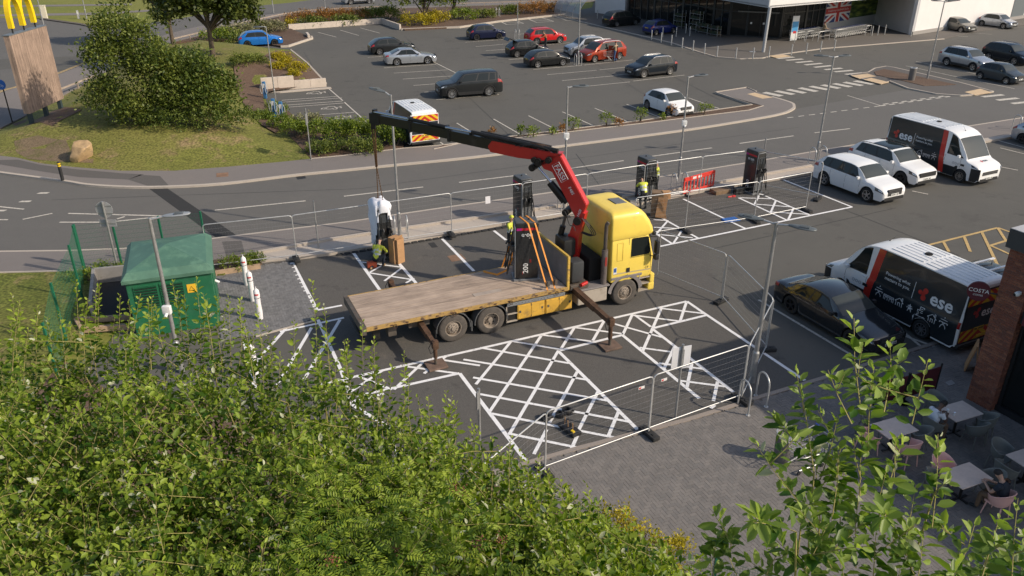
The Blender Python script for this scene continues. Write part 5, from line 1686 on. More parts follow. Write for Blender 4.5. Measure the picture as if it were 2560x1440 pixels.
MB().box(4.55, 5.3, .05, .75, 1.02, 1.22, .02).build('valve_block', M_STEEL, T)
MB().cyl((4.95, .0, 1.20), (5.25, .12, 1.20), .07, n=10).build('control_valve', M_CRED, T, 40)
MB().box(5.55, 6.1, .5, 2.1, 1.0, 1.9, .05).build('engine_cover', M_UNDER, T)
# ---- crane: coordinates (r along the jib, z) in the jib's vertical plane
_col_l = Vector((5.35, 1.25, 0))
_col_w = Matrix.Rotation(LH, 4, 'Z') @ _col_l + LO
_tip_w = Vector((-5.56, 31.23, 0))
_bd = (_tip_w - _col_w); _bd.z = 0; _bd.normalize()
_Ri = Matrix.Rotation(-LH, 4, 'Z')
_bl = (_Ri @ _bd.to_4d().to_3d())
_bl = Vector((_bl.x, _bl.y, 0)).normalized()
_nl = Vector((-_bl.y, _bl.x, 0))
_camn = _nl if (Matrix.Rotation(LH, 4, 'Z') @ _nl).y < 0 else -_nl
def CR(r, z, off=0.0):
	return _col_l + _bl * r + _camn * off + Vector((0, 0, z))
def bar(name, a, b, w, h, m, w1=None, h1=None, off=0.0, sm=None, par=None):
	return MB().beam(CR(*a, off), CR(*b, off), w, h, Vector((0, 0, 1)), w1, h1).build(name, m, par or T, sm)
MB().cyl(_col_l + Vector((0, 0, .98)), _col_l + Vector((0, 0, 1.5)), .36, .30, 20).build('slew_base', M_BLKST, T, 40)
bar('crane_column', (.12, 1.4), (.02, 2.7), .42, .48, M_CRED, .40, .42)
bar('crane_column_head', (.02, 2.55), (-.22, 3.62), .40, .40, M_CRED, .34, .34)
mb_out = [(-.42, 3.93), (-.28, 3.50), (-.06, 3.34), (.10, 3.55), (.34, 3.98), (.95, 4.98), (1.28, 5.04), (1.38, 5.20), (1.12, 5.58), (.64, 5.62)]
q = MB()
V = [CR(r, z, -.17) for r, z in mb_out] + [CR(r, z, .17) for r, z in mb_out]
n = len(mb_out)
q.add(V, [tuple(range(n)), tuple(range(2 * n - 1, n - 1, -1))] + [((i + 1) % n, i, n + i, n + (i + 1) % n) for i in range(n)])
me = q.mesh('main_boom', M_CRED)
bm = bmesh.new(); bm.from_mesh(me); bmesh.ops.recalc_face_normals(bm, faces=bm.faces[:]); bmesh.ops.bevel(bm, geom=bm.edges[:], offset=.025, segments=2, affect='EDGES'); bm.to_mesh(me); bm.free()
boom = link('main_boom', me, T)
d_ = (CR(-.18, 3.75) - CR(.95, 5.50)).normalized()
u_ = _camn.cross(d_).normalized() if _camn.cross(d_).z > 0 else -_camn.cross(d_).normalized()
M_LETW = mat('letter_white', (0.78, 0.78, 0.76), .5)
org = CR(.80, 5.30, .176)
text_letters(boom, 'FASSI', org + d_ * .05 - u_ * .10, d_, u_, .27, M_LETW, .012)
fr = MB()
w_ = text_geo('FASSI', .012)[2] * .27
bx = [org + d_ * (-.01) - u_ * .155, org + d_ * (w_ + .10) - u_ * .155, org + d_ * (w_ + .10) + u_ * .145, org + d_ * (-.01) + u_ * .145]
fr.tube([b + _camn * .003 for b in bx], .011, 5, closed=True)
fr.build('letter_frame', M_LETW, boom)
text_letters(boom, 'F485', CR(.22, 4.52, .176) - u_ * .09, d_, u_, .16, M_LETW, .006)
d2 = Vector((0, 0, 1)) * .9 - _bl * .3; d2.normalize()
u2 = _camn.cross(d2); u2 = u2 if u2.dot(_bl) > 0 else -u2
text_letters(boom, 'FASSI', CR(-.16, 3.44, .176), d2, u2.normalized(), .13, M_LETW, .006)
lc = MB().cyl(CR(.62, 2.35, .1), CR(.48, 2.95, .1), .11, n=14).build('lift_cylinder', M_BLKST, T, 40)
MB().cyl(CR(.48, 2.95, .1), CR(.36, 3.55, .1), .055, n=12).build('piston', M_STEEL, lc, 40)
MB().cyl(CR(.34, 3.55, -.24), CR(.34, 3.55, .30), .13, n=16).build('pivot_pin', M_BLKST, T, 40)
MB().cyl(CR(-.12, 3.28, -.24), CR(-.12, 3.28, .28), .15, n=16).build('pivot_pin', M_BLKST, T, 40)
oc = MB().cyl(CR(.36, 3.86, .02), CR(1.04, 4.52, .02), .125, n=14).build('jib_cylinder', M_BLKST, T, 40)
bar('cylinder_guard', (.50, 3.86), (1.10, 4.50), .22, .14, M_BLKST)
MB().cyl(CR(1.0, 4.5, .02), CR(1.60, 5.08, .02), .055, n=12).build('piston', M_PISTON, oc, 40)
for r_, z_, rr in ((1.68, 5.06, .13), (1.46, 5.30, .14), (1.05, 5.42, .12), (1.62, 5.36, .10)):
	MB().cyl(CR(r_, z_, -.26), CR(r_, z_, .30), rr, n=18).cyl(CR(r_, z_, .30), CR(r_, z_, .33), rr * .6, n=12).build('pivot_pin', M_BLKST, T, 40)
bar('knuckle_link', (1.05, 5.42), (1.68, 5.06), .34, .16, M_BLKST)
J = lambda r: 5.42 + (r - .9) * (6.09 - 5.42) / 7.7
jo = [(.60, J(.6) + .30), (.95, J(.9) - .02), (1.5, J(1.5) - .14), (2.3, J(2.3) - .22), (3.42, J(3.42) - .24), (3.52, J(3.5) - .05), (3.35, J(3.35) + .20), (1.0, J(1.0) + .26)]
q = MB()
n = len(jo)
V = [CR(r, z, -.17) for r, z in jo] + [CR(r, z, .17) for r, z in jo]
q.add(V, [tuple(range(n)), tuple(range(2 * n - 1, n - 1, -1))] + [((i + 1) % n, i, n + i, n + (i + 1) % n) for i in range(n)])
me = q.mesh('jib_housing', M_CRED)
bm = bmesh.new(); bm.from_mesh(me); bmesh.ops.recalc_face_normals(bm, faces=bm.faces[:]); bmesh.ops.bevel(bm, geom=bm.edges[:], offset=.02, segments=2, affect='EDGES'); bm.to_mesh(me); bm.free()
jib = link('jib_housing', me, T)
M_JIB = mat('jib_black', (0.014, 0.014, 0.0145), .33, .1, coat=.3)
for r0, r1, h, w in ((1.6, 5.2, .40, .29), (5.2, 6.9, .36, .26), (6.9, 8.35, .32, .23)):
	bar('jib_extension', (r0, J(r0) + .06), (r1, J(r1) + .02), w, h, M_JIB)
	bar('extension_collar', (r1 - .10, J(r1) + .02), (r1 + .02, J(r1) + .02), w + .05, h + .07, M_BLKST)
bar('jib_head', (8.3, J(8.3) + .0), (8.72, J(8.7) - .02), .25, .46, M_BLKST, .2, .40)
for r0, r1, off in ((.75, 4.2, .10), (1.1, 3.9, -.08)):
	MB().cyl(CR(r0, J(r0) + .36, off), CR(r1, J(r1) + .34, off), .075, n=12).build('extension_cylinder', M_BLKST, T, 40)
MB().cyl(CR(4.2, J(4.2) + .34, .10), CR(5.3, J(5.3) + .30, .10), .045, n=10).build('piston', M_PISTON, T, 40)
MB().cyl(CR(5.3, J(5.3) + .30, .06), CR(6.9, J(6.9) + .29, .06), .07, n=12).build('extension_cylinder', M_BLKST, T, 40)
MB().cyl(CR(6.9, J(6.9) + .29, .06), CR(8.5, J(8.5) + .26, .06), .045, n=10).build('piston', M_PISTON, T, 40)
for r_ in (1.2, 4.25, 5.3, 6.9, 8.5):
	bar('cylinder_bracket', (r_ - .06, J(r_) + .14), (r_ + .06, J(r_) + .14), .2, .42, M_BLKST)
for k in range(7):
	o0 = rng.uniform(-.12, .25)
	P = []
	r0, z0 = .55 + rng.uniform(-.1, .3), 5.66
	for t in np.linspace(0, 1, 9):
		P.append(CR(lerp(r0, 1.9 + .1 * k, t), lerp(5.62, J(1.9) + .25, t) + .18 * math.sin(t * math.pi) * (1 + .3 * k / 6), o0 + .06 * math.sin(t * 5 + k)))
	MB().tube(P, .014, 6).build('hose', M_BLACK if k % 2 else M_RUST, T, 60)
for k in range(3):
	P = []
	for t in np.linspace(0, 1, 14):
		a = t * math.pi
		P.append(CR(-.28 - (.42 + .05 * k) * math.sin(a), lerp(3.42, 2.85, t) - .30 * math.sin(a), .2 - .06 * k))
	MB().tube(P, .016, 6).build('hose', M_BLACK, T, 60)
P = [CR(lerp(.4, -.1, t), lerp(3.62, 2.9, t) + .1 * math.sin(t * 9), .34) for t in np.linspace(0, 1, 12)]
MB().tube(P, .016, 6).build('hose', M_BLACK, T, 60)
# ---- outriggers
def outrigger(x, y_in, y_out, zb, w, m_b, leg_r):
	b = MB().beam((x, lerp(y_in, y_out, 0), zb), (x, lerp(y_in, y_out, .62), zb - .04), w, w * 1.1).build('outrigger_beam', m_b, T)
	MB().beam((x, lerp(y_in, y_out, .60), zb - .04), (x, y_out, zb - .06), w * .8, w * .9).build('inner_beam', m_b, b)
	l = MB().cyl((x, y_out, .34), (x, y_out, zb + .12), leg_r * 1.35, n=14).box(x - .1, x + .1, y_out - .1, y_out + .1, zb - .18, zb + .10, .02).build('outrigger_leg', m_b, T, 40)
	MB().cyl((x, y_out, .06), (x, y_out, .40), leg_r, n=12).build('leg_ram', M_STEEL, l, 40)
	MB().box(x - .33, x + .33, y_out - .30, y_out + .30, .02, .085, .012).build('outrigger_pad', mat('pad_board', (0.15, 0.10, 0.075), .8, var=.35, vscale=4), T)
	MB().tube([(x - .1, y_out + .02, zb + .05), (x - .22, y_out, zb - .12), (x - .16, y_out - .02, zb - .34), (x - .06, y_out, zb - .3)], .013, 6).build('hose', M_BLACK, T, 60)
outrigger(4.75, .3, -2.50, 1.02, .20, M_RUST, .055)
outrigger(4.75, 2.2, 5.0, 1.02, .20, M_RUST, .055)
outrigger(-1.1, .5, -1.25, .86, .18, M_RUST, .05)
outrigger(-1.1, 2.0, 3.75, .86, .18, M_RUST, .05)
MB().box(-1.5, -.75, .3, .62, .72, 1.0, .02).box(-2.2, -1.9, .4, .8, .5, 1.0, .02).build('outrigger_box', M_STEEL, T)
MB().box(-2.75, -2.5, .3, .45, .55, 1.05).build('tail_bracket', M_BLKST, T)
# ================================================================== chargers and lifted load
M_CHG = mat('charger_black', (0.018, 0.019, 0.02), .35, coat=.4)
M_CHG2 = mat('charger_trim', (0.30, 0.31, 0.32), .4, .5)
M_CHGT = mat('charger_top', (0.075, 0.08, 0.085), .5)
M_CRD = mat('charger_red', (0.50, 0.02, 0.03), .4)
M_CPUR = mat('charger_magenta', (0.38, 0.01, 0.20), .4)
M_CABLE = mat('cable_black', (0.012, 0.012, 0.012), .5)
M_SCREEN = mat('screen_dark', (0.05, 0.055, 0.06), .08)
def charger(name, loc, rz, label, cable_floor=True, detail=True):
	t = thing(name, loc, rz, label, 'charger', 'rapid chargers for the new bays')
	w, d, h = .30, .42, 2.22
	MB().box(-w - .05, w + .05, -d - .06, d + .06, 0, .07, .01).build('base_plate', M_CHG2, t)
	MB().box(-w, w, -d, d, .06, h, .05).build('cabinet', M_CHG, t, 40)
	MB().box(-w + .02, w - .02, -d + .02, d - .02, h - .01, h + .05, .03).build('top_cover', M_CHGT, t, 40)
	MB().cyl((0, .1, h + .04), (0, .1, h + .10), .035, n=10).build('status_lamp', M_BLACK, t, 40)
	for sgn in (1, -1):
		x = sgn * (w + .004)
		q = MB().box(min(x, x - sgn * .01), max(x, x - sgn * .01), -d + .04, d - .04, h - .25, h - .16).build('colour_band', M_CRD, t)
		MB().box(min(x + sgn * .002, x), max(x + sgn * .002, x), (-d + .04) if sgn > 0 else (d - .22), (-d + .22) if sgn > 0 else (d - .04), h - .25, h - .16).build('band_end', M_CPUR, q)
		ux = (0, sgn, 0)
		f = MB()
		text_letters(t, 'e·on', (x + sgn * .004, 0, h - .48), ux, (0, 0, 1), .24, M_LETW, .014, True)
		s_ = MB(); text_on(s_, 'drive', (x + sgn * .004, -sgn * -.06, h - .56), ux, (0, 0, 1), .06, .002); s_.build('small_print', M_LETW, t)['kind'] = 'stuff'
		text_letters(t, '200', (x + sgn * .004, sgn * .04, .30), (0, 0, 1), (0, -sgn, 0), .27, M_LETW, .01)
		s_ = MB(); text_on(s_, 'kW', (x + sgn * .004, sgn * .16, .72), (0, 0, 1), (0, -sgn, 0), .09, .003); text_on(s_, 'max', (x + sgn * .004, sgn * -.14, .26), (0, 0, 1), (0, -sgn, 0), .07, .002); s_.build('small_print', M_CRD, t)['kind'] = 'stuff'
	yf = -d - .006
	MB().tube([(-w + .03, yf, .12), (-w + .03, yf, h - .12), (-w + .09, yf, h - .05), (w - .09, yf, h - .05), (w - .03, yf, h - .12), (w - .03, yf, .12)], .018, 6).build('face_frame', M_CHG2, t, 50)
	MB().box(-.2, .2, yf - .006, yf + .01, h - .62, h - .28, .006).build('screen', M_SCREEN, t)
	for i, sg in enumerate((-1, 1)):
		x = sg * .17
		MB().box(x - .07, x + .07, yf - .14, yf + .01, 1.12, 1.36, .02).build('holster', M_BLACK, t, 40)
		MB().tube([(x, yf - .10, 1.34), (x, yf - .22, 1.40), (x, yf - .28, 1.30)], [.03, .045, .03], 8).build('plug', M_BLACK, t, 50)
		P = []
		for u in np.linspace(0, 1, 22):
			a = u * math.pi
			P.append((x + sg * .10 * math.sin(a), yf - .08 - .22 * math.sin(a) , 1.28 + (.95 * (2 * u - 1) ** 2 - .95) * 1.05 if u < .5 else lerp(.28, 1.92, ((u - .5) / .5) ** 1.4)))
		MB().tube(P, .022, 7).build('charging_cable', M_CABLE, t, 60)
	if cable_floor:
		P = [(.2 + .3 * math.cos(a) , yf - .25 - .2 * math.sin(a), .05 + .05 * max(0, math.sin(a * 2))) for a in np.linspace(0, 5.5, 26)]
		MB().tube(P, .022, 7).build('charging_cable', M_CABLE, t, 60)
	lv = MB()
	for i in range(16):
		z = .2 + i * .045
		lv.box(-.2, .2, yf - .004, yf + .006, z, z + .018)
	lv.build('louvres', M_CHG2, t)['kind'] = 'stuff'
	return t
CH_RZ = yaw(G(1708, 498), G(1863, 572)) + math.pi / 2
c_ = G(1881, 484)
charger('rapid_charger', (c_.x, c_.y + .25, .02), CH_RZ, 'black charger beside the red plastic barrier')
c_ = G(1612, 506)
charger('rapid_charger', (c_.x, c_.y + .25, .02), CH_RZ, 'black charger with two workers around it')
c_ = G(1306, 561)
charger('rapid_charger', (c_.x, c_.y + .2, .02), CH_RZ, 'black charger standing behind the lorry deck')
lp = Matrix.Rotation(LH, 4, 'Z') @ Vector((3.36, 1.36, 1.255)) + LO
charger('rapid_charger', lp, R(-82), 'black charger strapped upright on the lorry deck', False)
M_STRAP = mat('strap_orange', (0.72, 0.27, 0.03), .6, var=.1)
st = thing('ratchet_straps', LO, LH, 'orange ratchet straps over the charger on the lorry deck', 'strap')
def local_l(p): return _Ri @ (Vector(p) - LO)
_cl = local_l(lp)
for dx, x_deck in ((-.10, 3.62), (.16, 3.92)):
	top = Vector((_cl.x + dx, _cl.y, 1.255 + 2.29))
	P = [(x_deck, .0, 1.27), (x_deck - .02, .03, 1.28), (_cl.x + dx + .03, _cl.y - .34, 3.50), (_cl.x + dx, _cl.y - .30, 3.535), (_cl.x + dx, _cl.y + .30, 3.54), (_cl.x + dx - .02, _cl.y + .34, 3.50), (_cl.x + dx - .35, 2.5, 1.27)]
	s_ = MB()
	for i in range(len(P) - 1): s_.beam(P[i], P[i + 1], .055, .008, (0, -1, .2))
	s_.build('strap', M_STRAP, st)
	MB().box(x_deck - .05, x_deck + .05, -.03, .06, 1.42, 1.62, .01).build('ratchet', M_STEEL, st)
P = [(2.1, 2.4, 1.28), (2.45, 1.9, 1.29), (2.75, 1.7, 1.5), (2.95, 1.62, 2.0)]
s_ = MB()
for i in range(3): s_.beam(P[i], P[i + 1], .07, .01, (0, -1, .3))
s_.build('loose_strap', M_STRAP, st)
wc = G(957, 644)
WRZ = CH_RZ + R(4)
wch = charger('rapid_charger', (wc.x, wc.y + .2, .06), WRZ, 'charger half wrapped in white sheet being lowered by the crane')
M_SHEET = mat('white_sheet', (0.74, 0.75, 0.80), .75, var=.06, vscale=4, bump=.3, bscale=9)
w, d, h = .30, .42, 2.22
def ring(z, grow, x_hi):
	P = []
	n = 30
	for i in range(n):
		a = 2 * math.pi * i / n
		ca, sa = math.cos(a), math.sin(a)
		ex_ = abs(ca) ** .5 * (1 if ca > 0 else -1); ey_ = abs(sa) ** .5 * (1 if sa > 0 else -1)
		f = 1 + .10 * math.sin(a * 5 + z * 4) + .06 * math.sin(a * 9 - z * 6)
		P.append(((w + grow) * ex_ * f, (d + grow) * ey_ * f, z + .05 * math.sin(a * 3)))
	return P
rows = []
for z, g in ((2.52, -.16), (2.50, -.08), (2.42, .02), (2.30, .06), (2.0, .06), (1.7, .07), (1.4, .07), (1.1, .06), (.8, .05), (.55, .04), (.42, .02)):
	rg = ring(z, g, 0)
	rows.append(rg)
V = [p for r_ in rows for p in r_]; n = 30
F = []
for i in range(len(rows) - 1):
	for j in range(n):
		a = 2 * math.pi * (j + .5) / n
		z = rows[i][j][2]
		ca, sa = math.cos(a), math.sin(a)
		if sa < -.45 and z < 1.82 + .3 * ca: continue
		if ca < 0 and z < 1.75 - 1.7 * (sa + .7) / 1.3: continue
		if ca > .3 and z < 1.3: continue
		F.append((i * n + j, (i + 1) * n + j, (i + 1) * n + (j + 1) % n, i * n + (j + 1) % n))
F.append(tuple(range(n)))
sh = link('plastic_sheet', to_mesh('plastic_sheet', V, F, None, [M_SHEET], 60), None, (wc.x, wc.y + .2, .06), (0, 0, WRZ))
tag(sh, 'white sheet draped over the charger hanging from the crane', 'sheet')
ch = thing('lifting_chain', (wc.x, wc.y + .2, 0), 0, 'rusty lifting chain hanging from the crane tip to the wrapped charger', 'chain')
tip_w = Matrix.Rotation(LH, 4, 'Z') @ CR(8.62, J(8.62) - .2) + LO
base = Vector((wc.x, wc.y + .2, 0))
top_ = tip_w - base
hk = Vector((top_.x * .25, top_.y * .25, 4.05))
M_CHAIN = mat('chain_rust', (0.16, 0.085, 0.04), .6, .4, var=.4, vscale=20)
MB().box(top_.x - .09, top_.x + .09, top_.y - .08, top_.y + .08, top_.z - .25, top_.z + .1, .03).build('hook_block', M_BLKST, ch)
for dx in (-.05, .05):
	n_l = 34
	q = MB()
	for i in range(n_l):
		p = (top_ + Vector((dx, 0, -.2))).lerp(hk + Vector((dx * .4, 0, 0)), i / (n_l - 1))
		q.box(p.x - (.028 if i % 2 else .010), p.x + (.028 if i % 2 else .010), p.y - (.010 if i % 2 else .028), p.y + (.010 if i % 2 else .028), p.z - .045, p.z + .045)
	q.build('chain_fall', M_CHAIN, ch)['kind'] = 'stuff'
MB().tube([(hk.x, hk.y, hk.z + .1), (hk.x + .04, hk.y, hk.z), (hk.x, hk.y, hk.z - .08), (hk.x - .05, hk.y, hk.z - .04)], .02, 7).build('hook', M_RUST, ch, 60)
for tx, ty, tz in ((-.08, .2, 2.55), (.22, -.25, 2.38)):
	q = MB()
	n_l = 30
	for i in range(n_l):
		p = hk.lerp(Vector((tx, ty, tz)), i / (n_l - 1))
		q.box(p.x - (.02 if i % 2 else .007), p.x + (.02 if i % 2 else .007), p.y - (.007 if i % 2 else .02), p.y + (.007 if i % 2 else .02), p.z - .035, p.z + .035)
	q.build('sling_leg', M_CHAIN, ch)['kind'] = 'stuff'
	MB().tube([(tx + .05 * math.cos(a), ty, tz - .05 + .07 * math.sin(a)) for a in np.linspace(0, 2 * math.pi, 11)[:-1]], .014, 6, closed=True).build('shackle', M_RUST, ch, 60)
# ================================================================== site furniture
M_GALV = mat('galvanised', (0.36, 0.36, 0.355), .45, .55, var=.18, vscale=6)
M_GALV_L = mat('galvanised_bright', (0.52, 0.52, 0.51), .4, .5, var=.12, vscale=6)
M_LED = mat('lamp_head', (0.12, 0.135, 0.14), .5, .2)
M_LED_L = mat('lamp_head_light', (0.34, 0.36, 0.37), .45, .3)
M_BOXW = mat('white_box', (0.72, 0.72, 0.7), .5)
M_GREEN = mat('kiosk_green', (0.014, 0.125, 0.055), .5, var=.15, vscale=2, dirt=(0.03, 0.13, 0.07), dscale=3, dlo=.5, dhi=.7)
M_GREENR = mat('kiosk_roof', (0.075, 0.165, 0.115), .5, var=.15, vscale=1.5, dirt=(0.13, 0.25, 0.17), dscale=2)
M_GFENCE = mat('fence_green', (0.012, 0.125, 0.065), .5)
M_CARD = mat('cardboard', (0.42, 0.235, 0.11), .85, var=.12, vscale=5)
M_REDP = mat('barrier_red', (0.66, 0.045, 0.03), .45, var=.08)
# ---- temporary fence panels
def fence_mesh(Lp):
	H, r = 2.0, .021
	f = MB()
	f.tube([(0, 0, .08), (0, 0, H - .12), (.035, 0, H - .035), (.12, 0, H), (Lp - .12, 0, H), (Lp - .035, 0, H - .035), (Lp, 0, H - .12), (Lp, 0, .08)], r, 8)
	f.cyl((0, 0, .24), (Lp, 0, .24), r * .9, n=8)
	w = MB()
	for i in range(1, 9):
		z = .24 + i * (H - .26) / 9
		w.cyl((0, 0, z), (Lp, 0, z), .0021, n=4, caps=False)
	k = int(Lp / .115)
	for i in range(1, k):
		w.cyl((i * Lp / k, .004, .24), (i * Lp / k, .004, H - .02), .0007, n=3, caps=False)
	return f.mesh('fence_frame', M_GALV_L, 60), w.mesh('fence_wires', mat('fence_wire', (0.36, 0.36, 0.35), .5, .4))
FB = MB().box(-.12, .12, -.36, .36, 0, .13, .03)
for yy in (-.2, 0, .2): FB.box(-.05, .05, yy - .05, yy + .05, .125, .15, .01)
fb_me = FB.mesh('foot_block', m_rub, 40)
_fm = {}
def fence(a, b, label, feet=(1, 1), z=.0, group='temporary fence panels round the works'):
	p, q_ = G(*a, z), G(*b, z)
	Lp = (q_ - p).length
	key = round(Lp, 1)
	if key not in _fm: _fm[key] = fence_mesh(key)
	t = thing('site_fence_panel', p, yaw(p, q_), label, 'fence panel', group)
	t.scale = (Lp / key, 1, 1)
	link('frame', _fm[key][0], t)
	link('wire_mesh', _fm[key][1], t)['kind'] = 'stuff'
	for k, e in ((0, 0.0), (1, key)):
		if feet[k]: link('foot_block', fb_me, t, (e + (.03 if k else -.03), 0, 0))
	return t
bk = [(526, 676), (743, 650), (938, 619), (1130, 588), (1306, 561), (1465, 534), (1606, 509), (1747, 486), (1890, 465)]
names = ['first', 'second', 'third', 'fourth', 'fifth', 'sixth', 'seventh', 'eighth']
panels = []
for i in range(8):
	panels.append(fence(bk[i], bk[i + 1], 'tall wire fence panel along the concrete strip, %s from the green kiosk' % names[i], (1 if i in (0, 1, 3) else 0, 0), .13))
fence((1582, 600), (1712, 580), 'wire fence panel right behind the yellow cab', (0, 1))
fence((1712, 580), (1884, 555), 'wire fence panel across the bays in front of the blue mat', (0, 1))
fence((1884, 555), (2013, 528), 'wire fence panel across the hatched bay before the last charger', (0, 1))
fence((1893, 470), (2042, 500), 'wire fence panel closing the end behind the last charger', (0, 1))
fence((1643, 690), (1801, 755), 'wire fence panel running from the cab to the lower right', (0, 1))
fence((1805, 756), (1912, 877), 'wire fence panel beside the twin headed lamp post', (0, 1))
fence((1914, 879), (1853, 1003), 'wire fence panel seen almost edge on by the near lamp post', (0, 1))
f_ = fence((1622, 1086), (1851, 1003), 'near wire fence panel in front of the white sign', (0, 1), .04)
g_ = fence((1363, 1183), (1620, 1088), 'near wire fence panel across the cross hatched paint', (1, 1), .04)
fence((1190, 1345), (1362, 1186), 'near wire fence panel running into the bushes', (0, 0), .04)
m_tagw = mat('tag_white', (0.72, 0.7, 0.68), .6); m_tagr = mat('tag_red', (0.55, 0.03, 0.03), .5)
for t_, x in ((f_, .35), (g_, None)):
	x = x if x is not None else 3.0
	o_ = MB().box(x - .1, x + .1, -.03, -.022, 1.72, 1.80).build('maker_tag', m_tagw, t_)
	MB().box(x - .085, x - .02, -.034, -.03, 1.735, 1.785).build('tag_print', m_tagr, o_)
MB().box(1.6, 1.83, -.03, -.024, 1.28, 1.62).build('notice', mat('notice_paper', (0.74, 0.73, 0.76), .7), panels[3])
# ---- lamp posts
def lamp_post(base, top_y, heads, label, r=.062, h=None, boxes=None, z=0.0, taper=.75):
	p = G(base[0], base[1], z)
	if h is None:
		v = (top_y - 720) / CAM_F
		d = p.y * (_S + v * _C) / (_C - v * _S)
		h = CAM_H - d - z
	t = thing('lamp_post', p, 0, label, 'lamp post', 'lamp posts of the retail park')
	q = MB()
	q.cyl((0, 0, 0), (0, 0, 1.1), r * 1.45, n=14)
	q.cyl((0, 0, 1.1), (0, 0, 1.16), r * 1.45, r, n=14)
	q.cyl((0, 0, 1.16), (0, 0, h), r, r * taper, n=14)
	q.build('pole', M_GALV, t, 40)
	q = MB().box(-.05, .05, -r * 1.5, -r * 1.3, .4, .85, .01).build('inspection_door', M_GALV, t)
	for az, ln, tl, m in heads:
		az = R(az); d = Vector((math.cos(az), math.sin(az), 0))
		a0, a1 = Vector((0, 0, h - .06)), d * ln * .45 + Vector((0, 0, h - .02 + tl * .4))
		MB().tube([a0, a1], .032, 8).build('arm', M_GALV_L, t, 50)
		hd = MB()
		prof = [(0, .05, .03), (.1, .09, .045), (.3, .15, .05), (.55, .16, .045), (.72, .12, .035), (.78, .05, .02)]
		sd = Vector((-d.y, d.x, 0))
		up = Vector((0, 0, 1))
		rows = []
		for x, w_, th in prof:
			c = a1 + d * x + up * (tl * x * .6)
			rows.append([c + sd * (w_ * math.cos(k * math.pi / 6)) + up * (th * math.sin(k * math.pi / 6) + .01) for k in range(12)])
		n_ = 12
		V = [v for r_ in rows for v in r_]
		F = []
		for i in range(len(rows) - 1):
			for j in range(n_):
				F.append((i * n_ + j, i * n_ + (j + 1) % n_, (i + 1) * n_ + (j + 1) % n_, (i + 1) * n_ + j))
		F += [tuple(range(n_ - 1, -1, -1)), tuple((len(rows) - 1) * n_ + j for j in range(n_))]
		hd.add(V, F)
		ho = hd.build('lamp_head', m, t, 50)
		fin = MB()
		for k in range(7):
			c = a1 + d * (.34 + k * .04) + up * (tl * .3 + .055)
			fin.beam(c - sd * .11, c + sd * .11, .012, .03)
		fin.build('cooling_fins', M_LED, ho)['kind'] = 'stuff'
	for zb in boxes or ():
		MB().box(-.13, .13, -.2, -.04, zb - .14, zb + .14, .03).cyl((0, -.2, zb - .1), (0, -.32, zb - .16), .05, n=8).build('camera_box', M_BOXW, t, 40)
	return t
lamp_post((455, 930), 545, [(8, .9, .12, M_LED_L)], 'near lamp post leaning over the green kiosk', .068, boxes=(2.35,))
lamp_post((1000, 590), 237, [(155, .55, .25, M_LED)], 'lamp post behind the wrapped charger with a tilted head', .06, z=.1)
lamp_post((1410, 524), 216, [(10, .5, .0, M_LED)], 'lamp post rising past the red crane boom', .055, boxes=(3.7,), z=.1)
lamp_post((1697, 443), 191, [(15, .7, .05, M_LED)], 'lamp post beside the standing worker', .055, boxes=(3.0,), z=.1)
lamp_post((2040, 402), 141, [(15, .6, .02, M_LED), (165, .6, .02, M_LED)], 'twin headed lamp post behind the white cars', .06, z=.1)
lamp_post((1879, 955), 556, [(-33, .8, .02, M_LED), (147, .8, .02, M_LED)], 'twin headed lamp post at the patio corner', .075)
lamp_post((2318, 197), 2, [(10, .6, .02, M_LED), (175, .6, .02, M_LED)], 'twin headed lamp post on the crossing island', .055, z=.1)
lamp_post((1445, 161), None, [(20, .6, .02, M_LED)], 'lamp post between the parked cars of the upper car park', .05, h=5.9)
lamp_post((1294, 83), None, [(20, .6, .02, M_LED)], 'lamp post behind the red crossover', .05, h=5.9)
lamp_post((690, 262), 66, [(200, .25, .0, M_LED)], 'slim lamp post over the small charging bays', .045, z=.12)
lamp_post((255, 172), 60, [(20, .3, .0, M_LED)], 'slim lamp post behind the big bush', .05)
lamp_post((109, 62), None, [(20, .6, .0, M_LED)], 'far lamp post beside the timber sign', .06, h=7.5)
lamp_post((217, 47), None, [(20, .6, .0, M_LED)], 'far lamp post on the top verge', .06, h=7.5)
lamp_post((815, 42), None, [(20, .6, .0, M_LED)], 'far lamp post above the orange planting', .06, h=7.5)
lamp_post((684, 33), None, [(20, .6, .0, M_LED)], 'far lamp post at the kerb of the far road', .06, h=7.5)
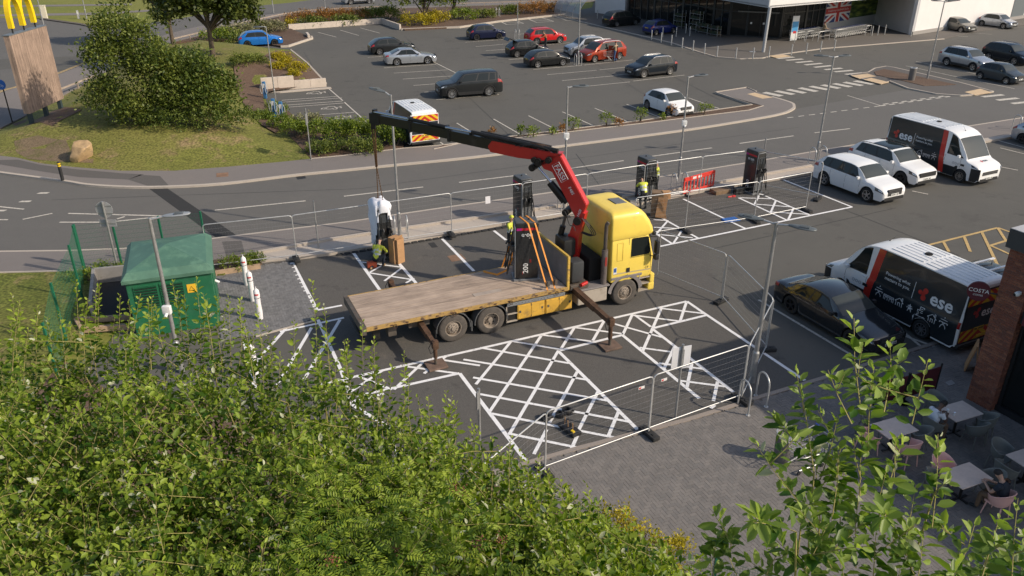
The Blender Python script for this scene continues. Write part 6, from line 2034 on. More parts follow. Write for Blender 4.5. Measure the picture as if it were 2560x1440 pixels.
# ---- steel hoops
def hoop_mesh(w=.62, h=1.0, r=.028):
	P = [(-w / 2, 0, 0), (-w / 2, 0, h - w / 2)] + [(-w / 2 * math.cos(a), 0, h - w / 2 + w / 2 * math.sin(a)) for a in np.linspace(0, math.pi, 11)[1:-1]] + [(w / 2, 0, h - w / 2), (w / 2, 0, 0)]
	return MB().tube(P, r, 10).cyl((-w / 2, 0, 0), (-w / 2, 0, .015), .07, n=10).cyl((w / 2, 0, 0), (w / 2, 0, .015), .07, n=10).mesh('steel_hoop', M_GALV_L, 60)
hm_ = hoop_mesh()
hrz = yaw(G(1845, 1012), G(1868, 1038))
for px_, py_, lb, z in ((988, 592, 'left steel hoop at the lamp post behind the wrapped charger', .1), (1019, 592, 'right steel hoop at the lamp post behind the wrapped charger', .1),
					   (1398, 528, 'steel hoop left of the lamp post behind the crane', .1), (1424, 524, 'steel hoop right of the lamp post behind the crane', .1),
					   (1683, 481, 'steel hoop left of the lamp post by the standing worker', .1), (1710, 478, 'steel hoop right of the lamp post by the standing worker', .1),
					   (2028, 412, 'left steel hoop beside the white cars', .1), (2054, 408, 'right steel hoop beside the white cars', .1),
					   (1857, 1024, 'near steel hoop left of the patio lamp post', .03), (1902, 1003, 'near steel hoop right of the patio lamp post', .03),
					   (1438, 163, 'left steel hoop between the cars of the upper car park', 0), (1451, 161, 'right steel hoop between the cars of the upper car park', 0),
					   (2538, 326, 'left steel hoop at the right edge', .1), (2556, 322, 'right steel hoop at the right edge', .1),
					   (1240, 40, 'left steel hoop in the far planting bed', .16), (1248, 40, 'right steel hoop in the far planting bed', .16),
					   (1288, 98, 'left steel hoop behind the navy hatchback', 0), (1297, 97, 'right steel hoop behind the navy hatchback', 0)):
	p = G(px_, py_, z)
	tag(link('steel_hoop', hm_, None, p, (0, 0, hrz)), lb, 'hoop', 'steel hoops protecting the lamp posts')
# ---- plain posts and signs
def post(name, base, h, label, cat, r=.032, m=None, z=0.0, group=None):
	p = G(base[0], base[1], z)
	t = thing(name, p, 0, label, cat, group)
	MB().cyl((0, 0, 0), (0, 0, h), r, n=10).build('pole', m or M_GALV, t, 40)
	return t
post('steel_post', (797, 622), 2.2, 'bare steel post behind the fence left of the wrapped charger', 'post', z=.1)
post('steel_post', (1898, 466), 2.6, 'bare steel post behind the last charger', 'post', z=.1)
t = post('bay_sign_post', (778, 400), 3.0, 'grey post with a sign seen edge on at the hedge', 'sign', z=.12)
MB().box(-.012, .012, -.25, .25, 2.1, 2.7).build('sign_plate', M_GALV, t)
t = post('sign_post', (1688, 1047), 2.55, 'square white sign seen from behind on a post in the hatched bays', 'sign', .036)
sp_rz = R(18)
pl = MB().box(-.30, .30, .03, .045, 1.72, 2.45, .004).build('sign_plate', mat('sign_back', (0.66, 0.66, 0.68), .5), t, rot=(0, 0, sp_rz))
MB().box(-.08, .08, .012, .03, 1.8, 2.35).build('sign_channel', M_GALV, pl)
t = post('steel_post', (1200, 1130), 2.1, 'steel post rising out of the bushes beside the hatched paint', 'post', .04)
MB().box(-.16, .0, -.02, .02, 1.5, 2.05, .004).build('sign_plate', M_GALV, t, rot=(0, 0, R(70)))
t = post('round_sign_post', (297, 681), 3.05, 'round traffic sign and plate seen from behind on a leaning post', 'sign', .045, z=.1)
M_SGN = mat('sign_grey', (0.33, 0.33, 0.33), .5, var=.1)
dsk = MB().cyl((-.02, .05, 2.70), (-.02, .065, 2.70), .34, n=32).build('sign_disc', M_SGN, t)
for z_ in (2.55, 2.86): MB().box(-.3, .3, .035, .05, z_ - .02, z_ + .02).build('sign_channel', M_GALV, dsk)
pl = MB().box(-.34, .34, .05, .065, 1.98, 2.28, .004).build('sign_plate', M_SGN, t)
MB().box(-.32, .32, .035, .05, 2.11, 2.15).build('sign_channel', M_GALV, pl)
t = post('cycle_sign_post', (31, 306), 2.6, 'blue round sign on a dark post at the left edge', 'sign', .04, M_BLKST, z=.04)
dsk = MB().cyl((-.05, -.05, 2.55), (-.05, -.065, 2.55), .33, n=28).build('sign_disc', mat('sign_blue', (0.015, 0.13, 0.48), .4), t)
q = MB()
for k in range(2): q.tube([(-.15 + k * .2 + .06 * math.cos(a), -.07, 2.45 + .06 * math.sin(a)) for a in np.linspace(0, 6.28, 13)[:-1]], .012, 5, closed=True)
q.tube([(-.15, -.07, 2.45), (-.05, -.07, 2.58), (.05, -.07, 2.45)], .012, 5)
q.build('cycle_symbol', M_BOXW, dsk)['kind'] = 'stuff'
p = G(157, 451, .1)
t = thing('verge_bollard', p, 0, 'black bollard with a yellow band by the kerb', 'bollard')
MB().cyl((0, 0, 0), (0, 0, 1.0), .085, n=18).ball((0, 0, 1.0), .085, 14, 6, (1, 1, .4)).build('body', M_BLACK, t, 40)
MB().cyl((0, 0, .78), (0, 0, .86), .089, n=18).build('yellow_band', M_CHEV_Y, t, 40)
MB().cyl((0, 0, .90), (0, 0, .98), .089, n=18).build('yellow_band', M_CHEV_Y, t, 40)
p = GM(205, 402)
bm = bmesh.new()
bmesh.ops.create_icosphere(bm, subdivisions=4, radius=1.0)
rr = random.Random(5)
pls = [(Vector((rr.gauss(0, 1), rr.gauss(0, 1), rr.gauss(0, .7))).normalized(), rr.uniform(.5, .85)) for _ in range(11)]
for v in bm.verts:
	for n_, d_ in pls:
		e = v.co.dot(n_) - d_
		if e > 0: v.co -= n_ * e * .92
	v.co += Vector((math.sin(v.co.y * 9 + v.co.z * 5), math.sin(v.co.z * 8), math.sin(v.co.x * 9))) * .012
	v.co = Vector((v.co.x * .80 + v.co.z * .12, v.co.y * .62, v.co.z * .86))
me = bpy.data.meshes.new('boulder'); bm.to_mesh(me); bm.free()
me.polygons.foreach_set('use_smooth', [True] * len(me.polygons)); me.set_sharp_from_angle(angle=R(28))
me.materials.append(mat('sandstone', (0.42, 0.285, 0.15), .9, var=.35, vscale=2.2, dirt=(0.2, 0.16, 0.12), dscale=2.5, dlo=.55, dhi=.7, bump=.6, bscale=12))
tag(link('boulder', me, None, (p.x, p.y + .3, p.z + .48), (0, R(14), .4)), 'tan sandstone boulder on the dry grass bank', 'boulder')
# ---- timber totem sign with the yellow arched letter
SX, SY0, SY1, SZ0, SZ1 = -31.15, 51.6, 56.0, 1.15, 6.0
sg_t = thing('timber_totem_sign', (0, 0, 0), 0, 'tall timber clad sign on dark legs with a yellow arched letter', 'sign')
M_SLAT = wood('cladding_timber', (0.30, 0.215, 0.165), (14.0, 14.0, 1.0))
zf = HM(-31, 53)
for y in (51.9, 53.8, 55.7):
	MB().box(SX - .35, SX - .1, y - .11, y + .11, HM(SX, y) - .3, SZ0 + .3).build('leg', mat('totem_leg', (0.04, 0.06, 0.065), .5), sg_t)
MB().box(SX - .40, SX - .05, SY0 + .03, SY1 - .03, SZ0 + .02, SZ1 - .01).build('core', M_UNDER, sg_t)
nsl = 40
for i in range(nsl):
	y = lerp(SY0, SY1, i / nsl)
	MB().box(SX - .05, SX - .012 + rng.uniform(0, .006), y + .006, y + (SY1 - SY0) / nsl - .006, SZ0, SZ1).build('slat', M_SLAT, sg_t)
for i in range(4):
	x = SX - .40 + i * .098
	MB().box(x + .004, x + .092, SY0 - .012, SY0 + .028, SZ0, SZ1).build('slat', M_SLAT, sg_t)
MB().box(SX - .45, SX + .01, SY0 - .05, SY1 + .03, SZ1 + .003, SZ1 + .06, .01).build('cap', mat('totem_cap', (0.13, 0.15, 0.17), .5), sg_t)
M_ARCH = mat('arch_yellow', (0.88, 0.60, 0.01), .4)
q = MB()
def arch(yc, w_, h, flip):
	out, inn = [], []
	N = 18
	for i in range(N + 1):
		t_ = i / N
		a = math.pi * t_
		y = -math.cos(a) * w_
		z = h * (math.sin(a) ** .62)
		out.append((y, z))
	for i in range(N + 1):
		t_ = i / N
		a = math.pi * t_
		y = -math.cos(a) * (w_ - .23)
		z = (h - .20) * (math.sin(a) ** .62)
		inn.append((y, z))
	return out, inn
for yc, x_off in ((53.05, 0.0), (54.35, .002)):
	out, inn = arch(yc, .78, 1.95, 0)
	for i in range(len(out) - 1):
		quad_ = [out[i], out[i + 1], inn[i + 1], inn[i]]
		V = [(SX - .36 + x_off, yc + p[0], SZ1 + .35 + p[1]) for p in quad_] + [(SX - .06 + x_off, yc + p[0], SZ1 + .35 + p[1]) for p in quad_]
		q.add(V, [(0, 1, 2, 3), (7, 6, 5, 4), (0, 4, 5, 1), (1, 5, 6, 2), (2, 6, 7, 3), (3, 7, 4, 0)])
q.build('arched_letter', M_ARCH, sg_t)
for y in (52.4, 53.7, 55.05):
	MB().cyl((SX - .2, y, SZ1), (SX - .2, y, SZ1 + .42), .05, n=8).build('stub', M_BLKST, sg_t)
# ---- knee rail along the far footway
def knee_rail(pts, label, step=2.4, z=.05, h=.55):
	W_ = [G(p[0], p[1], z) for p in pts]
	t = thing('knee_rail', W_[0], 0, label, 'rail', 'timber knee rails along the far footway')
	o = W_[0]
	acc = 0.0
	for i in range(len(W_) - 1):
		a, b = W_[i] - o, W_[i + 1] - o
		MB().beam(a + Vector((0, 0, h)), b + Vector((0, 0, h)), .09, .12).build('rail', M_RAIL, t)
		n_ = max(1, int((b - a).length / step))
		for k in range(n_):
			p = a.lerp(b, k / n_)
			MB().box(p.x - .05, p.x + .05, p.y - .05, p.y + .05, -.1, h - .06).build('post', M_RAIL, t)
M_RAIL = mat('rail_timber', (0.33, 0.27, 0.22), .8, var=.2)
knee_rail([(430, 112), (560, 80), (700, 48), (760, 38), (860, 31), (960, 27)], 'timber knee rail above the orange planting')
knee_rail([(1120, 20), (1300, 14), (1500, 6)], 'timber knee rail near the top edge beside the shelter')
knee_rail([(150, 243), (240, 206)], 'timber knee rail behind the timber sign')
def wall_run(name, pts, h, th, label, z=0.0, panel=1.9, hs=None):
	W_ = [G(p[0], p[1], z) for p in pts]
	t = thing(name, W_[0], 0, label, 'wall')
	for i in range(len(W_) - 1):
		a, b = W_[i] - W_[0], W_[i + 1] - W_[0]
		L_ = (b - a).length
		k = max(1, round(L_ / panel))
		d = (b - a).normalized(); rz = math.atan2(d.y, d.x)
		for j in range(k):
			c = a.lerp(b, (j + .5) / k)
			hh = h if hs is None else hs(i, j, k)
			MB().box(-L_ / k / 2 + .006, L_ / k / 2 - .006, -th / 2, th / 2, -.1, hh, .012).build('wall_panel', M_WALLC, t, loc=c, rot=(0, 0, rz))
M_WALLC = mat('pale_concrete', (0.56, 0.48, 0.40), .8, var=.10, vscale=2, dirt=(0.40, 0.34, 0.28), dscale=2.5, dlo=.55, dhi=.75, coords='World')
wall_run('low_wall', [(722, 75), (955, 59), (1001, 75)], .62, .22, 'long low pale wall along the far planting bed')
wall_run('retaining_wall', [(655, 229), (816, 216)], .7, .25, 'pale concrete retaining wall above the small charging bays', 0, 1.15, lambda i, j, k: 1.05 if j < 2 else .66)
slab('wall_footing', px_poly([(668, 232), (826, 219), (829, 222), (700, 233)]), M_KERB, 0, .06)
wall_run('stub_wall', [(768, 91), (773, 98)], .45, .25, 'short pale stub of wall by the bed corner')
# ---- small blue wall-box chargers on the bank
for px_, py_, lb in ((664, 243), 0, 'upper blue charge post on the bank'), ((686, 290), 0, 'middle blue charge post with coiled cable'), ((706, 298), 0, 'lower blue charge post with coiled cable'):
	pass
for (px_, py_), lb in (((664, 246), 'upper blue charge post on the soil bank'), ((687, 292), 'middle blue charge post with a coiled white cable'), ((706, 300), 'lower blue charge post with a coiled white cable')):
	p = G(px_, py_, .12)
	t = thing('charge_post', p, 0, lb, 'charger', 'small blue charge posts')
	MB().box(-.12, .12, -.09, .09, 0, 1.25, .03).build('body', mat('charge_blue', (0.05, 0.17, 0.36), .4), t, 40)
	MB().box(-.08, .08, -.1, -.088, .8, 1.1, .01).build('panel', M_BOXW, t)
	for s_ in (-1, 1):
		MB().tube([(s_ * .18 + .16 * math.cos(a) * .6, -.12, .72 + .34 * math.sin(a)) for a in np.linspace(0, 6.28, 17)[:-1]], .02, 6, closed=True).build('coiled_cable', mat('cable_grey', (0.42, 0.44, 0.45), .5), t, 60)
# ---- green kiosk
K = thing('electricity_kiosk', (-12.34, 26.43, .02), R(19.7), 'green electricity kiosk with hipped roof and louvred vents', 'kiosk')
hw, hd_ = 1.38, 1.55
MB().box(-hw, hw, -hd_, hd_, -.05, 2.08, .03).build('body', M_GREEN, K)
rf = MB()
e, ez = .10, 2.08
lv = [(-hw - e, -hd_ - e, ez), (hw + e, -hd_ - e, ez), (hw + e, hd_ + e, ez), (-hw - e, hd_ + e, ez)]
lv2 = [(p[0], p[1], ez + .12) for p in lv]
lv3 = [(p[0] * .87, p[1] * .88, ez + .33) for p in lv]
V = lv + lv2 + lv3 + [(0, 0, ez + .66)]
F = [(3, 2, 1, 0)]
for i in range(4):
	j = (i + 1) % 4
	F += [(i, j, 4 + j, 4 + i), (4 + i, 4 + j, 8 + j, 8 + i), (8 + i, 8 + j, 12)]
rf.add(V, F)
rf.build('roof', M_GREENR, K)
for x0 in (-1.18, -.34):
	fr_ = MB().box(x0, x0 + .78, -hd_ - .03, -hd_ + .01, 1.05, 1.92, .006).build('vent', M_GREEN, K)
	MB().box(x0 + .04, x0 + .74, -hd_ - .034, -hd_ - .028, 1.09, 1.88).build('vent_back', M_UNDER, fr_)
	for k in range(8):
		z = 1.12 + k * .1
		MB().beam((x0 + .04, -hd_ - .05, z + .03), (x0 + .74, -hd_ - .05, z + .03), .012, .08, (0, -.6, 1)).build('louvre_blade', M_GREEN, fr_)
ws = MB().box(.52, .82, -hd_ - .018, -hd_ - .004, 1.42, 1.74).build('warning_sign', mat('warning_yellow', (0.78, 0.45, 0.03), .5), K)
q = MB().tube([(.58, -hd_ - .022, 1.5), (.76, -hd_ - .022, 1.5), (.67, -hd_ - .022, 1.66)], .010, 5, closed=True)
q.build('warning_triangle', M_PRINT_D, ws)
MB().box(hw - .005, hw + .03, -1.0, 1.0, .1, 1.95, .01).build('side_door', M_GREEN, K)
MB().cyl((hw + .02, -.2, 1.15), (hw + .16, -.2, 1.05), .05, n=8).build('side_lamp', M_BOXW, K, 40)
wall_run('enclosure_wall', [(236, 800), (243, 712), (330, 703)], .72, .12, 'low grey enclosure wall left of the green kiosk', 0, 1.2)
for o_ in bpy.data.objects['enclosure_wall'].children: o_.data.materials[0] = mat('grey_board', (0.27, 0.255, 0.24), .8, var=.12)
sheet('enclosure_floor', px_poly([(240, 800), (246, 714), (330, 705), (345, 800)]), M_PATCH, .10)
sl = thing('timber_sleepers', G(250, 815), 0, 'pale timber sleepers edging the ground before the kiosk', 'timber')
for a, b in (((190, 808), (330, 800)), ((205, 832), (340, 822)), ((192, 808), (206, 832)), ((540, 690), (652, 672))):
	p, q_ = G(*a) - G(250, 815), G(*b) - G(250, 815)
	MB().beam(p + Vector((0, 0, .12)), q_ + Vector((0, 0, .12)), .12, .2).build('sleeper', mat('sleeper_timber', (0.40, 0.28, 0.18), .85, var=.2), sl)
# ---- green mesh fence round the kiosk
def mesh_fence(pts, label, h=2.2, z=.09, dens=.055, group='green mesh fence runs'):
	W_ = [G(p[0], p[1], z) for p in pts]
	t = thing('mesh_fence', W_[0], 0, label, 'fence', group)
	for p in W_:
		q0 = p - W_[0]
		MB().box(q0.x - .035, q0.x + .035, q0.y - .035, q0.y + .035, 0, h, .005).build('post', M_GFENCE, t)
	for i in range(len(W_) - 1):
		a, b = W_[i] - W_[0], W_[i + 1] - W_[0]
		L_ = (b - a).length
		q = MB()
		d = (b - a).normalized()
		n_ = int(L_ / dens)
		for k in range(1, n_):
			p = a + d * (L_ * k / n_)
			q.cyl(p + Vector((0, 0, .06)), p + Vector((0, 0, h - .06)), .0022, n=3, caps=False)
		for k in range(12):
			zz = .08 + k * (h - .16) / 11
			q.cyl(a + Vector((0, 0, zz)), b + Vector((0, 0, zz)), .0035, n=3, caps=False)
		q.build('mesh_panel', M_GFENCE, t)['kind'] = 'stuff'
mesh_fence([(216, 687), (308, 676), (420, 664), (522, 651)], 'green mesh fence behind the kiosk')
mesh_fence([(214, 690), (206, 745), (166, 850), (150, 960)], 'green mesh fence running towards the camera left of the kiosk')
mesh_fence([(1230, 1330), (1390, 1372), (1560, 1415), (1780, 1475), (1960, 1530)], 'low green mesh fence at the patio edge behind the bushes', 1.0, .03, .05)
# ---- white wrapped guard posts
for (px_, py_), lb in (((618, 712), 'white wrapped guard post furthest from the camera'), ((633, 752), 'second white wrapped guard post by the kiosk'), ((651, 797), 'third white wrapped guard post by the kiosk'), ((640, 945), 'white wrapped guard post half hidden in the leaves')):
	p = G(px_, py_, .02)
	t = thing('wrapped_guard_post', p, 0, lb, 'post', 'white wrapped guard posts')
	MB().lathe([(.001, 0), (.10, 0), (.115, .3), (.10, .6), (.11, .95), (.10, 1.15), (.05, 1.21), (.015, 1.24), (.02, 1.30), (.001, 1.31)], 16, 'z', False).build('wrapping', mat('wrap_white', (0.74, 0.72, 0.72), .5, var=.08, vscale=8, bump=.4, bscale=20), t, 50)
	MB().cyl((0, 0, .86), (0, 0, .88), .111, n=16).build('tie', M_BLACK, t)
	for k in range(3):
		a = -1.9 + k * .5
		MB().box(-.022, .022, -.004, .004, .99, 1.05).build('red_print', m_tagr, t, loc=(.108 * math.cos(a), .108 * math.sin(a), 0), rot=(0, R(0), a + math.pi / 2))
# ---- red plastic barrier
a, b = G(1706, 492, .02), G(1783, 470, .02)
t = thing('plastic_barrier', a, yaw(a, b), 'red plastic pedestrian barrier beside the charging bays', 'barrier')
Lb = (b - a).length
MB().box(0, Lb, -.03, .03, .78, 1.0, .02).box(0, Lb, -.03, .03, .14, .26, .02).box(0, .09, -.03, .03, .14, 1.0, .02).box(Lb - .09, Lb, -.03, .03, .14, 1.0, .02).build('frame', M_REDP, t)
for i in range(1, 9):
	x = Lb * i / 9
	MB().box(x - .035, x + .035, -.02, .02, .24, .80).build('slat', M_REDP, t)
for x in (.25, Lb - .25):
	MB().box(x - .04, x + .04, -.3, .3, 0, .08, .02).box(x - .03, x + .03, -.03, .03, .05, .2).build('foot', M_BLACK, t)
for x in (.75, 1.15):
	MB().box(x - .13, x + .13, -.036, -.03, .83, .95).build('label_plate', m_tagw, t)
# ---- cardboard, mats, tools
def box_thing(name, base, dims, rz, m, label, cat, z=0.0, tilt=0.0):
	p = G(base[0], base[1], z)
	t = thing(name, p, rz, label, cat)
	w_, d_, h_ = dims
	MB().box(-w_ / 2, w_ / 2, -d_ / 2, d_ / 2, 0.005, h_, .006).build('carton', m, t, rot=(0, tilt, 0))
	return t
t = box_thing('cardboard_box', (990, 655), (.42, .34, 1.15), CH_RZ + R(20), M_CARD, 'tall brown cardboard carton beside the kneeling worker', 'box')
MB().box(-.21, .21, -.02, .02, 1.15, 1.28).build('flap', M_CARD, t, rot=(R(12), 0, 0))
MB().box(.0, .1, -.176, -.17, .9, 1.05).build('white_label', m_tagw, t)
MB().box(-.19, .21, -.12, -.02, .0, 1.1).build('folded_sheet', M_CARD, t, loc=(.06, -.16, 0), rot=(0, 0, R(6)))
t = box_thing('cardboard_box', (1640, 540), (.55, .5, 1.25), R(-10), mat('cardboard_dark', (0.20, 0.13, 0.075), .85, var=.2), 'big brown cardboard carton behind the yellow cab roof', 'box')
MB().box(-.2, .25, -.04, .02, .05, 1.2).build('folded_sheet', M_CARD, t, loc=(.15, -.32, 0), rot=(R(-6), R(5), 0))
MB().box(-.16, .22, -.14, .14, 0, .36).build('small_carton', M_CARD, t, loc=(.36, .0, .92), rot=(0, 0, R(20)))
MB().box(-.05, .05, -.03, .0, 0, 1.0).build('folded_sheet', M_CARD, t, loc=(.45, -.3, 0), rot=(0, R(-14), 0))
t = box_thing('open_carton', (1800, 482), (.95, .55, .22), R(25), mat('cardboard_dark', (0.20, 0.13, 0.075), .85, var=.2), 'flat open carton on the ground beside the red barrier', 'box')
t = box_thing('tool_case', (1846, 484), (.5, .3, .32), R(20), M_BLACK, 'black tool case at the foot of the last charger', 'case')
MB().tube([(-.1, 0, .32), (-.1, 0, .38), (.1, 0, .38), (.1, 0, .32)], .014, 6).build('handle', M_BLACK, t, 50)
p = G(1826, 494)
t = thing('red_hand_tool', p, R(20), 'red handled tool lying in front of the last charger', 'tool')
MB().cyl((-.15, 0, .05), (.12, 0, .05), .04, n=8).box(.10, .28, -.06, .06, .01, .10, .02).build('body', m_tagr, t, 40)
p = G(1826, 551)
t = thing('folded_mat', p, R(17), 'blue folded mat lying on the charging bays', 'mat')
MB().box(-.42, .42, -.2, .2, .005, .04, .012).build('lower_fold', mat('mat_blue', (0.035, 0.13, 0.40), .7, var=.15), t)
MB().box(-.38, .36, -.16, .2, .042, .07, .012).build('upper_fold', mat('mat_blue', (0.035, 0.13, 0.40), .7, var=.15), t, rot=(R(2), 0, R(4)))
p = G(930, 668)
t = thing('tool_bag', p, R(20), 'orange red tool bag beside the kneeling worker', 'bag')
MB().box(-.2, .2, -.14, .14, .005, .26, .06).build('body', mat('bag_orange', (0.45, 0.08, 0.03), .7, var=.15), t, 50)
MB().tube([(-.1, 0, .25), (-.08, 0, .34), (.08, 0, .34), (.1, 0, .25)], .014, 6).build('handle', M_BLACK, t, 50)
for (px_, py_), lb, r_ in (((1364, 1046), 'left black cable ring on the hatched paint', .16), ((1399, 1040), 'middle black cable ring on the hatched paint', .13), ((1417, 1030), 'right black cable ring on the hatched paint', .15)):
	p = G(px_, py_, .02)
	t = thing('cable_reel_ring', p, 0, lb, 'ring')
	MB().lathe([(r_ * .6, 0), (r_, 0), (r_, .10), (r_ * .9, .12), (r_ * .6, .12)], 22, 'z').build('ring', M_BLACK, t, 40)
	MB().box(r_ * .8, r_ * 1.5, -.04, .04, .03, .09, .02).build('lug', M_BLACK, t)
p = G(1424, 1076, .02)
t = thing('paint_kit', p, R(-55), 'black tray of tools on the hatched paint by the fence', 'tray')
MB().box(-.36, .36, -.16, .16, 0, .12, .03).build('tray', M_BLACK, t)
for k in range(5):
	MB().cyl((-.2 + k * .08, rng.uniform(-.05, .05), .1), (-.22 + k * .09, rng.uniform(-.05, .05), .34), .013, n=6).build('tool_handle', (M_CARD, M_BLACK)[k % 2], t)
MB().box(.18, .30, -.12, -.04, .12, .17, .01).build('yellow_tag', M_CHEV_Y, t)
slab('service_cover', px_poly([(1118, 641), (1152, 635), (1165, 648), (1130, 655)]), mat('rust_cover', (0.22, 0.13, 0.08), .8, var=.3), 0, .014)
slab('dark_cover', px_poly([(1070, 609), (1085, 606), (1095, 618), (1080, 620)]), M_PATCH, 0, .014)
sheet('drain_grate', px_poly([(740, 442), (762, 440), (766, 446), (744, 449)]), M_BLKST, .010)
p = G(2278, 200, .13)
t = thing('litter_bin', p, 0, 'grey litter bin on the bark bed of the crossing island', 'bin')
MB().cyl((0, 0, 0), (0, 0, .95), .26, .27, 20).build('body', mat('bin_grey', (0.17, 0.16, 0.15), .5, .3), t, 40)
MB().lathe([(.20, .95), (.29, .95), (.29, 1.02), (.2, 1.04)], 20, 'z').build('rim', M_GALV_L, t, 40)
p = G(112, 46)
t = thing('utility_cabinet', p, R(12), 'cream utility cabinet on the far verge beside the timber sign', 'cabinet')
MB().box(-.35, .35, -.2, .2, -.05, 1.5, .03).build('body', mat('cabinet_cream', (0.66, 0.60, 0.46), .6, var=.06), t)
MB().box(-.37, .37, -.22, .22, 1.5, 1.56, .01).build('lid', mat('cabinet_cream', (0.66, 0.60, 0.46), .6), t)
p = G(197, 46)
t = thing('marker_post', p, R(8), 'short pale marker post on the far verge', 'post')
MB().box(-.12, .12, -.08, .08, -.05, .95, .02).build('body', mat('marker_grey', (0.5, 0.49, 0.46), .6, var=.06), t)
MB().box(-.1, .1, -.085, -.08, .5, .8).build('plate', M_BOXW, t)
# ================================================================== store
M_SWHITE = mat('store_white', (0.72, 0.70, 0.68), .6, var=.03, vscale=1)
M_SGREY = mat('store_fascia', (0.42, 0.43, 0.44), .5, var=.03)
M_SDARK = mat('store_frame', (0.02, 0.022, 0.024), .45)
M_SGLASS = glass_mat('store_glass', (0.012, 0.014, 0.014), .02)
store = thing('store', (0, 0, 0), 0, 'white and dark glass supermarket with a canopy at the top right', 'building')
SP = [Vector((10.7, 108.8, 0)), Vector((14.1, 105.5, 0)), Vector((23.4, 90.2, 0)), Vector((28.5, 88.4, 0)), Vector((31.5, 90.0, 0)), Vector((42.6, 98.7, 0)), Vector((43.5, 90.8, 0)), Vector((63.4, 104.1, 0)), Vector((85, 118.5, 0))]
ZF = .06
def wall(name, a, b, z0, z1, th, m, par=store):
	d = (b - a); L_ = d.length; rz = math.atan2(d.y, d.x)
	return MB().box(0, L_, 0, th, z0, z1).build(name, m, par, loc=a, rot=(0, 0, rz))
wall('end_panel', SP[0], SP[1], ZF, 6.5, .3, M_SWHITE)
bl_ = SP[0] + Vector((8, 14, 0))
wall('rear_wall', SP[0] + Vector((14, 13, 0)), SP[0], ZF, 6.5, .3, M_SWHITE)
bs = MB().box(0, 1.2, -.06, 0, 2.2, 3.4, .01).build('wall_sign', mat('sign_red_dark', (0.32, 0.04, 0.02), .5), store, loc=SP[0] + Vector((.6, -.55, 0)), rot=(0, 0, yaw(SP[0], SP[1])))
MB().box(.1, 1.1, -.066, -.058, 2.3, 3.3).build('sign_face', mat('sign_face_dark', (0.05, 0.03, 0.03), .5), bs)
def glazing(a, b, z1, bay, par=store, th=.12, trans=(2.6,)):
	d = b - a; L_ = d.length; rz = math.atan2(d.y, d.x)
	k = max(1, round(L_ / bay))
	for i in range(k):
		x0, x1 = L_ * i / k, L_ * (i + 1) / k
		MB().box(x0 + .05, x1 - .05, .04, .06, ZF + .1, z1).build('glass_pane', M_SGLASS, par, loc=a, rot=(0, 0, rz))
	for i in range(k + 1):
		x = L_ * i / k
		w_ = .07 if i % 4 else .16
		MB().box(x - w_, x + w_, -.02, th, ZF, z1 + .1).build('mullion', M_SDARK, par, loc=a, rot=(0, 0, rz))
	for z in trans:
		MB().box(0, L_, 0, th - .01, z - .05, z + .05).build('transom', M_SDARK, par, loc=a, rot=(0, 0, rz))
	MB().box(0, L_, 0, th, ZF, ZF + .12).build('plinth', M_SDARK, par, loc=a, rot=(0, 0, rz))
glazing(SP[1] + Vector((.3, -.5, 0)), SP[2], 6.0, 1.25)
glazing(SP[2], SP[3], 6.0, 1.7)
glazing(SP[3], SP[4], 6.0, 1.7)
dB = (SP[5] - SP[4]).normalized()
gl_end = SP[4] + dB * 3.4
glazing(SP[4], gl_end, 6.0, 1.1)
wall('poster_wall', gl_end, SP[5], ZF, 6.0, .3, mat('store_grey_wall', (0.40, 0.40, 0.39), .7, var=.03))
wall('inner_wall', SP[5], SP[6], ZF, 6.0, .3, M_SWHITE)
wall('side_wall', SP[6] + Vector((.02, -.02, 0)), SP[7], ZF, 7.0, .4, M_SWHITE)
wall('side_wall', SP[7], SP[8], ZF, 7.0, .4, M_SWHITE)
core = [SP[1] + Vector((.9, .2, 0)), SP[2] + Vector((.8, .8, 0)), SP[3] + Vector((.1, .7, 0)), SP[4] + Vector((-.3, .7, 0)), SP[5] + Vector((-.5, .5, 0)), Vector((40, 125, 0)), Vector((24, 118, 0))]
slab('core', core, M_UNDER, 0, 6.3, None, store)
K0 = G(1922, 18, 4.17); K1 = G(1815, 0, 4.17); K2 = G(2130, 0, 4.17)
dl = (K1 - K0).normalized(); dr = (K2 - K0).normalized()
CL = K0 + dl * 22; CRt = SP[6] + Vector((.3, 0, 0))
CRt = K0 + dr * ((SP[6] - K0).dot(dr) + 3.0)
can = [(K0.x, K0.y), (CRt.x, CRt.y), (48, 100), (40, 118), (18, 112), (CL.x, CL.y)]
MB().prism(can, 4.17, 4.30).build('canopy_soffit', M_SGREY, store)
def fascia(a, b, m, z0=4.10, z1=5.9):
	d = b - a; L_ = d.length
	MB().box(0, L_, 0, .12, z0, z1).build('fascia', m, store, loc=(a.x, a.y, 0), rot=(0, 0, math.atan2(d.y, d.x)))
fascia(K0, CRt, M_SWHITE)
fascia(CL, K0, M_SGREY)
cb = G(1908, 130, .06)
MB().cyl((cb.x, cb.y, .06), (cb.x + .1, cb.y + .1, 4.2), .16, n=16).build('column', mat('column_grey', (0.45, 0.45, 0.45), .45, .2), store, 40)
MB().cyl((cb.x - 1.0, cb.y + .2, .06), (cb.x - 1.0, cb.y + .2, .075), .3, n=16).build('drain_lid', M_SGREY, store)
d_ = SP[3] - SP[2]; rz_ = math.atan2(d_.y, d_.x)
for x in (1.9, 3.2):
	MB().box(x, x + .06, -.05, .02, ZF, 2.6).build('door_stile', M_SDARK, store, loc=SP[2], rot=(0, 0, rz_))
	MB().box(x + .25, x + .45, -.03, -.02, 1.4, 1.6).build('door_mark', M_BOXW, store, loc=SP[2], rot=(0, 0, rz_))
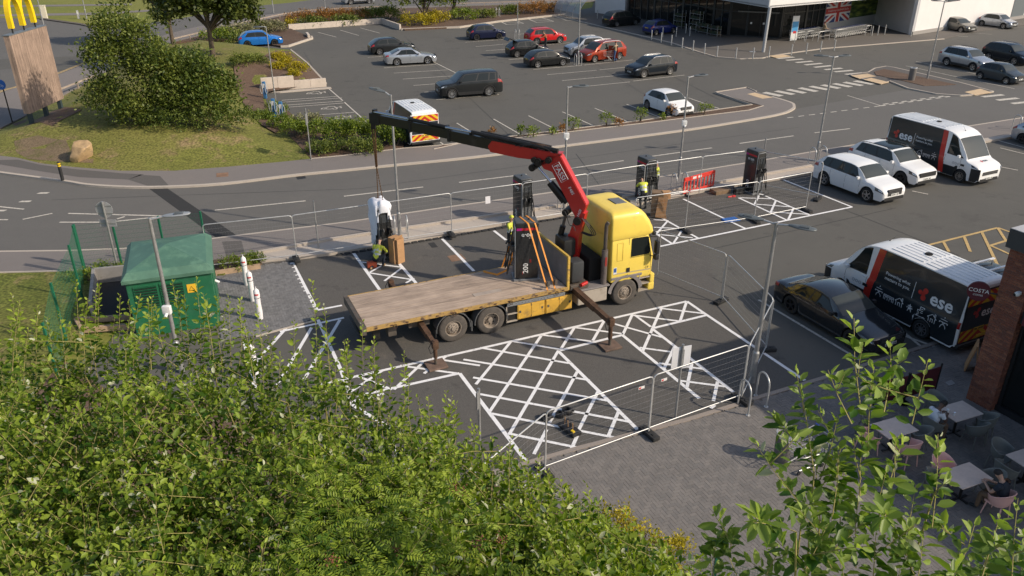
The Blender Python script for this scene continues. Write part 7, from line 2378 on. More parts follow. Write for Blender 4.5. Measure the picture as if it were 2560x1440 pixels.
MB().box(.8, 5.0, -.5, -.02, 2.62, 2.74).build('door_header', mat('door_header', (0.16, 0.16, 0.155), .4), store, loc=SP[2], rot=(0, 0, rz_))
fz0, fz1 = 1.05, 3.55
d_ = SP[5] - gl_end; rz_ = math.atan2(d_.y, d_.x)
fl = MB().box(.15, 5.0, -.03, -.005, fz0, fz1).build('flag_poster', mat('flag_blue', (0.02, 0.045, 0.16), .5), store, loc=gl_end, rot=(0, 0, rz_))
fw, fr_m = mat('flag_white', (0.62, 0.61, 0.62), .5), mat('flag_red', (0.42, 0.03, 0.025), .5)
def fpoly(P, m, y, nm):
	Q = clip_poly(P, .15, 5.0, fz0, fz1)
	MB().add([(p[0], y, p[1]) for p in Q], [list(range(len(Q)))]).build(nm, m, fl)
cx_, cz_ = 2.575, (fz0 + fz1) / 2
for sx in (1, -1):
	ax, az = 2.6, 1.35 * sx
	n_ = Vector((-az, ax)).normalized()
	for w_, m, y in ((.36, fw, -.032 - .001 * sx), (.13, fr_m, -.035 - .001 * sx)):
		fpoly([(cx_ - ax + n_.x * w_, cz_ - az + n_.y * w_), (cx_ - ax - n_.x * w_, cz_ - az - n_.y * w_), (cx_ + ax - n_.x * w_, cz_ + az - n_.y * w_), (cx_ + ax + n_.x * w_, cz_ + az + n_.y * w_)], m, y, 'diagonal')
for w_, m, y in ((.46, fw, -.038), (.28, fr_m, -.042)):
	fpoly([(cx_ - w_, fz0), (cx_ + w_, fz0), (cx_ + w_, fz1), (cx_ - w_, fz1)], m, y, 'cross_bar')
	fpoly([(.15, cz_ - w_), (5.0, cz_ - w_), (5.0, cz_ + w_), (.15, cz_ + w_)], m, y - .001, 'cross_bar')
tx = MB(); text_on(tx, 'Championing Great British Quality', (cx_, -.046, cz_ - .08), (1, 0, 0), (0, 0, 1), .29, .004, True); tx.build('poster_lettering', fw, fl)['kind'] = 'stuff'
m_f = bpy.data.materials.new('field_photo'); m_f.use_nodes = True
nt = m_f.node_tree; bs_ = nt.nodes['Principled BSDF']; bs_.inputs['Roughness'].default_value = .5
tc_ = nt.nodes.new('ShaderNodeTexCoord'); mp_ = nt.nodes.new('ShaderNodeMapping'); mp_.inputs['Scale'].default_value = (.5, 1, 2.2)
nz_ = nt.nodes.new('ShaderNodeTexNoise'); nz_.inputs['Scale'].default_value = 1.6; nz_.inputs['Detail'].default_value = 5
rp_ = nt.nodes.new('ShaderNodeValToRGB')
rp_.color_ramp.elements[0].color = (.012, .03, .008, 1); rp_.color_ramp.elements[1].color = (.26, .30, .05, 1)
rp_.color_ramp.elements[0].position = .38; rp_.color_ramp.elements[1].position = .66
e_ = rp_.color_ramp.elements.new(.52); e_.color = (.07, .12, .02, 1)
nt.links.new(tc_.outputs['Object'], mp_.inputs[0]); nt.links.new(mp_.outputs[0], nz_.inputs[0]); nt.links.new(nz_.outputs[0], rp_.inputs[0]); nt.links.new(rp_.outputs[0], bs_.inputs['Base Color'])
MB().box(5.1, 11.0, -.03, -.005, 1.2, 3.7).build('field_poster', m_f, store, loc=gl_end, rot=(0, 0, rz_))
d_ = SP[7] - SP[6]; rz_ = math.atan2(d_.y, d_.x)
wf = MB().box(5.2, 8.2, -.05, .0, 3.1, 3.9).build('window', M_SDARK, store, loc=SP[6], rot=(0, 0, rz_))
for k in range(3): MB().box(5.3 + k * .97, 6.17 + k * .97, -.06, -.045, 3.2, 3.8).build('pane', M_SGLASS, wf)
MB().box(20.5, 23.5, -.06, .0, ZF, 3.2).build('loading_door', mat('door_grey', (0.12, 0.14, 0.15), .5), store, loc=SP[6], rot=(0, 0, rz_))
MB().box(18.4, 18.8, -.2, .0, 3.3, 3.5, .03).build('wall_lamp', M_BLACK, store, loc=SP[6], rot=(0, 0, rz_))
MB().box(.0, 24, -.16, .0, ZF, .42).build('plinth_course', mat('plinth_grey', (0.30, 0.28, 0.26), .8), store, loc=SP[6], rot=(0, 0, rz_))
# ---- banner by the door
p = GY(1940, 129 - 35, 85.5)
t = thing('door_banner', (29.4, 86.9, ZF), R(22), 'blue and white advertising banner by the store door', 'banner')
MB().box(-.42, .42, -.03, .03, .05, 2.5, .01).build('board', M_BOXW, t)
MB().box(-.38, .38, -.036, -.03, .9, 1.95).build('blue_print', mat('banner_blue', (0.06, 0.30, 0.58), .5), t)
MB().box(-.2, .2, -.038, -.032, .75, 1.0).build('red_print', m_tagr, t)
# ---- store bollards
bol = [(1628.5, 99.7), (1652.5, 106.5), (1678, 113), (1705, 120), (1732, 127.6), (1760.6, 135), (1792, 142), (1839, 147), (1882, 147), (1921.5, 143), (1978, 138), (2015, 134), (2050.6, 129), (2085, 126)]
bol2 = [(1656, 93), (1690, 92), (1714, 83), (1724, 90), (2179, 89), (2193.6, 88), (2211, 86), (2276.6, 91), (1493, 46)]
bme = MB().cyl((0, 0, 0), (0, 0, .98), .055, n=12).ball((0, 0, .98), .055, 12, 4, (1, 1, .5)).mesh('steel_bollard', M_GALV_L, 50)
ordn = ['first', 'second', 'third', 'fourth', 'fifth', 'sixth', 'seventh', 'eighth', 'ninth', 'tenth', 'eleventh', 'twelfth', 'thirteenth', 'fourteenth']
for i, p in enumerate(bol):
	tag(link('steel_bollard', bme, None, G(p[0], p[1], .06)), 'steel bollard on the forecourt kerb, %s from the left' % ordn[i], 'bollard', 'steel bollards before the store')
lab2 = ['steel bollard left of the deep blue hatchback', 'steel bollard in front of the deep blue hatchback', 'steel bollard furthest back by the plant racks', 'steel bollard nearest the plant racks', 'left steel bollard under the canopy end', 'middle steel bollard under the canopy end', 'right steel bollard under the canopy end', 'steel bollard at the foot of the white wall corner', 'steel bollard by the white end panel']
for p, lb in zip(bol2, lab2):
	tag(link('steel_bollard', bme, None, G(p[0], p[1], .06)), lb, 'bollard', 'steel bollards before the store')
# ---- plant racks against the glazing
def rack(px_, py_, rz, w_, h_, label):
	p = G(px_, py_, .06)
	t = thing('plant_rack', p, rz, label, 'rack', 'plant display racks at the store')
	q = MB()
	for x in (-w_ / 2, w_ / 2):
		for y in (-.25, .25): q.cyl((x, y, 0), (x, y, h_), .025, n=6)
	q.build('frame', M_GALV, t)
	for k in range(int(h_ / .55)):
		z = .2 + k * .55
		MB().box(-w_ / 2, w_ / 2, -.25, .25, z, z + .03).build('shelf', M_GALV, t)
		for x in np.arange(-w_ / 2 + .15, w_ / 2 - .1, .24):
			MB().box(x, x + .2, -.2, .2, z + .032, z + .25 + rng.uniform(0, .15), .03).build('tray', mat('tray_%d' % rng.randrange(3), rng.choice([(0.05, 0.06, 0.025), (0.07, 0.055, 0.03), (0.03, 0.045, 0.025)]), .9, var=.4, vscale=6), t)
ra = yaw(SP[1], SP[2])
rack(1697, 70, ra, 1.4, 2.0, 'tall plant rack left of the door against the glazing')
rack(1738, 78, ra, 1.6, 2.2, 'tallest plant rack against the store glazing')
rack(1757, 84, ra, 1.8, 1.1, 'low plant rack against the store glazing')
rack(1784, 90, ra, 1.5, 1.1, 'low plant rack nearest the store door')
# ---- trolleys
def trolley_meshes():
	b = MB()
	V0 = [(-.42, -.26, .45), (.42, -.22, .55), (.42, .22, .55), (-.42, .26, .45), (-.5, -.29, .98), (.5, -.25, .92), (.5, .25, .92), (-.5, .29, .98)]
	for i, j in ((0, 1), (1, 2), (2, 3), (3, 0), (4, 5), (5, 6), (6, 7), (7, 4), (0, 4), (1, 5), (2, 6), (3, 7)):
		b.cyl(V0[i], V0[j], .011, n=5, caps=False)
	for k in range(1, 8):
		t_ = k / 8
		for s in ((0, 1, 4, 5), (3, 2, 7, 6)):
			b.cyl(Vector(V0[s[0]]).lerp(Vector(V0[s[1]]), t_), Vector(V0[s[2]]).lerp(Vector(V0[s[3]]), t_), .006, n=4, caps=False)
		b.cyl(Vector(V0[0]).lerp(Vector(V0[1]), t_), Vector(V0[3]).lerp(Vector(V0[2]), t_), .006, n=4, caps=False)
	for k in (1, 2):
		t_ = k / 3
		for s in ((0, 4, 1, 5), (3, 7, 2, 6), (1, 5, 2, 6), (0, 4, 3, 7)):
			b.cyl(Vector(V0[s[0]]).lerp(Vector(V0[s[1]]), t_), Vector(V0[s[2]]).lerp(Vector(V0[s[3]]), t_), .006, n=4, caps=False)
	f = MB()
	for s in (-1, 1):
		f.tube([(-.5, s * .28, .98), (-.45, s * .27, .5), (-.4, s * .26, .14), (.42, s * .2, .14)], .016, 6)
		f.tube([(-.3, s * .25, .16), (.1, s * .22, .5)], .014, 6)
	w_ = MB()
	for x, y in ((-.4, .26), (-.4, -.26), (.42, .2), (.42, -.2)): w_.cyl((x, y - .02, .06), (x, y + .02, .06), .06, n=10)
	h_ = MB().cyl((-.56, -.29, 1.02), (-.56, .29, 1.02), .018, n=8)
	return b.mesh('basket', M_GALV_L), f.mesh('frame', M_GALV_L, 50), w_.mesh('castors', M_BLACK), h_.mesh('handle', mat('handle_blue', (0.03, 0.08, 0.35), .4))
tm_ = trolley_meshes()
def trolley(p, rz, label, group):
	t = thing('shopping_trolley', p, rz, label, 'trolley', group)
	for nm, me in zip(('basket', 'frame', 'castors', 'handle'), tm_): link(nm, me, t)
	return t
for i in range(11):
	a, b = G(1984, 100, .06), G(2044, 91, .06)
	trolley(a.lerp(b, i / 10), yaw(a, b) , 'shopping trolley nested in the left row under the canopy', 'trolleys in the left row')
for i in range(13):
	a, b = G(2088, 95, .06), G(2158, 84, .06)
	trolley(a.lerp(b, i / 12), yaw(a, b), 'shopping trolley nested in the right row under the canopy', 'trolleys in the right row')
for i, (a, b) in enumerate((((1986, 107), (2010, 104)), ((2014, 103.5), (2031, 101)), ((2044, 105), (2072, 100)), ((2086, 100), (2114, 96)), ((2162, 89), (2175, 87)))):
	p, q_ = G(*a, .06), G(*b, .06)
	L_ = (q_ - p).length
	t = thing('trolley_rail', p, yaw(p, q_), 'pale trolley bay rail under the canopy, %s from the left' % ordn[i], 'rail', 'trolley bay rails')
	MB().tube([(0, 0, 0), (0, 0, .92), (.05, 0, 1.0), (L_ - .05, 0, 1.0), (L_, 0, .92), (L_, 0, 0)], .028, 8).build('hoop', M_GALV_L, t, 60)
	MB().cyl((0, 0, .5), (L_, 0, .5), .02, n=6).build('mid_rail', M_GALV_L, t)
# ---- curved trolley shelter at the top
p0, p1 = G(1386, 36, .06), G(1446, 50, .06)
t = thing('curved_shelter', p0, yaw(p0, p1), 'clear curved plastic shelter by the accessible bays', 'shelter')
L_ = (p1 - p0).length
M_POLY = mat('polycarbonate', (0.50, 0.53, 0.54), .25)
M_POLY.node_tree.nodes['Principled BSDF'].inputs['Alpha'].default_value = .5
def arcp(i, n):
	a = lerp(-.15, math.pi * .55, i / n)
	return 3.0 - 3.0 * math.cos(a) * 1.0, 2.4 * math.sin(max(a, 0)) + (.3 if a > 0 else .3 + a)
npan = 4
for k in range(npan):
	for i in range(6):
		y0, z0 = arcp(i, 6); y1, z1 = arcp(i + 1, 6)
		MB().add([(L_ * k / npan + .04, y0, z0), (L_ * (k + 1) / npan - .04, y0, z0), (L_ * (k + 1) / npan - .04, y1, z1), (L_ * k / npan + .04, y1, z1)], [(0, 1, 2, 3)]).build('roof_pane', M_POLY, t)
for k in range(npan + 1):
	MB().tube([(L_ * k / npan, *arcp(i, 10)) for i in range(11)], .035, 6).cyl((L_ * k / npan, arcp(0, 6)[0], 0), (L_ * k / npan, *arcp(0, 6)), .035, n=6).build('rib', M_GALV, t, 60)
# ================================================================== cafe
M_MORTAR = mat('mortar', (0.30, 0.27, 0.24), .95, var=.1)
BR = [mat('brick_%d' % i, c, .85, var=.25, vscale=14) for i, c in enumerate(((0.235, 0.085, 0.05), (0.20, 0.068, 0.042), (0.265, 0.105, 0.06), (0.17, 0.066, 0.045)))]
cafe = thing('cafe', (0, 0, 0), 0, 'brick cafe with dark fascia at the right edge', 'building')
A = Vector((13.98, 20.72, 0)); Bp = Vector((14.33, 20.02, 0))
fd = (Bp - A).normalized()
fn_ = Vector((fd.y, -fd.x, 0)); fn_ = fn_ if fn_.x < 0 else -fn_
wd = (Bp - A).length
din = -fn_
rzf = math.atan2(fd.y, fd.x)
ZT = 5.12
pill = MB()
pill.box(.012, wd - .012, .012 if False else 0, 0, 0, 0) if False else None
def loc_box(x0, x1, y0, y1, z0, z1):
	return [(x0, y0, z0), (x1, y0, z0), (x1, y1, z0), (x0, y1, z0), (x0, y0, z1), (x1, y0, z1), (x1, y1, z1), (x0, y1, z1)]
M_f = Matrix(((fd.x, din.x, 0, A.x), (fd.y, din.y, 0, A.y), (0, 0, 1, 0), (0, 0, 0, 1)))
depth = .55
P_core = MB().box(.012, wd - .012, .012, depth - .012, 0, ZT)
P_core.V = [tuple(M_f @ Vector(v)) for v in P_core.V]
pil = P_core.build('pillar', M_MORTAR, cafe)
courses = int(ZT / .075)
bk_list = []
for c in range(courses):
	z = c * .075 + .005
	for face, Lf in (('f', wd), ('s', depth), ('e', depth)):
		off = -.112 if c % 2 else 0.0
		x = off
		while x < Lf - .02:
			a, b = max(x, 0) + (.005 if x > 0 else 0), min(x + .225, Lf) - .005
			if b - a > .03: bk_list.append((face, a, b, z))
			x += .225
def brick_geo(face, a, b, z):
	mb = MB()
	j = rng.uniform(0, .003)
	if face == 'f': mb.box(a, b, -j, .03, z, z + .065)
	elif face == 's': mb.box(wd - .03, wd + j, a, b, z, z + .065)
	else: mb.box(-j, .03, a, b, z, z + .065)
	mb.V = [tuple(M_f @ Vector(v)) for v in mb.V]
	return mb
fr_b = [b for b in bk_list if b[0] == 'f']
oth = [b for b in bk_list if b[0] != 'f']
fr_b.sort(key=lambda b: -b[3])
for b in fr_b[:300]:
	brick_geo(*b).build('brick', rng.choice(BR), pil)
rest = MB()
for b in fr_b[300:] + oth:
	g_ = brick_geo(*b)
	rest.m = rng.randrange(4)
	rest.add(g_.V, g_.F)
rest.build('brickwork', BR, pil)['kind'] = 'stuff'
def fbox(name, x0, x1, y0, y1, z0, z1, m, par=cafe, bev=0.0):
	mb = MB().box(x0, x1, y0, y1, z0, z1, bev)
	mb.V = [tuple(M_f @ Vector(v)) for v in mb.V]
	return mb.build(name, m, par)
M_FASC = mat('fascia_charcoal', (0.045, 0.05, 0.055), .55, var=.08)
fbox('fascia', -.02, 16, -.25, 10, 5.14, 5.68, M_FASC)
fbox('roof_sheet', -.01, 15.9, -.24, 9.9, 5.683, 5.70, mat('roof_grey', (0.42, 0.42, 0.43), .7, var=.1))
fbox('north_wall', .0, .3, depth + .003, 9.5, 0, 5.13, BR[0])
fbox('shop_core', .9, 15.5, .9, 9.3, 0, 5.12, M_UNDER)
fbox('glazing_head', wd + .003, 15.8, .12, .5, 3.0, 5.13, M_FASC)
for k in range(9):
	x0 = wd + .05 + k * 1.6
	fbox('glass_pane', x0 + .05, x0 + 1.55, .30, .33, .25, 3.0, M_SGLASS)
	fbox('mullion', x0 - .03, x0 + .05, .24, .40, 0, 3.0, M_SDARK)
fbox('plinth', wd + .003, 15.8, .2, .5, 0, .22, M_SDARK)
fbox('awning_board', wd + .2, 6, -.15, .1, 3.1, 3.35, mat('maroon', (0.10, 0.012, 0.022), .6))
so = M_f @ Vector((-.06, -.10, 0))
sgn_ = thing('round_cafe_sign', (so.x, so.y, 3.62), 0, 'round maroon hanging sign with white lettering on the pillar', 'sign')
nx = -Vector((fn_.y, -fn_.x, 0));
fv = Vector((-.45, -.89, 0)).normalized()
rv = Vector((-fv.y, fv.x, 0))
rad = .30
q = MB(); q.cyl(fv * -.04, fv * .04, rad, n=36)
q.build('disc', mat('maroon', (0.10, 0.012, 0.022), .6), sgn_, loc=rv * -.36)
text_letters(sgn_, 'COSTA', rv * -.36 + fv * .045 + Vector((0, 0, -.02)), rv, (0, 0, 1), .165, M_LETW, .008, True)
text_letters(sgn_, 'COFFEE', rv * -.36 + fv * .045 + Vector((0, 0, -.13)), rv, (0, 0, 1), .075, M_LETW, .003, True)
MB().cyl(rv * -.08, rv * .12, .025, n=8).build('bracket', M_BLKST, sgn_)
cm = M_f @ Vector((.62, -.02, 3.92))
t = thing('dome_camera', cm, rzf, 'white dome camera on the brick pillar', 'camera')
MB().box(-.05, .05, -.08, .0, -.04, .06, .015).ball((0, -.12, 0), .075, 14, 8).build('housing', M_BOXW, t, 50)
MB().ball((-.03, -.17, -.02), .045, 10, 6).build('lens', M_UNDER, t, 50)
# ---- tables and chairs
M_TOP = mat('table_top', (0.58, 0.47, 0.40), .6, var=.10, vscale=4)
M_CH_P = mat('chair_pink', (0.78, 0.45, 0.39), .55, var=.05)
M_CH_G = mat('chair_grey', (0.17, 0.175, 0.16), .55, var=.05)
def table(p, rz, label, wx=.8, wy=.8):
	t = thing('cafe_table', p, rz, label, 'table', 'cafe tables on the patio')
	MB().box(-wx / 2, wx / 2, -wy / 2, wy / 2, .715, .74, .006).build('table_top', M_TOP, t)
	MB().cyl((0, 0, .03), (0, 0, .715), .035, n=10).build('pedestal', M_BLKST, t, 40)
	MB().box(-.25, .25, -.03, .03, 0, .03).box(-.03, .03, -.25, .25, 0, .029).build('foot', M_BLKST, t)
	return t
def chair_meshes():
	s = MB()
	rows = []
	for i in range(13):
		a = lerp(-R(128), R(128), i / 12)
		row = []
		hgt_ = lerp(.86, .66, min(1, abs(a) / R(100)) ** 1.5)
		for t_, zf_ in ((.62, 0.0), (.85, .04), (1.0, .35), (1.06, .7), (1.12, 1.0), (1.15, 1.0)):
			z = lerp(.43, hgt_, zf_)
			row.append((-math.cos(a) * .27 * t_ - .0, math.sin(a) * .28 * t_, z + (.012 if t_ > 1.13 else 0)))
		rows.append(row)
	s.grid(rows)
	pan = [(x * .27, y * .28, .43) for x, y in ((-.62, -.2), (-.6, .2), (-.3, .6), (.3, .72), (.85, .68), (.9, 0), (.85, -.68), (.3, -.72), (-.3, -.6))]
	s.add(pan + [(p[0], p[1], .40) for p in pan], [list(range(9)), list(range(17, 8, -1))] + [((i + 1) % 9, i, 9 + i, 9 + (i + 1) % 9) for i in range(9)])
	l = MB()
	for x, y in ((-.2, -.2), (-.2, .2), (.2, -.2), (.2, .2)): l.cyl((x * .8, y * .8, .42), (x * 1.15, y * 1.1, 0), .02, .014, 8)
	return s, l
ch_s, ch_l = chair_meshes()
cms = {}
for nm, m in (('p', M_CH_P), ('g', M_CH_G)):
	me = ch_s.mesh('chair_shell', m, 50)
	cms[nm] = me
def chair(p, rz, kind, label):
	t = thing('cafe_chair', p, rz, label, 'chair', 'cafe chairs on the patio')
	o_ = link('shell', cms[kind], t)
	md = o_.modifiers.new('s', 'SOLIDIFY'); md.thickness = .018
	for x, y in ((-.2, -.2), (-.2, .2), (.2, -.2), (.2, .2)):
		link('leg', leg_me[kind], t, (x, y, 0), (0, 0, math.atan2(y, x)))
	return t
leg_me = {k: MB().cyl((-.03, 0, .42), (.03, 0, 0), .02, .014, 8).mesh('chair_leg', m, 50) for k, m in (('p', M_CH_P), ('g', M_CH_G))}
ZP = .034
def at(px_, py_, z=.75):
	p = G(px_, py_, z); return Vector((p.x, p.y, ZP))
rt = R(22)
tabs = [(at(2235, 1070), 'cafe table beside the maroon windbreak'), (at(2398, 1029), 'cafe table with a paper cup nearest the pillar'), (at(2415, 1190), 'cafe table where the person in navy sits'), (at(2575, 1148), 'cafe table cut off by the right edge')]
TT = [table(p, rt, lb, 1.05 if i != 3 else .9, .72) for i, (p, lb) in enumerate(tabs)]
e1, e2 = Vector((math.cos(rt), math.sin(rt), 0)), Vector((-math.sin(rt), math.cos(rt), 0))
def around(tp, dx, dy): return tp + e1 * dx + e2 * dy
chair(around(tabs[0][0], -.75, .1), rt + R(0), 'p', 'pink chair left of the table by the windbreak')
chair(around(tabs[0][0], -.1, .72), rt - R(90), 'g', 'grey chair behind the table by the windbreak')
chair(around(tabs[0][0], -.1, -.65), rt + R(90), 'p', 'pink chair in front of the table by the windbreak')
chair(around(tabs[0][0], .62, -.35), rt + R(120), 'g', 'grey chair right of the table by the windbreak')
chair(around(tabs[1][0], -.95, .0), rt, 'g', 'grey chair under the person in white')
chair(around(tabs[1][0], -.05, .72), rt - R(90), 'g', 'grey chair between the table and the brick pillar')
chair(around(tabs[1][0], .0, -.62), rt + R(90), 'g', 'grey chair in front of the table with the paper cup')
chair(around(tabs[1][0], .55, -.45), rt + R(110), 'g', 'grey chair right of the table with the paper cup')
chair(around(tabs[2][0], -.05, .62), rt - R(90), 'p', 'pink chair across the table from the person in navy')
chair(around(tabs[2][0], -.62, .30), rt - R(20), 'g', 'grey chair left of the table of the person in navy')
CH_NAVY = around(tabs[2][0], .28, -.80)
chair(CH_NAVY, rt + R(96), 'p', 'pink chair under the person in navy')
chair(around(tabs[2][0], .62, -.25), rt + R(150), 'g', 'grey chair right of the table of the person in navy')
chair(around(tabs[3][0], -.75, .05), rt, 'g', 'grey chair left of the table at the right edge')
chair(around(tabs[3][0], -.2, .62), rt - R(80), 'g', 'grey chair behind the table at the right edge')
chair(around(tabs[3][0], -.2, -.65), rt + R(90), 'g', 'grey chair in front of the table at the right edge')
c0 = around(tabs[1][0], -.42, .05)
t = thing('paper_cup', (c0.x, c0.y, ZP + .741), 0, 'white paper cup on the cafe table', 'cup')
MB().cyl((0, 0, 0), (0, 0, .12), .03, .042, 14).build('cup', M_BOXW, t, 40)
MB().cyl((0, 0, .12), (0, 0, .135), .045, .04, 14).build('lid', M_BOXW, t, 40)
c0 = around(tabs[1][0], -.32, -.1)
t = thing('sugar_jar', (c0.x, c0.y, ZP + .741), 0, 'small glass jar on the cafe table', 'jar')
MB().cyl((0, 0, 0), (0, 0, .08), .03, .028, 12).build('jar', M_BOXW, t, 40)
MB().cyl((0, 0, .08), (0, 0, .095), .03, n=12).build('lid', M_CHROME, t, 40)
M_WB = mat('windbreak', (0.085, 0.012, 0.018), .7, var=.12)
for i, (a, b, lb) in enumerate((((2180, 1025), (2255, 1010), 'left maroon windbreak screen behind the cafe tables'), ((2258, 1010), (2335, 985), 'right maroon windbreak screen behind the cafe tables'))):
	p, q_ = G(*a), G(*b)
	L_ = (q_ - p).length
	t = thing('windbreak', (p.x, p.y, ZP), yaw(p, q_), lb, 'screen', 'maroon windbreaks')
	for x in (0, L_):
		MB().cyl((x, 0, 0), (x, 0, 1.05), .025, n=10).ball((x, 0, 1.06), .035, 10, 5).cyl((x, 0, 0), (x, 0, .03), .18, n=16).build('post', M_BLKST, t, 40)
	MB().box(.04, L_ - .04, -.008, .008, .2, .98).build('canvas', M_WB, t)
p = at(1952, 1150, 0)
t = thing('slotted_bin', p, 0, 'round litter bin with a slotted bright rim on the patio', 'bin')
MB().cyl((0, 0, 0), (0, 0, .78), .21, .235, 24).build('body', mat('bin_grey', (0.17, 0.16, 0.15), .5, .3), t, 40)
for k in range(22):
	a = 2 * math.pi * k / 22
	MB().box(-.006, .006, -.022, .022, .78, .88).build('slat', M_GALV_L, t, loc=(.225 * math.cos(a), .225 * math.sin(a), 0), rot=(0, 0, a))
MB().lathe([(.21, .88), (.245, .88), (.245, .90), (.21, .90)], 26, 'z').build('rim', M_GALV_L, t, 40)
trolley(at(2010, 1160, .1), R(-150), 'stray shopping trolley with blue handle by the patio bin', None)
p = at(2440, 900, .4)
t = thing('pavement_board', p, R(60), 'pale menu board standing beside the pillar foot', 'board')
MB().box(-.3, .3, -.02, .02, .02, 1.0).build('front_board', M_CARD, t, rot=(R(-10), 0, 0), loc=(0, -.1, 0))
MB().box(-.3, .3, -.02, .02, .02, 1.0).build('back_board', M_CARD, t, rot=(R(10), 0, 0), loc=(0, .25, 0))
slab('inspection_cover', [at(2362, 958, 0), at(2378, 952, 0), at(2388, 962, 0), at(2372, 967, 0)], mat('cover_grey', (0.27, 0.26, 0.25), .7, var=.1), .03, .042, None, patio)
# ================================================================== plants
NR = np.random.default_rng(11)
def unit(a):
	return a / np.maximum(np.linalg.norm(a, axis=1, keepdims=True), 1e-9)
def leaf_mesh(name, P, D, S, m, ratio=.5, fold=.25, tint=None, droop=.15, simple=False):
	n = len(P)
	D = unit(D)
	Rv = unit(NR.normal(size=(n, 3)) * .55 + np.array([0, 0, 1.0]))
	W = unit(np.cross(D, Rv))
	N = np.cross(W, D)
	flip = np.where(N[:, 2] < 0, -1.0, 1.0)[:, None]
	N = N * flip
	s = S[:, None]; w = s * ratio * .5
	if simple:
		pts = np.stack([P, P + D * s * .5 + W * w, P + D * s - N * s * droop, P + D * s * .5 - W * w], 1)
		k, F = 4, np.array([[0, 1, 2, 3]])
	else:
		up = N * s * fold * .5
		pts = np.stack([P, P + D * s * .3 + W * w * .85 + up * .8, P + D * s * .7 + W * w * .8 + up * .6 - N * s * droop * .5, P + D * s - N * s * droop, P + D * s * .7 - W * w * .8 + up * .6 - N * s * droop * .5, P + D * s * .3 - W * w * .85 + up * .8], 1)
		k, F = 6, np.array([[0, 1, 2, 3], [0, 3, 4, 5]])
	V = pts.reshape(-1, 3)
	idx = (np.arange(n)[:, None, None] * k + F[None]).reshape(-1, 4)
	me = bpy.data.meshes.new(name)
	me.vertices.add(len(V)); me.vertices.foreach_set('co', V.astype(np.float32).ravel())
	me.loops.add(idx.size); me.loops.foreach_set('vertex_index', idx.astype(np.int32).ravel())
	me.polygons.add(len(idx)); me.polygons.foreach_set('loop_start', (np.arange(len(idx)) * 4).astype(np.int32))
	me.polygons.foreach_set('loop_total', np.full(len(idx), 4, np.int32))
	me.polygons.foreach_set('use_smooth', np.ones(len(idx), bool))
	at_ = me.attributes.new('tint', 'FLOAT', 'POINT')
	t = NR.random(n) if tint is None else np.clip(tint + NR.normal(size=n) * .15, 0, .9)
	t[NR.random(n) < .035] = 1.0
	at_.data.foreach_set('value', np.repeat(t, k).astype(np.float32))
	me.materials.append(m)
	me.update(); me.validate()
	return me
def cloud(blobs, n, size, clump=24, cr=.35, inner=.55, sub_=0):
	blobs = list(blobs)
	if sub_:
		for c, r in list(blobs):
			for _ in range(sub_):
				u = unit(NR.normal(size=(1, 3)))[0]; u[2] = abs(u[2]) * .9
				blobs.append((tuple(np.array(c) + u * np.array(r) * .85), tuple(np.array(r) * NR.uniform(.22, .42))))
	vol = np.array([b[1][0] * b[1][1] + b[1][0] * b[1][2] for b in blobs]); vol = vol / vol.sum()
	Ps, Ds, Ts = [], [], []
	for (c, r), f in zip(blobs, vol):
		k = max(4, int(n * f / clump))
		u = unit(NR.normal(size=(k, 3)))
		u[:, 2] = np.where(u[:, 2] < -.35, -u[:, 2], u[:, 2])
		rad = inner + (1 - inner) * NR.random((k, 1)) ** .6
		rad *= 1 + .10 * np.sin(u[:, :1] * 7 + u[:, 1:2] * 5 + c[0])
		C = np.array(c) + u * np.array(r) * rad
		tc = NR.random(k)
		m = max(1, int(n * f / k))
		off = NR.normal(size=(k, m, 3)) * cr * .5
		P = C[:, None, :] + off
		D = u[:, None, :] * .6 + NR.normal(size=(k, m, 3)) * .7 + np.array([0, 0, .15])
		Ps.append(P.reshape(-1, 3)); Ds.append(D.reshape(-1, 3)); Ts.append(np.repeat(tc, m))
	P, D, T_ = np.concatenate(Ps), np.concatenate(Ds), np.concatenate(Ts)
	P[:, 2] = np.maximum(P[:, 2], .03)
	S = size * (.65 + .7 * NR.random(len(P)))
	return P, D, S, T_
M_BARK = mat('bark', (0.10, 0.075, 0.052), .9, var=.4, vscale=7, bump=.6, bscale=15)
M_TWIG = mat('twig', (0.30, 0.26, 0.09), .8, var=.25)
LF = dict(
	bush=leaf_mat('leaf_bush', (0.050, 0.085, 0.014), (0.23, 0.265, 0.055), .35),
	under=leaf_mat('leaf_under', (0.040, 0.075, 0.012), (0.17, 0.21, 0.040), .33),
	tree=leaf_mat('leaf_tree', (0.038, 0.060, 0.012), (0.12, 0.145, 0.028), .3),
	hedge=leaf_mat('leaf_hedge', (0.065, 0.115, 0.012), (0.25, 0.31, 0.040), .35),
	yellow=leaf_mat('leaf_yellow', (0.22, 0.20, 0.010), (0.50, 0.40, 0.02), .3),
	orange=leaf_mat('leaf_orange', (0.14, 0.085, 0.02), (0.42, 0.20, 0.055), .3),
	pale=leaf_mat('leaf_pale', (0.13, 0.14, 0.06), (0.30, 0.285, 0.15), .3),
	willow=leaf_mat('leaf_willow', (0.042, 0.110, 0.009), (0.36, 0.45, 0.060), .45, .45, (0.60, 0.62, 0.42)),
	rowan=leaf_mat('leaf_rowan', (0.07, 0.15, 0.014), (0.32, 0.40, 0.045), .4, .45),
	right=leaf_mat('leaf_right', (0.055, 0.13, 0.016), (0.36, 0.46, 0.10), .45, .42, (0.5, 0.52, 0.34)))
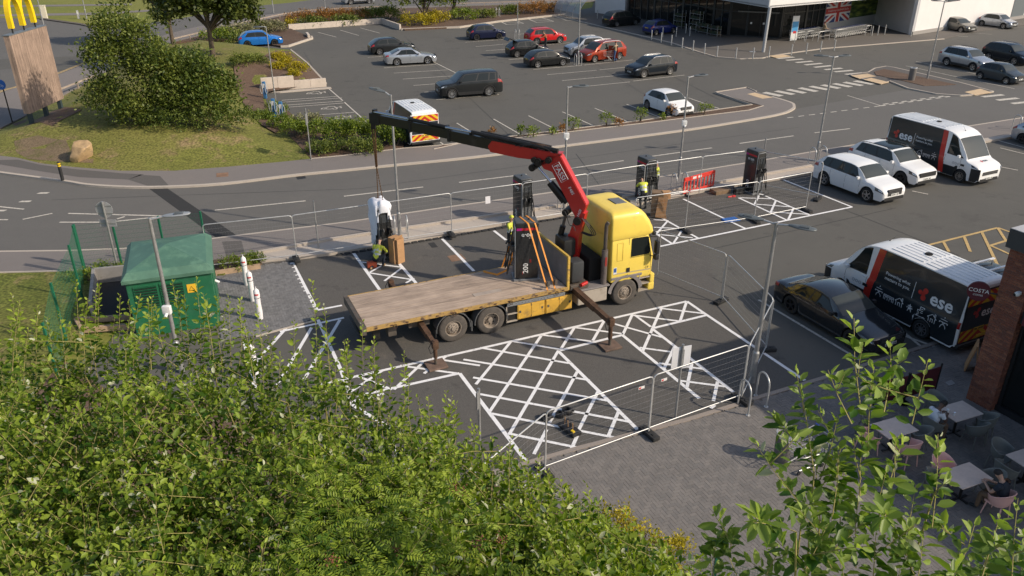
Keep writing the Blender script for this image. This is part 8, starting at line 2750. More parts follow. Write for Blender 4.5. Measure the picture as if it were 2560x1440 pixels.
def shrub(name, base, blobs, n, size, lf, label, cat='shrub', group=None, stems=4, ratio=.55, cr=.3, z=None, clump=24):
	t = thing(name, base, 0, label, cat, group)
	P, D, S, T_ = cloud(blobs, n, size, clump, cr, .5, 5)
	link('foliage', leaf_mesh('foliage', P, D, S, LF[lf], ratio, tint=T_, simple=True), t)
	q = MB()
	for i in range(stems):
		b = blobs[i % len(blobs)]
		a = rng.uniform(0, 6.28)
		e = (b[0][0] + math.cos(a) * b[1][0] * .4, b[0][1] + math.sin(a) * b[1][1] * .4, b[0][2] + b[1][2] * .3)
		q.tube([(b[0][0] * .4 + .05 * math.cos(a), b[0][1] * .4 + .05 * math.sin(a), -.1), (b[0][0] * .6 + e[0] * .3, b[0][1] * .6 + e[1] * .3, e[2] * .5), e], [.035 * max(1, size * 6), .025 * max(1, size * 6), .01], 6)
	q.build('stems', M_BARK, t, 60)
	return t
bb = GM(400, 300)
shrub('large_bush', bb, [((-2.3, .8, 2.6), (1.7, 1.8, 2.4)), ((-2.0, 1.2, 4.9), (1.2, 1.2, 1.9)), ((-.9, 1.0, 4.2), (1.1, 1.2, 1.4)), ((.2, .6, 2.6), (1.7, 1.8, 2.0)), ((-3.2, .2, 1.0), (1.3, 1.3, 1.3)), ((-.8, -.6, .8), (2.0, 1.2, 1.1)), ((.9, .2, 3.2), (1.0, 1.0, 1.2)), ((-3.1, .5, 3.6), (.9, 1.0, 1.3))], 17000, .2, 'bush', 'tall grey green bush behind the timber sign', 'bush', stems=7, cr=.55)
shrub('large_bush', bb + Vector((2.7, .4, 0)), [((-.7, .3, 1.9), (2.0, 2.0, 2.2)), ((.4, .1, 1.3), (1.6, 1.7, 1.6)), ((-1.6, 0, 1.3), (1.7, 1.7, 1.6)), ((-.1, -.8, .8), (2.0, 1.1, 1.0))], 13000, .20, 'under', 'dark green bush in the middle of the grass mound', 'bush', stems=7, cr=.5)
shrub('bush_skirt', GM(440, 316), [((-2.6, .6, .3), (1.6, 1.0, .6)), ((0, -.2, .3), (2.2, .9, .65)), ((2.4, .0, .3), (1.8, .9, .7)), ((3.9, .6, .3), (1.2, .9, .6))], 6500, .13, 'under', 'low leafy undergrowth at the foot of the big bush', 'shrub', stems=3, cr=.3)
def tree(name, base, trunk_h, r0, blobs, n, size, lf, label, group=None, lean=(0, 0)):
	t = thing(name, base, 0, label, 'tree', group)
	P, D, S, T_ = cloud(blobs, n, size, 30, .6, .35)
	link('crown', leaf_mesh('crown', P, D, S, LF[lf], .75, tint=T_, simple=True), t)
	q = MB()
	top = Vector((lean[0], lean[1], trunk_h))
	q.tube([(0, 0, -.2), (lean[0] * .3, lean[1] * .3, trunk_h * .4), top, top + Vector((.1, 0, 1.5))], [r0, r0 * .85, r0 * .7, r0 * .3], 10)
	for c, r in blobs:
		for k in range(3):
			a = rng.uniform(0, 6.28)
			e = Vector(c) + Vector((math.cos(a) * r[0] * .5, math.sin(a) * r[1] * .5, r[2] * rng.uniform(-.2, .5)))
			q.tube([top - Vector((0, 0, rng.uniform(0, .8))), top.lerp(e, .5) + Vector((0, 0, .2)), e], [r0 * .45, r0 * .3, .03], 6)
	q.build('trunk', M_BARK, t, 60)
	return t
b_ = GM(433, 112)
tree('maple_tree', b_, 2.6, .22, [((-1.8, .5, 5.2), (2.6, 2.6, 2.6)), ((.9, 0, 4.6), (2.2, 2.2, 2.2)), ((-.4, -.5, 7.5), (2.6, 2.4, 2.0)), ((-3.2, .4, 6.2), (1.6, 1.6, 1.6))], 9000, .32, 'tree', 'dark maple with a forked trunk behind the big bush', 'maples on the mound')
b_ = GM(533, 140)
tree('maple_tree', b_, 2.7, .24, [((-.6, .3, 4.5), (2.6, 2.4, 1.9)), ((2.2, 0, 4.0), (2.3, 2.0, 1.7)), ((-2.6, 0, 3.6), (1.9, 1.7, 1.4)), ((3.0, -.4, 3.3), (1.5, 1.3, .9)), ((.8, 0, 6.8), (2.6, 2.4, 2.0)), ((3.6, .4, 5.2), (1.2, 1.2, 1.1))], 11000, .31, 'tree', 'maple with a single straight trunk on the mound top', 'maples on the mound')
for i, (px_, py_, w_, h_, lf, lb) in enumerate(((705, 318, .9, .55, 'hedge', 'low yellow green shrub at the charge posts'), (740, 340, 1.0, .75, 'hedge', 'leafy shrub left of the edge-on sign post'), (770, 330, 1.1, .9, 'pale', 'pale silvery shrub behind the edge-on sign post'), (815, 355, 1.2, 1.0, 'hedge', 'bright green hedge shrub right of the edge-on sign post'), (860, 350, 1.2, 1.05, 'hedge', 'bright green hedge shrub in the middle of the hedge'), (905, 352, 1.2, 1.05, 'hedge', 'bright green hedge shrub under the crane tip'), (950, 354, 1.2, 1.0, 'hedge', 'bright green hedge shrub nearest the chevron van'), (985, 362, .7, .8, 'hedge', 'end shrub of the hedge beside the chevron van'), (690, 285, .7, .6, 'hedge', 'small shrub below the upper charge post'), (800, 380, 1.0, .4, 'bush', 'low dark shrub at the footway edge of the hedge'), (890, 378, 1.4, .45, 'bush', 'low dark growth in front of the hedge'), (655, 300, .7, .4, 'hedge', 'small shrub on the brown bank'))):
	p = G(px_, py_, .15)
	shrub('hedge_shrub', p, [((0, 0, h_ * .55), (w_, w_ * .75, h_ * .75)), ((w_ * .5, .1, h_ * .45), (w_ * .6, w_ * .5, h_ * .6))], int(1900 * w_), .12, lf, lb, 'shrub', 'shrubs of the hedge and bank', cr=.22)
for px_, py_, w_, h_, lf, lb in ((700, 152, .9, .5, 'yellow', 'golden shrub at the top of the brown bank'), (716, 166, .8, .5, 'yellow', 'golden shrub in the middle of the brown bank'), (745, 178, .8, .45, 'yellow', 'golden shrub nearest the upper car park kerb'), (735, 192, .5, .35, 'yellow', 'small golden shrub above the retaining wall'), (695, 175, .6, .4, 'yellow', 'golden shrub beside the slim lamp post'), (645, 170, 1.1, .8, 'bush', 'dark round shrub beside the slim lamp post'), (605, 163, 1.1, .6, 'bush', 'dark spreading shrub on the mound edge')):
	p = GM(px_, py_)
	shrub('bank_shrub', p, [((0, 0, h_ * .5), (w_, w_ * .8, h_ * .8))], int(1500 * w_), .13, lf, lb, 'shrub', 'shrubs of the brown bank', cr=.25)
for px_, py_, w_, h_, lf, lb in ((745, 60, 2.0, 1.0, 'orange', 'orange shrub at the left end of the far bed'), (790, 57, 2.0, 1.1, 'orange', 'orange shrub left of the far lamp post'), (835, 54, 2.2, 1.1, 'orange', 'orange shrub right of the far lamp post'), (880, 51, 2.2, 1.0, 'orange', 'orange shrub in the middle of the far bed'), (925, 49, 2.0, 1.0, 'bush', 'dark shrub at the bend of the low wall'), (965, 47, 2.0, 1.0, 'bush', 'dark shrub beside the far tree'), (775, 64, 1.6, .7, 'bush', 'green shrub in front of the orange planting'), (860, 60, 1.8, .6, 'bush', 'green low shrub behind the long low wall'), (1040, 64, 2.0, .9, 'yellow', 'golden shrub under the far tree'), (1085, 56, 1.8, .9, 'yellow', 'golden shrub right of the far tree'), (1150, 48, 2.0, .8, 'hedge', 'yellow green shrub by the accessible bays'), (1205, 44, 1.4, .6, 'bush', 'small dark shrub by the far steel hoops'), (1265, 36, 1.6, .7, 'bush', 'dark shrub right of the far steel hoops'), (1325, 34, 2.2, .9, 'orange', 'orange brown shrub left of the clear shelter'), (1375, 30, 2.2, 1.0, 'orange', 'orange brown shrub next to the clear shelter'),
							   (590, 92, 2.2, .9, 'pale', 'silvery shrub mass left above the blue car'), (630, 84, 2.2, .9, 'pale', 'silvery shrub mass above the blue car'), (672, 80, 1.8, .8, 'pale', 'silvery shrub right above the blue car'), (540, 98, 2.2, .7, 'hedge', 'green undergrowth beside the maple trunk'), (600, 108, 1.8, .6, 'bush', 'green growth just left of the blue car'), (725, 66, .6, .5, 'yellow', 'small golden shrub at the wall end')):
	p = G(px_, py_, .16)
	shrub('bed_shrub', p, [((0, 0, h_ * .5), (w_, w_ * .6, h_ * .8)), ((w_ * .4, .3, h_ * .5), (w_ * .7, w_ * .5, h_ * .8))], int(900 * w_), .19, lf, lb, 'shrub', 'shrubs of the far beds', cr=.35, ratio=.4 if lf == 'orange' else .55)
b_ = G(1062, 58, .16)
tree('bed_tree', b_, 1.4, .2, [((-1.6, .5, 3.2), (2.4, 2.2, 2.3)), ((1.2, 1.0, 3.0), (2.2, 2.0, 2.2)), ((0, .6, 4.6), (2.6, 2.2, 2.0))], 6500, .3, 'bush', 'round green tree at the far end of the upper car park')
b_ = G(1135, 44, .16)
tree('bed_tree', b_, 1.0, .15, [((0, .3, 2.4), (1.8, 1.6, 2.0)), ((.5, .5, 3.6), (1.5, 1.4, 1.5))], 3500, .26, 'hedge', 'lighter green tree right of the far round tree')
for i, (zx, zy, s) in enumerate(((235, 1005, .35), (455, 990, .4), (545, 1005, .45), (765, 970, .3), (838, 955, .55), (1088, 925, .6), (1180, 925, .3), (1342, 890, .6), (1505, 875, .2), (1585, 850, .5), (1818, 838, .55), (690, 985, .25))):
	p = G(1150 + zx / 2.977, (zy + 12) / 2.977, .12)
	shrub('strip_shrub', p, [((0, 0, s * .7), (s * .8, s * .7, s * .75))], int(420 * s + 60), .12, 'hedge' if i % 3 else 'orange', 'small shrub in the planting strip, %s from the left' % ordn[(0, 1, 2, 4, 5, 6, 7, 8, 9, 10, 11, 3)[i]], 'shrub', 'small shrubs of the planting strip', 2, cr=.15, clump=9)
for px_, py_, w_, lb in ((592, 668, .7, 'grass tuft behind the wrapped guard posts'), (635, 655, .45, 'grass tuft at the end of the concrete strip'), (225, 700, .9, 'scrubby growth left of the kiosk enclosure'), (280, 680, .8, 'scrubby growth behind the kiosk enclosure')):
	shrub('scrub_tuft', G(px_, py_, .1), [((0, 0, .12), (w_, w_ * .5, .28))], 700, .12, 'hedge', lb, 'plant', 'scrub by the kiosk', 2, .3, .15)
# ---- foreground trees
def shoots(tips, roots, per, size, lm, name, spread=.5, ratio=.55, taper=.6):
	P, D, S, T_ = [], [], [], []
	tw = MB()
	for tip, root in zip(tips, roots):
		tip, root = Vector(tip), Vector(root)
		ax = (tip - root); L_ = ax.length; ax.normalize()
		mid = root.lerp(tip, .5) + Vector((rng.uniform(-1, 1), rng.uniform(-1, 1), 0)) * L_ * .05
		tw.tube([root, mid, tip], [.0035 + .002 * L_, .003, .0018], 4, caps=False)
		k = max(4, int(per * L_))
		ph = rng.uniform(0, 6.28)
		e1_ = ax.orthogonal().normalized(); e2_ = ax.cross(e1_)
		for i in range(k):
			t = (i + rng.random() * .6) / k
			c = root.lerp(mid, t * 2) if t < .5 else mid.lerp(tip, t * 2 - 1)
			a = ph + i * 2.4
			out = e1_ * math.cos(a) + e2_ * math.sin(a)
			up = lerp(.15, .9, t ** 3)
			d = out * (1 - .45 * t ** 2) + ax * up + Vector((rng.gauss(0, .2), rng.gauss(0, .2), rng.gauss(0, .2) + .1))
			P.append(c + out * .012); D.append(d)
			S.append(size * rng.choice((.55, .8, .95, 1.1, 1.35)) * rng.uniform(.85, 1.15) * (1 if t < .72 else lerp(1, .45, (t - .72) / .28)))
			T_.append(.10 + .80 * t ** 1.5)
	return np.array(P), np.array(D), np.array(S), np.array(T_), tw
def canopy_pt(px_, py_, Z):
	v = (py_ - 720) / CAM_F
	return Vector(((px_ - 1280) / CAM_F * Z, Z * (_C - v * _S), CAM_H - Z * (_S + v * _C)))
ol_x = [-120, 0, 60, 190, 300, 420, 470, 560, 640, 700, 790, 880, 960, 1040, 1130, 1210, 1300, 1400, 1500, 1600, 1720, 1800]
ol_y = [850, 830, 830, 815, 805, 790, 780, 785, 860, 890, 880, 930, 975, 1000, 1050, 1110, 1150, 1215, 1270, 1330, 1420, 1500]
def outl(x): return float(np.interp(x, ol_x, ol_y))
def zdist(x, y):
	top = outl(x)
	t = min(1, max(0, (y - top) / max(60, 1500 - top)))
	return lerp(10.6 - .0009 * max(0, x - 600), 7.0, t)
centres = [(-6.6, 9.0), (-4.4, 9.0), (-2.4, 8.4), (-.6, 7.6), (-5.6, 6.4), (-3.4, 6.2), (-1.4, 5.8), (.6, 6.2), (1.6, 5.2)]
labs = ['leafy willow at the far left of the thicket', 'leafy willow in front of the green kiosk', 'leafy willow in front of the lorry tail', 'leafy willow at the right side of the thicket', 'leafy willow in the lower left corner', 'leafy willow in the lower left of the thicket', 'leafy willow behind the rowan', 'leafy willow at the foot of the near fence', 'low leafy willow at the right end of the thicket']
tp, rt_ = [[] for _ in centres], [[] for _ in centres]
fP, fD, fS, fT = [[] for _ in centres], [[] for _ in centres], [[] for _ in centres], [[] for _ in centres]
def nearest(p):
	return min(range(len(centres)), key=lambda i: (centres[i][0] - p.x) ** 2 + (centres[i][1] - p.y) ** 2)
for x in range(-60, 1720, 17):
	if rng.random() < .25: continue
	X = x + rng.uniform(-12, 12)
	y0 = outl(X)
	tipy = y0 - rng.choice([15, 30, 45, 60, 75, 95]) * rng.uniform(.5, 1.1) * (1.0 if X < 1150 else .6)
	Z = zdist(X, y0) * rng.uniform(.95, 1.04)
	a = canopy_pt(X, tipy, Z)
	b = canopy_pt(X + rng.uniform(-25, 40), y0 + 130, Z * .99)
	i = nearest(a)
	tp[i].append(a); rt_[i].append(b)
for X, ty, Lp in ((780, 700, 190), (810, 760, 150), (905, 800, 170), (935, 845, 140), (1010, 880, 130), (300, 735, 120), (190, 700, 120), (460, 735, 100), (1130, 990, 110), (1180, 1050, 100), (1115, 975, 140), (640, 760, 120), (570, 735, 90), (1370, 1180, 80), (520, 745, 100), (30, 735, 100), (95, 760, 90), (930, 880, 120), (430, 700, 120), (490, 690, 130), (545, 735, 110), (380, 740, 100), (240, 720, 110), (735, 800, 140), (860, 850, 120), (600, 745, 120)):
	a = canopy_pt(X, ty, zdist(X, outl(X)) * 1.0); b = canopy_pt(X + rng.uniform(-10, 25), ty + Lp + 90, zdist(X, outl(X)))
	i = nearest(a); tp[i].append(a); rt_[i].append(b)
n_in = 0
while n_in < 1900:
	X = rng.uniform(-100, 1750); y0 = outl(X)
	Y = y0 + (1500 - y0) * rng.random() ** .9
	if Y < y0 + 5 or (Y < y0 + 110 and rng.random() < .45): continue
	Z = zdist(X, Y) * rng.uniform(.94, 1.07) * (1 + .055 * math.sin(X / 95 + Y / 60) * math.sin(Y / 75 - X / 160))
	a = canopy_pt(X, Y, Z)
	b = a + Vector((rng.gauss(0, .3), rng.gauss(0, .3), -rng.uniform(.25, .65)))
	i = nearest(a); tp[i].append(a); rt_[i].append(b); n_in += 1
for _ in range(2600):
	X = rng.uniform(-140, 1780); y0 = outl(X)
	Y = y0 + 25 + (1520 - y0) * rng.random()
	Z = zdist(X, Y) * rng.uniform(1.0, 1.12)
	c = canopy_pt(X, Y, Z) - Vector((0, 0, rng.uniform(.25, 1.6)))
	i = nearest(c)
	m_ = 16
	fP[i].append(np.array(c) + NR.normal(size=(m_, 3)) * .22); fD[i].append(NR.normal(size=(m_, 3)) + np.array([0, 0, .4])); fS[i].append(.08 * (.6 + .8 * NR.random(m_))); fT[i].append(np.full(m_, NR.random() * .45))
def fg_tree(name, c, tips, roots, per, size, lm, label, group, extra=None, trunk_top=6.0, ratio=.55):
	t = thing(name, (c[0], c[1], .07), 0, label, 'tree', group)
	o = np.array([c[0], c[1], .07])
	P, D, S, T_, tw = shoots([Vector(a) - Vector(o) for a in tips], [Vector(b) - Vector(o) for b in roots], per, size, lm, name)
	if extra:
		P = np.concatenate([P] + [e - o for e in extra[0]]); D = np.concatenate([D] + extra[1]); S = np.concatenate([S] + extra[2]); T_ = np.concatenate([T_] + extra[3])
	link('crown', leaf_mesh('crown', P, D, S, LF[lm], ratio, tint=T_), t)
	h0 = trunk_top * .35
	for j in range(0, len(roots), 9):
		b = Vector(roots[j]) - Vector(o)
		st_ = Vector((0, 0, lerp(h0, trunk_top, rng.random() * .7)))
		m_ = st_.lerp(b, .55) - Vector((0, 0, .25)) + Vector((rng.gauss(0, .1), rng.gauss(0, .1), 0))
		tw.tube([st_, m_, b], [.022, .013, .006], 5, caps=False)
	tw.build('twigs', M_TWIG, t, 60)
	MB().tube([(0, 0, -.2), (.05, .03, trunk_top * .4), (0, 0, trunk_top * .8), (.05, .05, trunk_top)], [.13, .10, .07, .04], 9).build('trunk', M_BARK, t, 60)
	return t
for i, c in enumerate(centres):
	if not tp[i]: continue
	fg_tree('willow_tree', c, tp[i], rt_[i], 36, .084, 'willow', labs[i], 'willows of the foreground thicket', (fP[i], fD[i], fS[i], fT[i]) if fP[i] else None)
ro = Vector((-1.9, 6.6, .07))
t = thing('rowan_tree', ro, 0, 'rowan with feathery leaves and red berries in the thicket', 'tree')
P, D, S, T_ = [], [], [], []
bz = MB()
for _ in range(330):
	X = rng.gauss(930, 170); Y = rng.uniform(1170, 1470)
	if X < 600 or X > 1330 or Y < outl(X) + 130: continue
	Z = zdist(X, Y) * rng.uniform(.93, 1.0)
	c = canopy_pt(X, Y, Z) - ro + Vector((0, 0, .04))
	a = rng.uniform(0, 6.28)
	ax = Vector((math.cos(a), math.sin(a), rng.uniform(-.2, .5))).normalized()
	sd = ax.cross(Vector((rng.gauss(0, .25), rng.gauss(0, .25), 1))).normalized()
	tt = rng.random()
	for k in range(7):
		b = c + ax * (.028 * k + .02)
		for s_ in (1, -1):
			P.append(b); D.append(sd * s_ + ax * .45 + Vector((0, 0, -.12))); S.append(.062 * (1 - .04 * k)); T_.append(tt)
	P.append(c + ax * .21); D.append(ax); S.append(.06); T_.append(tt)
	if rng.random() < .022:
		for _k in range(26):
			o_ = Vector((rng.gauss(0, .045), rng.gauss(0, .045), rng.gauss(.03, .02)))
			bz.ball(c + o_, .009, 6, 4)
link('crown', leaf_mesh('crown', np.array(P), np.array(D), np.array(S), LF['rowan'], .34, .1, np.array(T_)), t)
bz.build('berries', mat('berry_red', (0.19, 0.07, 0.035), .6), t)['kind'] = 'stuff'
MB().tube([(0, 0, -.2), (.1, 0, 3), (.05, .05, 7.3)], [.12, .09, .03], 9).build('trunk', M_BARK, t, 60)
rb_ = canopy_pt(2190, 1560, 5.6)
Rt, Rr = [], []
main = [((1990, 925), (2035, 1180)), ((2135, 795), (2150, 1010)), ((2225, 850), (2210, 1030)), ((2320, 900), (2280, 1060)), ((2345, 1085), (2330, 1320)), ((1925, 1030), (2040, 1150)), ((1885, 1105), (2000, 1260)), ((2070, 925), (2130, 1060)), ((2095, 1040), (2050, 1200)), ((1860, 1275), (1990, 1330)), ((2100, 1100), (2080, 1300)), ((2240, 1090), (2210, 1300)), ((2290, 1210), (2240, 1400)), ((2440, 1300), (2380, 1440)), ((2500, 1290), (2450, 1460)), ((2545, 1245), (2530, 1440)), ((1950, 1190), (2060, 1330)), ((2010, 1290), (2080, 1420)), ((1920, 1330), (2030, 1430)), ((2150, 1210), (2140, 1420)), ((2190, 1330), (2180, 1480)), ((2090, 1360), (2120, 1480)), ((2310, 1320), (2290, 1480)), ((1980, 1390), (2060, 1480)), ((1800, 1340), (1850, 1460)), ((1775, 1350), (1790, 1470)), ((2400, 1380), (2380, 1500)), ((2470, 1400), (2460, 1500)), ((2250, 1420), (2240, 1520)), ((2040, 1120), (2050, 1300)), ((2180, 960), (2170, 1130)), ((2160, 1080), (2150, 1240)), ((2560, 1330), (2550, 1480)), ((1870, 1400), (1960, 1480)), ((2110, 1180), (2100, 1330)), ((2215, 1180), (2200, 1330))]
for (a, b) in main:
	Z = rng.uniform(5.0, 5.9)
	Rt.append(canopy_pt(*a, Z)); Rr.append(canopy_pt(*b, Z * rng.uniform(.98, 1.02)))
	for k in range(1 if a[1] < 1250 else 2):
		f = rng.uniform(.3, .9)
		p = Rt[-1].lerp(Rr[-1], f)
		d = Vector((rng.gauss(0, .14), rng.gauss(0, .14), rng.uniform(.10, .26)))
		Rt.append(p + d); Rr.append(p)
c = (rb_.x, rb_.y)
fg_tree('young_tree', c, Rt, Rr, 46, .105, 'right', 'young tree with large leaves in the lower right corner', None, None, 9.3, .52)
for px_, py_, w_, lb in ((1530, 1330, .5, 'golden shrub at the left of the patio fence'), (1600, 1370, .5, 'golden shrub in the middle of the patio fence'), (1690, 1410, .5, 'golden shrub at the right of the patio fence'), (1450, 1330, .5, 'green shrub behind the patio fence')):
	p = G(px_, py_, .4)
	shrub('fence_shrub', (p.x, p.y, .07), [((0, 0, .5), (w_, w_ * .8, .55))], 900, .07, 'yellow' if 'golden' in lb else 'hedge', lb, 'shrub', 'shrubs along the patio fence', 3, cr=.15)
# ================================================================== people
SKIN = mat('skin', (0.45, 0.27, 0.19), .6); SKIN_D = mat('skin_dark', (0.12, 0.065, 0.045), .6)
HIVIS = mat('hi_vis', (0.58, 0.62, 0.06), .65, var=.08, vscale=9); REFL = mat('reflective', (0.55, 0.57, 0.55), .4)
NAVY = mat('cloth_navy', (0.012, 0.018, 0.03), .8); DARKC = mat('cloth_dark', (0.025, 0.028, 0.03), .85); JEAN = mat('cloth_jean', (0.05, 0.10, 0.22), .85)
SAND = mat('cloth_sand', (0.36, 0.27, 0.17), .8); WHT = mat('cloth_white', (0.62, 0.64, 0.68), .8); HAIR = mat('hair_dark', (0.012, 0.009, 0.008), .7); HAIRB = mat('hair_brown', (0.10, 0.05, 0.025), .7); RUSTC = mat('cloth_rust', (0.32, 0.10, 0.04), .8); TANS = mat('cloth_tan', (0.16, 0.10, 0.06), .85); BOOT = mat('boot_tan', (0.30, 0.19, 0.10), .8)
def person(loc, rz, J, top, legs, label, skin=SKIN, hair=HAIR, hat=None, shoes=DARKC, sleeves='long', stripes=False, group=None):
	t = thing('person', loc, rz, label, 'person', group)
	jn = {k: Vector(v) for k, v in J.items()}
	head = jn['head']
	V, E, Rr, Z = [], [], [], []
	def v(p, r, zn): V.append(tuple(p)); Rr.append(r); Z.append(zn); return len(V) - 1
	pel = v(jn['pelvis'], (.145, .125), 'leg')
	wst = v(jn['pelvis'].lerp(jn['chest'], .45), (.135, .11), 'top')
	chs = v(jn['chest'], (.16, .125), 'top')
	nkb = v(jn['chest'].lerp(jn['neck'], .75), (.085, .075), 'top')
	nk = v(jn['neck'], (.052, .055), 'skin')
	ch = v(jn['neck'].lerp(head, .55), (.065, .075), 'skin')
	hd = v(head, (.078, .098), 'skin')
	cr = v(head + (head - jn['neck']).normalized() * .085, (.06, .078), 'skin')
	E += [(pel, wst), (wst, chs), (chs, nkb), (nkb, nk), (nk, ch), (ch, hd), (hd, cr)]
	face = Vector(J.get('face', (1, 0, 0))).normalized()
	for s in ('L', 'R'):
		sh, el, wr = jn['sh' + s], jn['el' + s], jn['wr' + s]
		a = v(sh, (.062, .062), 'top'); b = v(sh.lerp(el, .5), (.05, .05), 'top'); c = v(el, (.042, .042), 'sleeve'); d = v(el.lerp(wr, .4), (.04, .04), 'sleeve'); e = v(wr, (.027, .03), 'skin')
		E += [(chs, a), (a, b), (b, c), (c, d), (d, e)]
		hv = (wr - el).normalized()
		pm = v(wr + hv * .06, (.026, .036), 'skin'); E.append((e, pm))
		sd = hv.cross(Vector((0, 0, 1)))
		sd = sd.normalized() if sd.length > .1 else Vector((0, 1, 0))
		curl = Vector((0, 0, -1)) if abs(hv.z) < .8 else face
		for k, ln in enumerate((.07, .08, .075, .06)):
			b0 = wr + hv * .085 + sd * (-.03 + .02 * k)
			f0 = v(b0, (.009, .009), 'skin'); f1 = v(b0 + hv * ln * .5 + curl * .012, (.0085, .0085), 'skin'); f2 = v(b0 + hv * ln * .8 + curl * .04, (.007, .007), 'skin')
			E += [(pm, f0), (f0, f1), (f1, f2)]
		t0 = v(wr + hv * .04 + sd * -.045, (.011, .011), 'skin'); t1 = v(wr + hv * .08 + sd * -.06 + curl * .02, (.009, .009), 'skin'); E += [(pm, t0), (t0, t1)]
		hp, kn, an = jn['hip' + s], jn['kn' + s], jn['an' + s]
		a = v(hp, (.095, .095), 'leg'); b = v(hp.lerp(kn, .5), (.078, .08), 'leg'); c = v(kn, (.058, .06), 'leg'); d = v(kn.lerp(an, .35), (.057, .058), 'leg'); e = v(an, (.042, .042), 'leg')
		toe = jn.get('toe' + s, an + Vector((.17, 0, -.05)))
		f = v(an.lerp(toe, .1) + Vector((0, 0, -.03)), (.04, .042), 'shoe'); g = v(toe, (.038, .03), 'shoe')
		E += [(pel, a), (a, b), (b, c), (c, d), (d, e), (e, f), (f, g)]
	me = bpy.data.meshes.new('body'); me.from_pydata(V, E, [])
	ob = bpy.data.objects.new('body_tmp', me); COL.objects.link(ob)
	ob.modifiers.new('s', 'SKIN')
	for i, sv in enumerate(me.skin_vertices[0].data): sv.radius = Rr[i]; sv.use_root = (i == pel)
	sb = ob.modifiers.new('d', 'SUBSURF'); sb.levels = 1; sb.render_levels = 1
	dg = bpy.context.evaluated_depsgraph_get()
	bm_ = bpy.data.meshes.new_from_object(ob.evaluated_get(dg)); bm_.name = 'body'
	bpy.data.objects.remove(ob, do_unlink=True)
	segs = [(Vector(V[a]), Vector(V[b]), Z[b]) for a, b in E]
	co = [x.co.copy() for x in bm_.vertices]; no = [x.normal.copy() for x in bm_.vertices]
	def zone(p):
		best, z_ = 9, 'top'
		for a, b, z in segs:
			ab = b - a
			q = min(1, max(0, (p - a).dot(ab) / max(ab.length_squared, 1e-9)))
			d = (a + ab * q - p).length
			if d < best: best, z_ = d, z
		return z_
	bm_.materials.clear(); bm_.materials.append(skin)
	bm_.polygons.foreach_set('use_smooth', [True] * len(bm_.polygons))
	body = link('body', bm_, t)
	groups = {'top': [], 'leg': [], 'shoe': []}
	for p in bm_.polygons:
		z = zone(p.center)
		if z == 'sleeve': z = 'top' if sleeves == 'long' else 'skin'
		if z in groups: groups[z].append(tuple(p.vertices))
	for nm, key, m, off in (('trousers', 'leg', legs, .010), ('jacket' if sleeves == 'long' else 'shirt', 'top', top, .014), ('shoes', 'shoe', shoes, .008)):
		F = groups[key]
		if not F: continue
		idx = sorted({i for f in F for i in f}); rm = {a: b for b, a in enumerate(idx)}
		o_ = link(nm, to_mesh(nm, [co[i] + no[i] * off for i in idx], [[rm[i] for i in f] for f in F], None, [m], 180), t)
		if nm == 'jacket' and stripes:
			c0, c1 = jn['pelvis'], jn['chest']
			ax = (c1 - c0).normalized()
			for f_ in (.35, .62):
				fs = [f for f in F if abs((sum((co[i] for i in f), Vector()) / len(f) - c0).dot(ax) - (c1 - c0).length * f_ * 1.2) < .035]
				if fs:
					ix = sorted({i for f in fs for i in f}); r2 = {a: b for b, a in enumerate(ix)}
					link('reflective_band', to_mesh('reflective_band', [co[i] + no[i] * (off + .004) for i in ix], [[r2[i] for i in f] for f in fs], None, [REFL], 180), o_)
	up = (head - jn['neck']).normalized()
	side = face.cross(up).normalized(); fwd = up.cross(side).normalized(); fwd = fwd if fwd.dot(face) > 0 else -fwd
	q = MB()
	q.ball(head + fwd * .098 - up * .012, .014, 6, 4)
	for s in (1, -1): q.ball(head + side * .082 * s, .022, 6, 4)
	q.build('nose_and_ears', skin, body, 60)['kind'] = 'stuff'
	q = MB()
	for s in (1, -1): q.ball(head + fwd * .088 + side * .032 * s + up * .015, .010, 6, 4)
	q.beam(head + fwd * .092 + side * .025 - up * .05, head + fwd * .092 - side * .025 - up * .05, .006, .008)
	q.build('eyes_and_mouth', HAIR, body)['kind'] = 'stuff'
	rot = Matrix((fwd, side, up)).transposed()
	q = MB()
	for i in range(9):
		th = lerp(0, 1.75, i / 8)
	rows = []
	for i in range(8):
		th = lerp(.02, 1.5, i / 7)
		rows.append([Vector((math.cos(a) * math.sin(th) * .112 * (1.0 if math.cos(a) < .2 else .92) - (.012 if i > 4 and math.cos(a) > .5 else 0), math.sin(a) * math.sin(th) * .094, math.cos(th) * .115 + (.03 if math.cos(a) > .4 and i > 5 else 0) - (.04 if math.cos(a) < 0 and i > 5 else 0))) for a in np.linspace(0, 2 * math.pi, 15)])
	rows = [[head + up * .035 + rot @ p for p in r_] for r_ in rows]
	q.grid(rows)
	if hat:
		q.build('hard_hat' if hat != HAIR else 'hat', hat, t, 180)
	else:
		q.build('hair', hair, t, 180)
	return t
STAND = dict(pelvis=(0, 0, .95), chest=(.02, 0, 1.32), neck=(.02, 0, 1.52), head=(.05, 0, 1.66), shL=(0, .19, 1.42), shR=(0, -.19, 1.42), elL=(.08, .26, 1.16), elR=(.08, -.26, 1.16), wrL=(.30, .2, 1.12), wrR=(.30, -.2, 1.12), hipL=(0, .10, .90), hipR=(0, -.10, .90), knL=(.03, .11, .50), knR=(.03, -.11, .50), anL=(0, .12, .09), anR=(0, -.12, .09))
def pose(**k):
	d = dict(STAND); d.update(k); return d
p = G(1638, 486, .13)
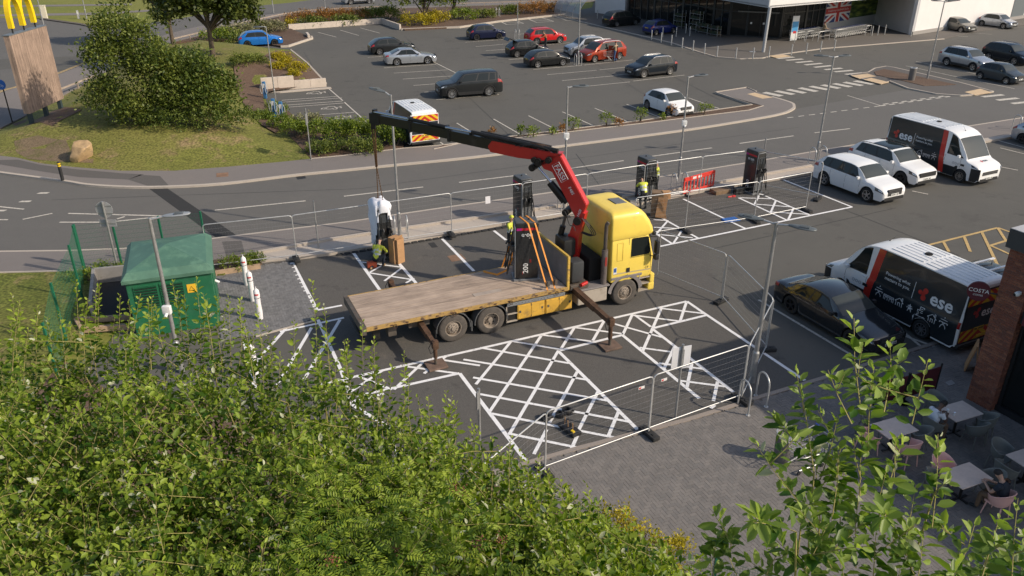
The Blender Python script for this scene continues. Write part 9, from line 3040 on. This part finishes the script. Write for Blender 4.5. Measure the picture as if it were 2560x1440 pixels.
person((p.x, p.y, .13), R(195), pose(shL=(.05, .19, 1.42), shR=(.05, -.19, 1.42), elL=(.26, .24, 1.32), elR=(.26, -.24, 1.32), wrL=(.5, .12, 1.42), wrR=(.48, -.14, 1.44), head=(.07, 0, 1.65), face=(1, .2, -.3)), HIVIS, DARKC, 'worker in a yellow hi-vis jacket and grey helmet standing behind the charger', hat=mat('helmet_grey', (0.26, 0.27, 0.31), .45), shoes=BOOT, stripes=True, group='site workers')
p = G(1606, 522)
person((p.x, p.y, .01), R(100), pose(pelvis=(-.12, 0, .86), chest=(.14, 0, 1.16), neck=(.30, 0, 1.30), head=(.42, 0, 1.36), shL=(.18, .19, 1.24), shR=(.18, -.19, 1.24), elL=(.36, .24, 1.05), elR=(.36, -.24, 1.05), wrL=(.56, .12, 1.10), wrR=(.56, -.12, 1.10), hipL=(-.12, .10, .83), hipR=(-.12, -.10, .83), knL=(.05, .13, .48), knR=(.02, -.13, .48), anL=(-.1, .13, .09), anR=(-.1, -.13, .09), face=(1, 0, -.5)), HIVIS, DARKC, 'worker in a yellow hi-vis jacket bending over in front of the charger', stripes=True, group='site workers')
p = G(944, 668)
person((p.x, p.y, .01), R(72), pose(pelvis=(-.05, 0, .42), chest=(.18, 0, .76), neck=(.30, 0, .94), head=(.40, .02, 1.04), shL=(.20, .20, .86), shR=(.20, -.20, .86), elL=(.34, .30, .62), elR=(.36, -.28, .60), wrL=(.52, .2, .45), wrR=(.55, -.12, .42), hipL=(-.04, .11, .38), hipR=(-.04, -.11, .40), knL=(.20, .16, .08), knR=(.30, -.20, .46), anL=(-.28, .15, .07), anR=(.12, -.20, .09), toeL=(-.36, .15, .03), face=(1, 0, -.6)), HIVIS, NAVY, 'worker in a yellow hi-vis jacket kneeling at the wrapped charger', shoes=BOOT, stripes=True, group='site workers')
p = G(1275, 645)
person((p.x + .02, p.y + .4, .01), R(-35), pose(wrL=(.42, .15, 1.25), wrR=(.42, -.1, 1.2), elL=(.2, .26, 1.2), elR=(.2, -.26, 1.15)), HIVIS, DARKC, 'worker in hi-vis half hidden behind the strapped charger', hat=HIVIS, stripes=True, group='site workers')
p = G(1538, 154)
person((p.x, p.y, 0), R(130), pose(elL=(.18, .25, 1.2), wrL=(.42, .16, 1.2), elR=(.18, -.25, 1.2), wrR=(.42, -.16, 1.2)), SAND, JEAN, 'shopper in a sand jacket and jeans at the copper people carrier', hair=HAIRB)
pt_ = p + Vector((-.5, .0, 0))
trolley(Vector((pt_.x - .25, pt_.y + .1, 0)), R(200), 'shopping trolley beside the copper people carrier', None)
p = G(1364, 121)
person((p.x, p.y, 0), R(200), pose(pelvis=(-.05, 0, .93), chest=(.12, 0, 1.26), neck=(.20, 0, 1.44), head=(.26, 0, 1.56), shL=(.12, .18, 1.36), shR=(.12, -.18, 1.36), elL=(.32, .22, 1.16), elR=(.32, -.22, 1.16), wrL=(.52, .14, 1.1), wrR=(.52, -.14, 1.1)), RUSTC, DARKC, 'shopper in a rust coloured coat by the open car door', hair=HAIRB)
p = G(2056, 98, .06)
person((p.x, p.y, .06), R(10), pose(wrL=(.45, .2, 1.05), wrR=(.45, -.2, 1.05)), SAND, NAVY, 'shopper with a trolley under the store canopy', hair=HAIRB)
SIT = dict(pelvis=(-.08, 0, .52), chest=(.02, 0, .88), neck=(.10, 0, 1.06), head=(.19, 0, 1.15), shL=(.03, .19, .97), shR=(.03, -.19, .97), elL=(.14, .26, .74), elR=(.14, -.26, .74), wrL=(.38, .10, .80), wrR=(.38, -.08, .80), hipL=(-.05, .11, .52), hipR=(-.05, -.11, .52), knL=(.38, .14, .52), knR=(.38, -.14, .52), anL=(.40, .14, .09), anR=(.36, -.14, .09), face=(1, 0, -.8))
c_ = around(tabs[1][0], -.95, .0)
person((c_.x, c_.y, ZP), rt, SIT, WHT, TANS, 'person in a white shirt sitting at the table by the pillar', skin=SKIN_D, sleeves='short')
person((CH_NAVY.x, CH_NAVY.y, ZP), rt + R(100), SIT, NAVY, TANS, 'person in a navy shirt sitting with their back to the camera', sleeves='short')
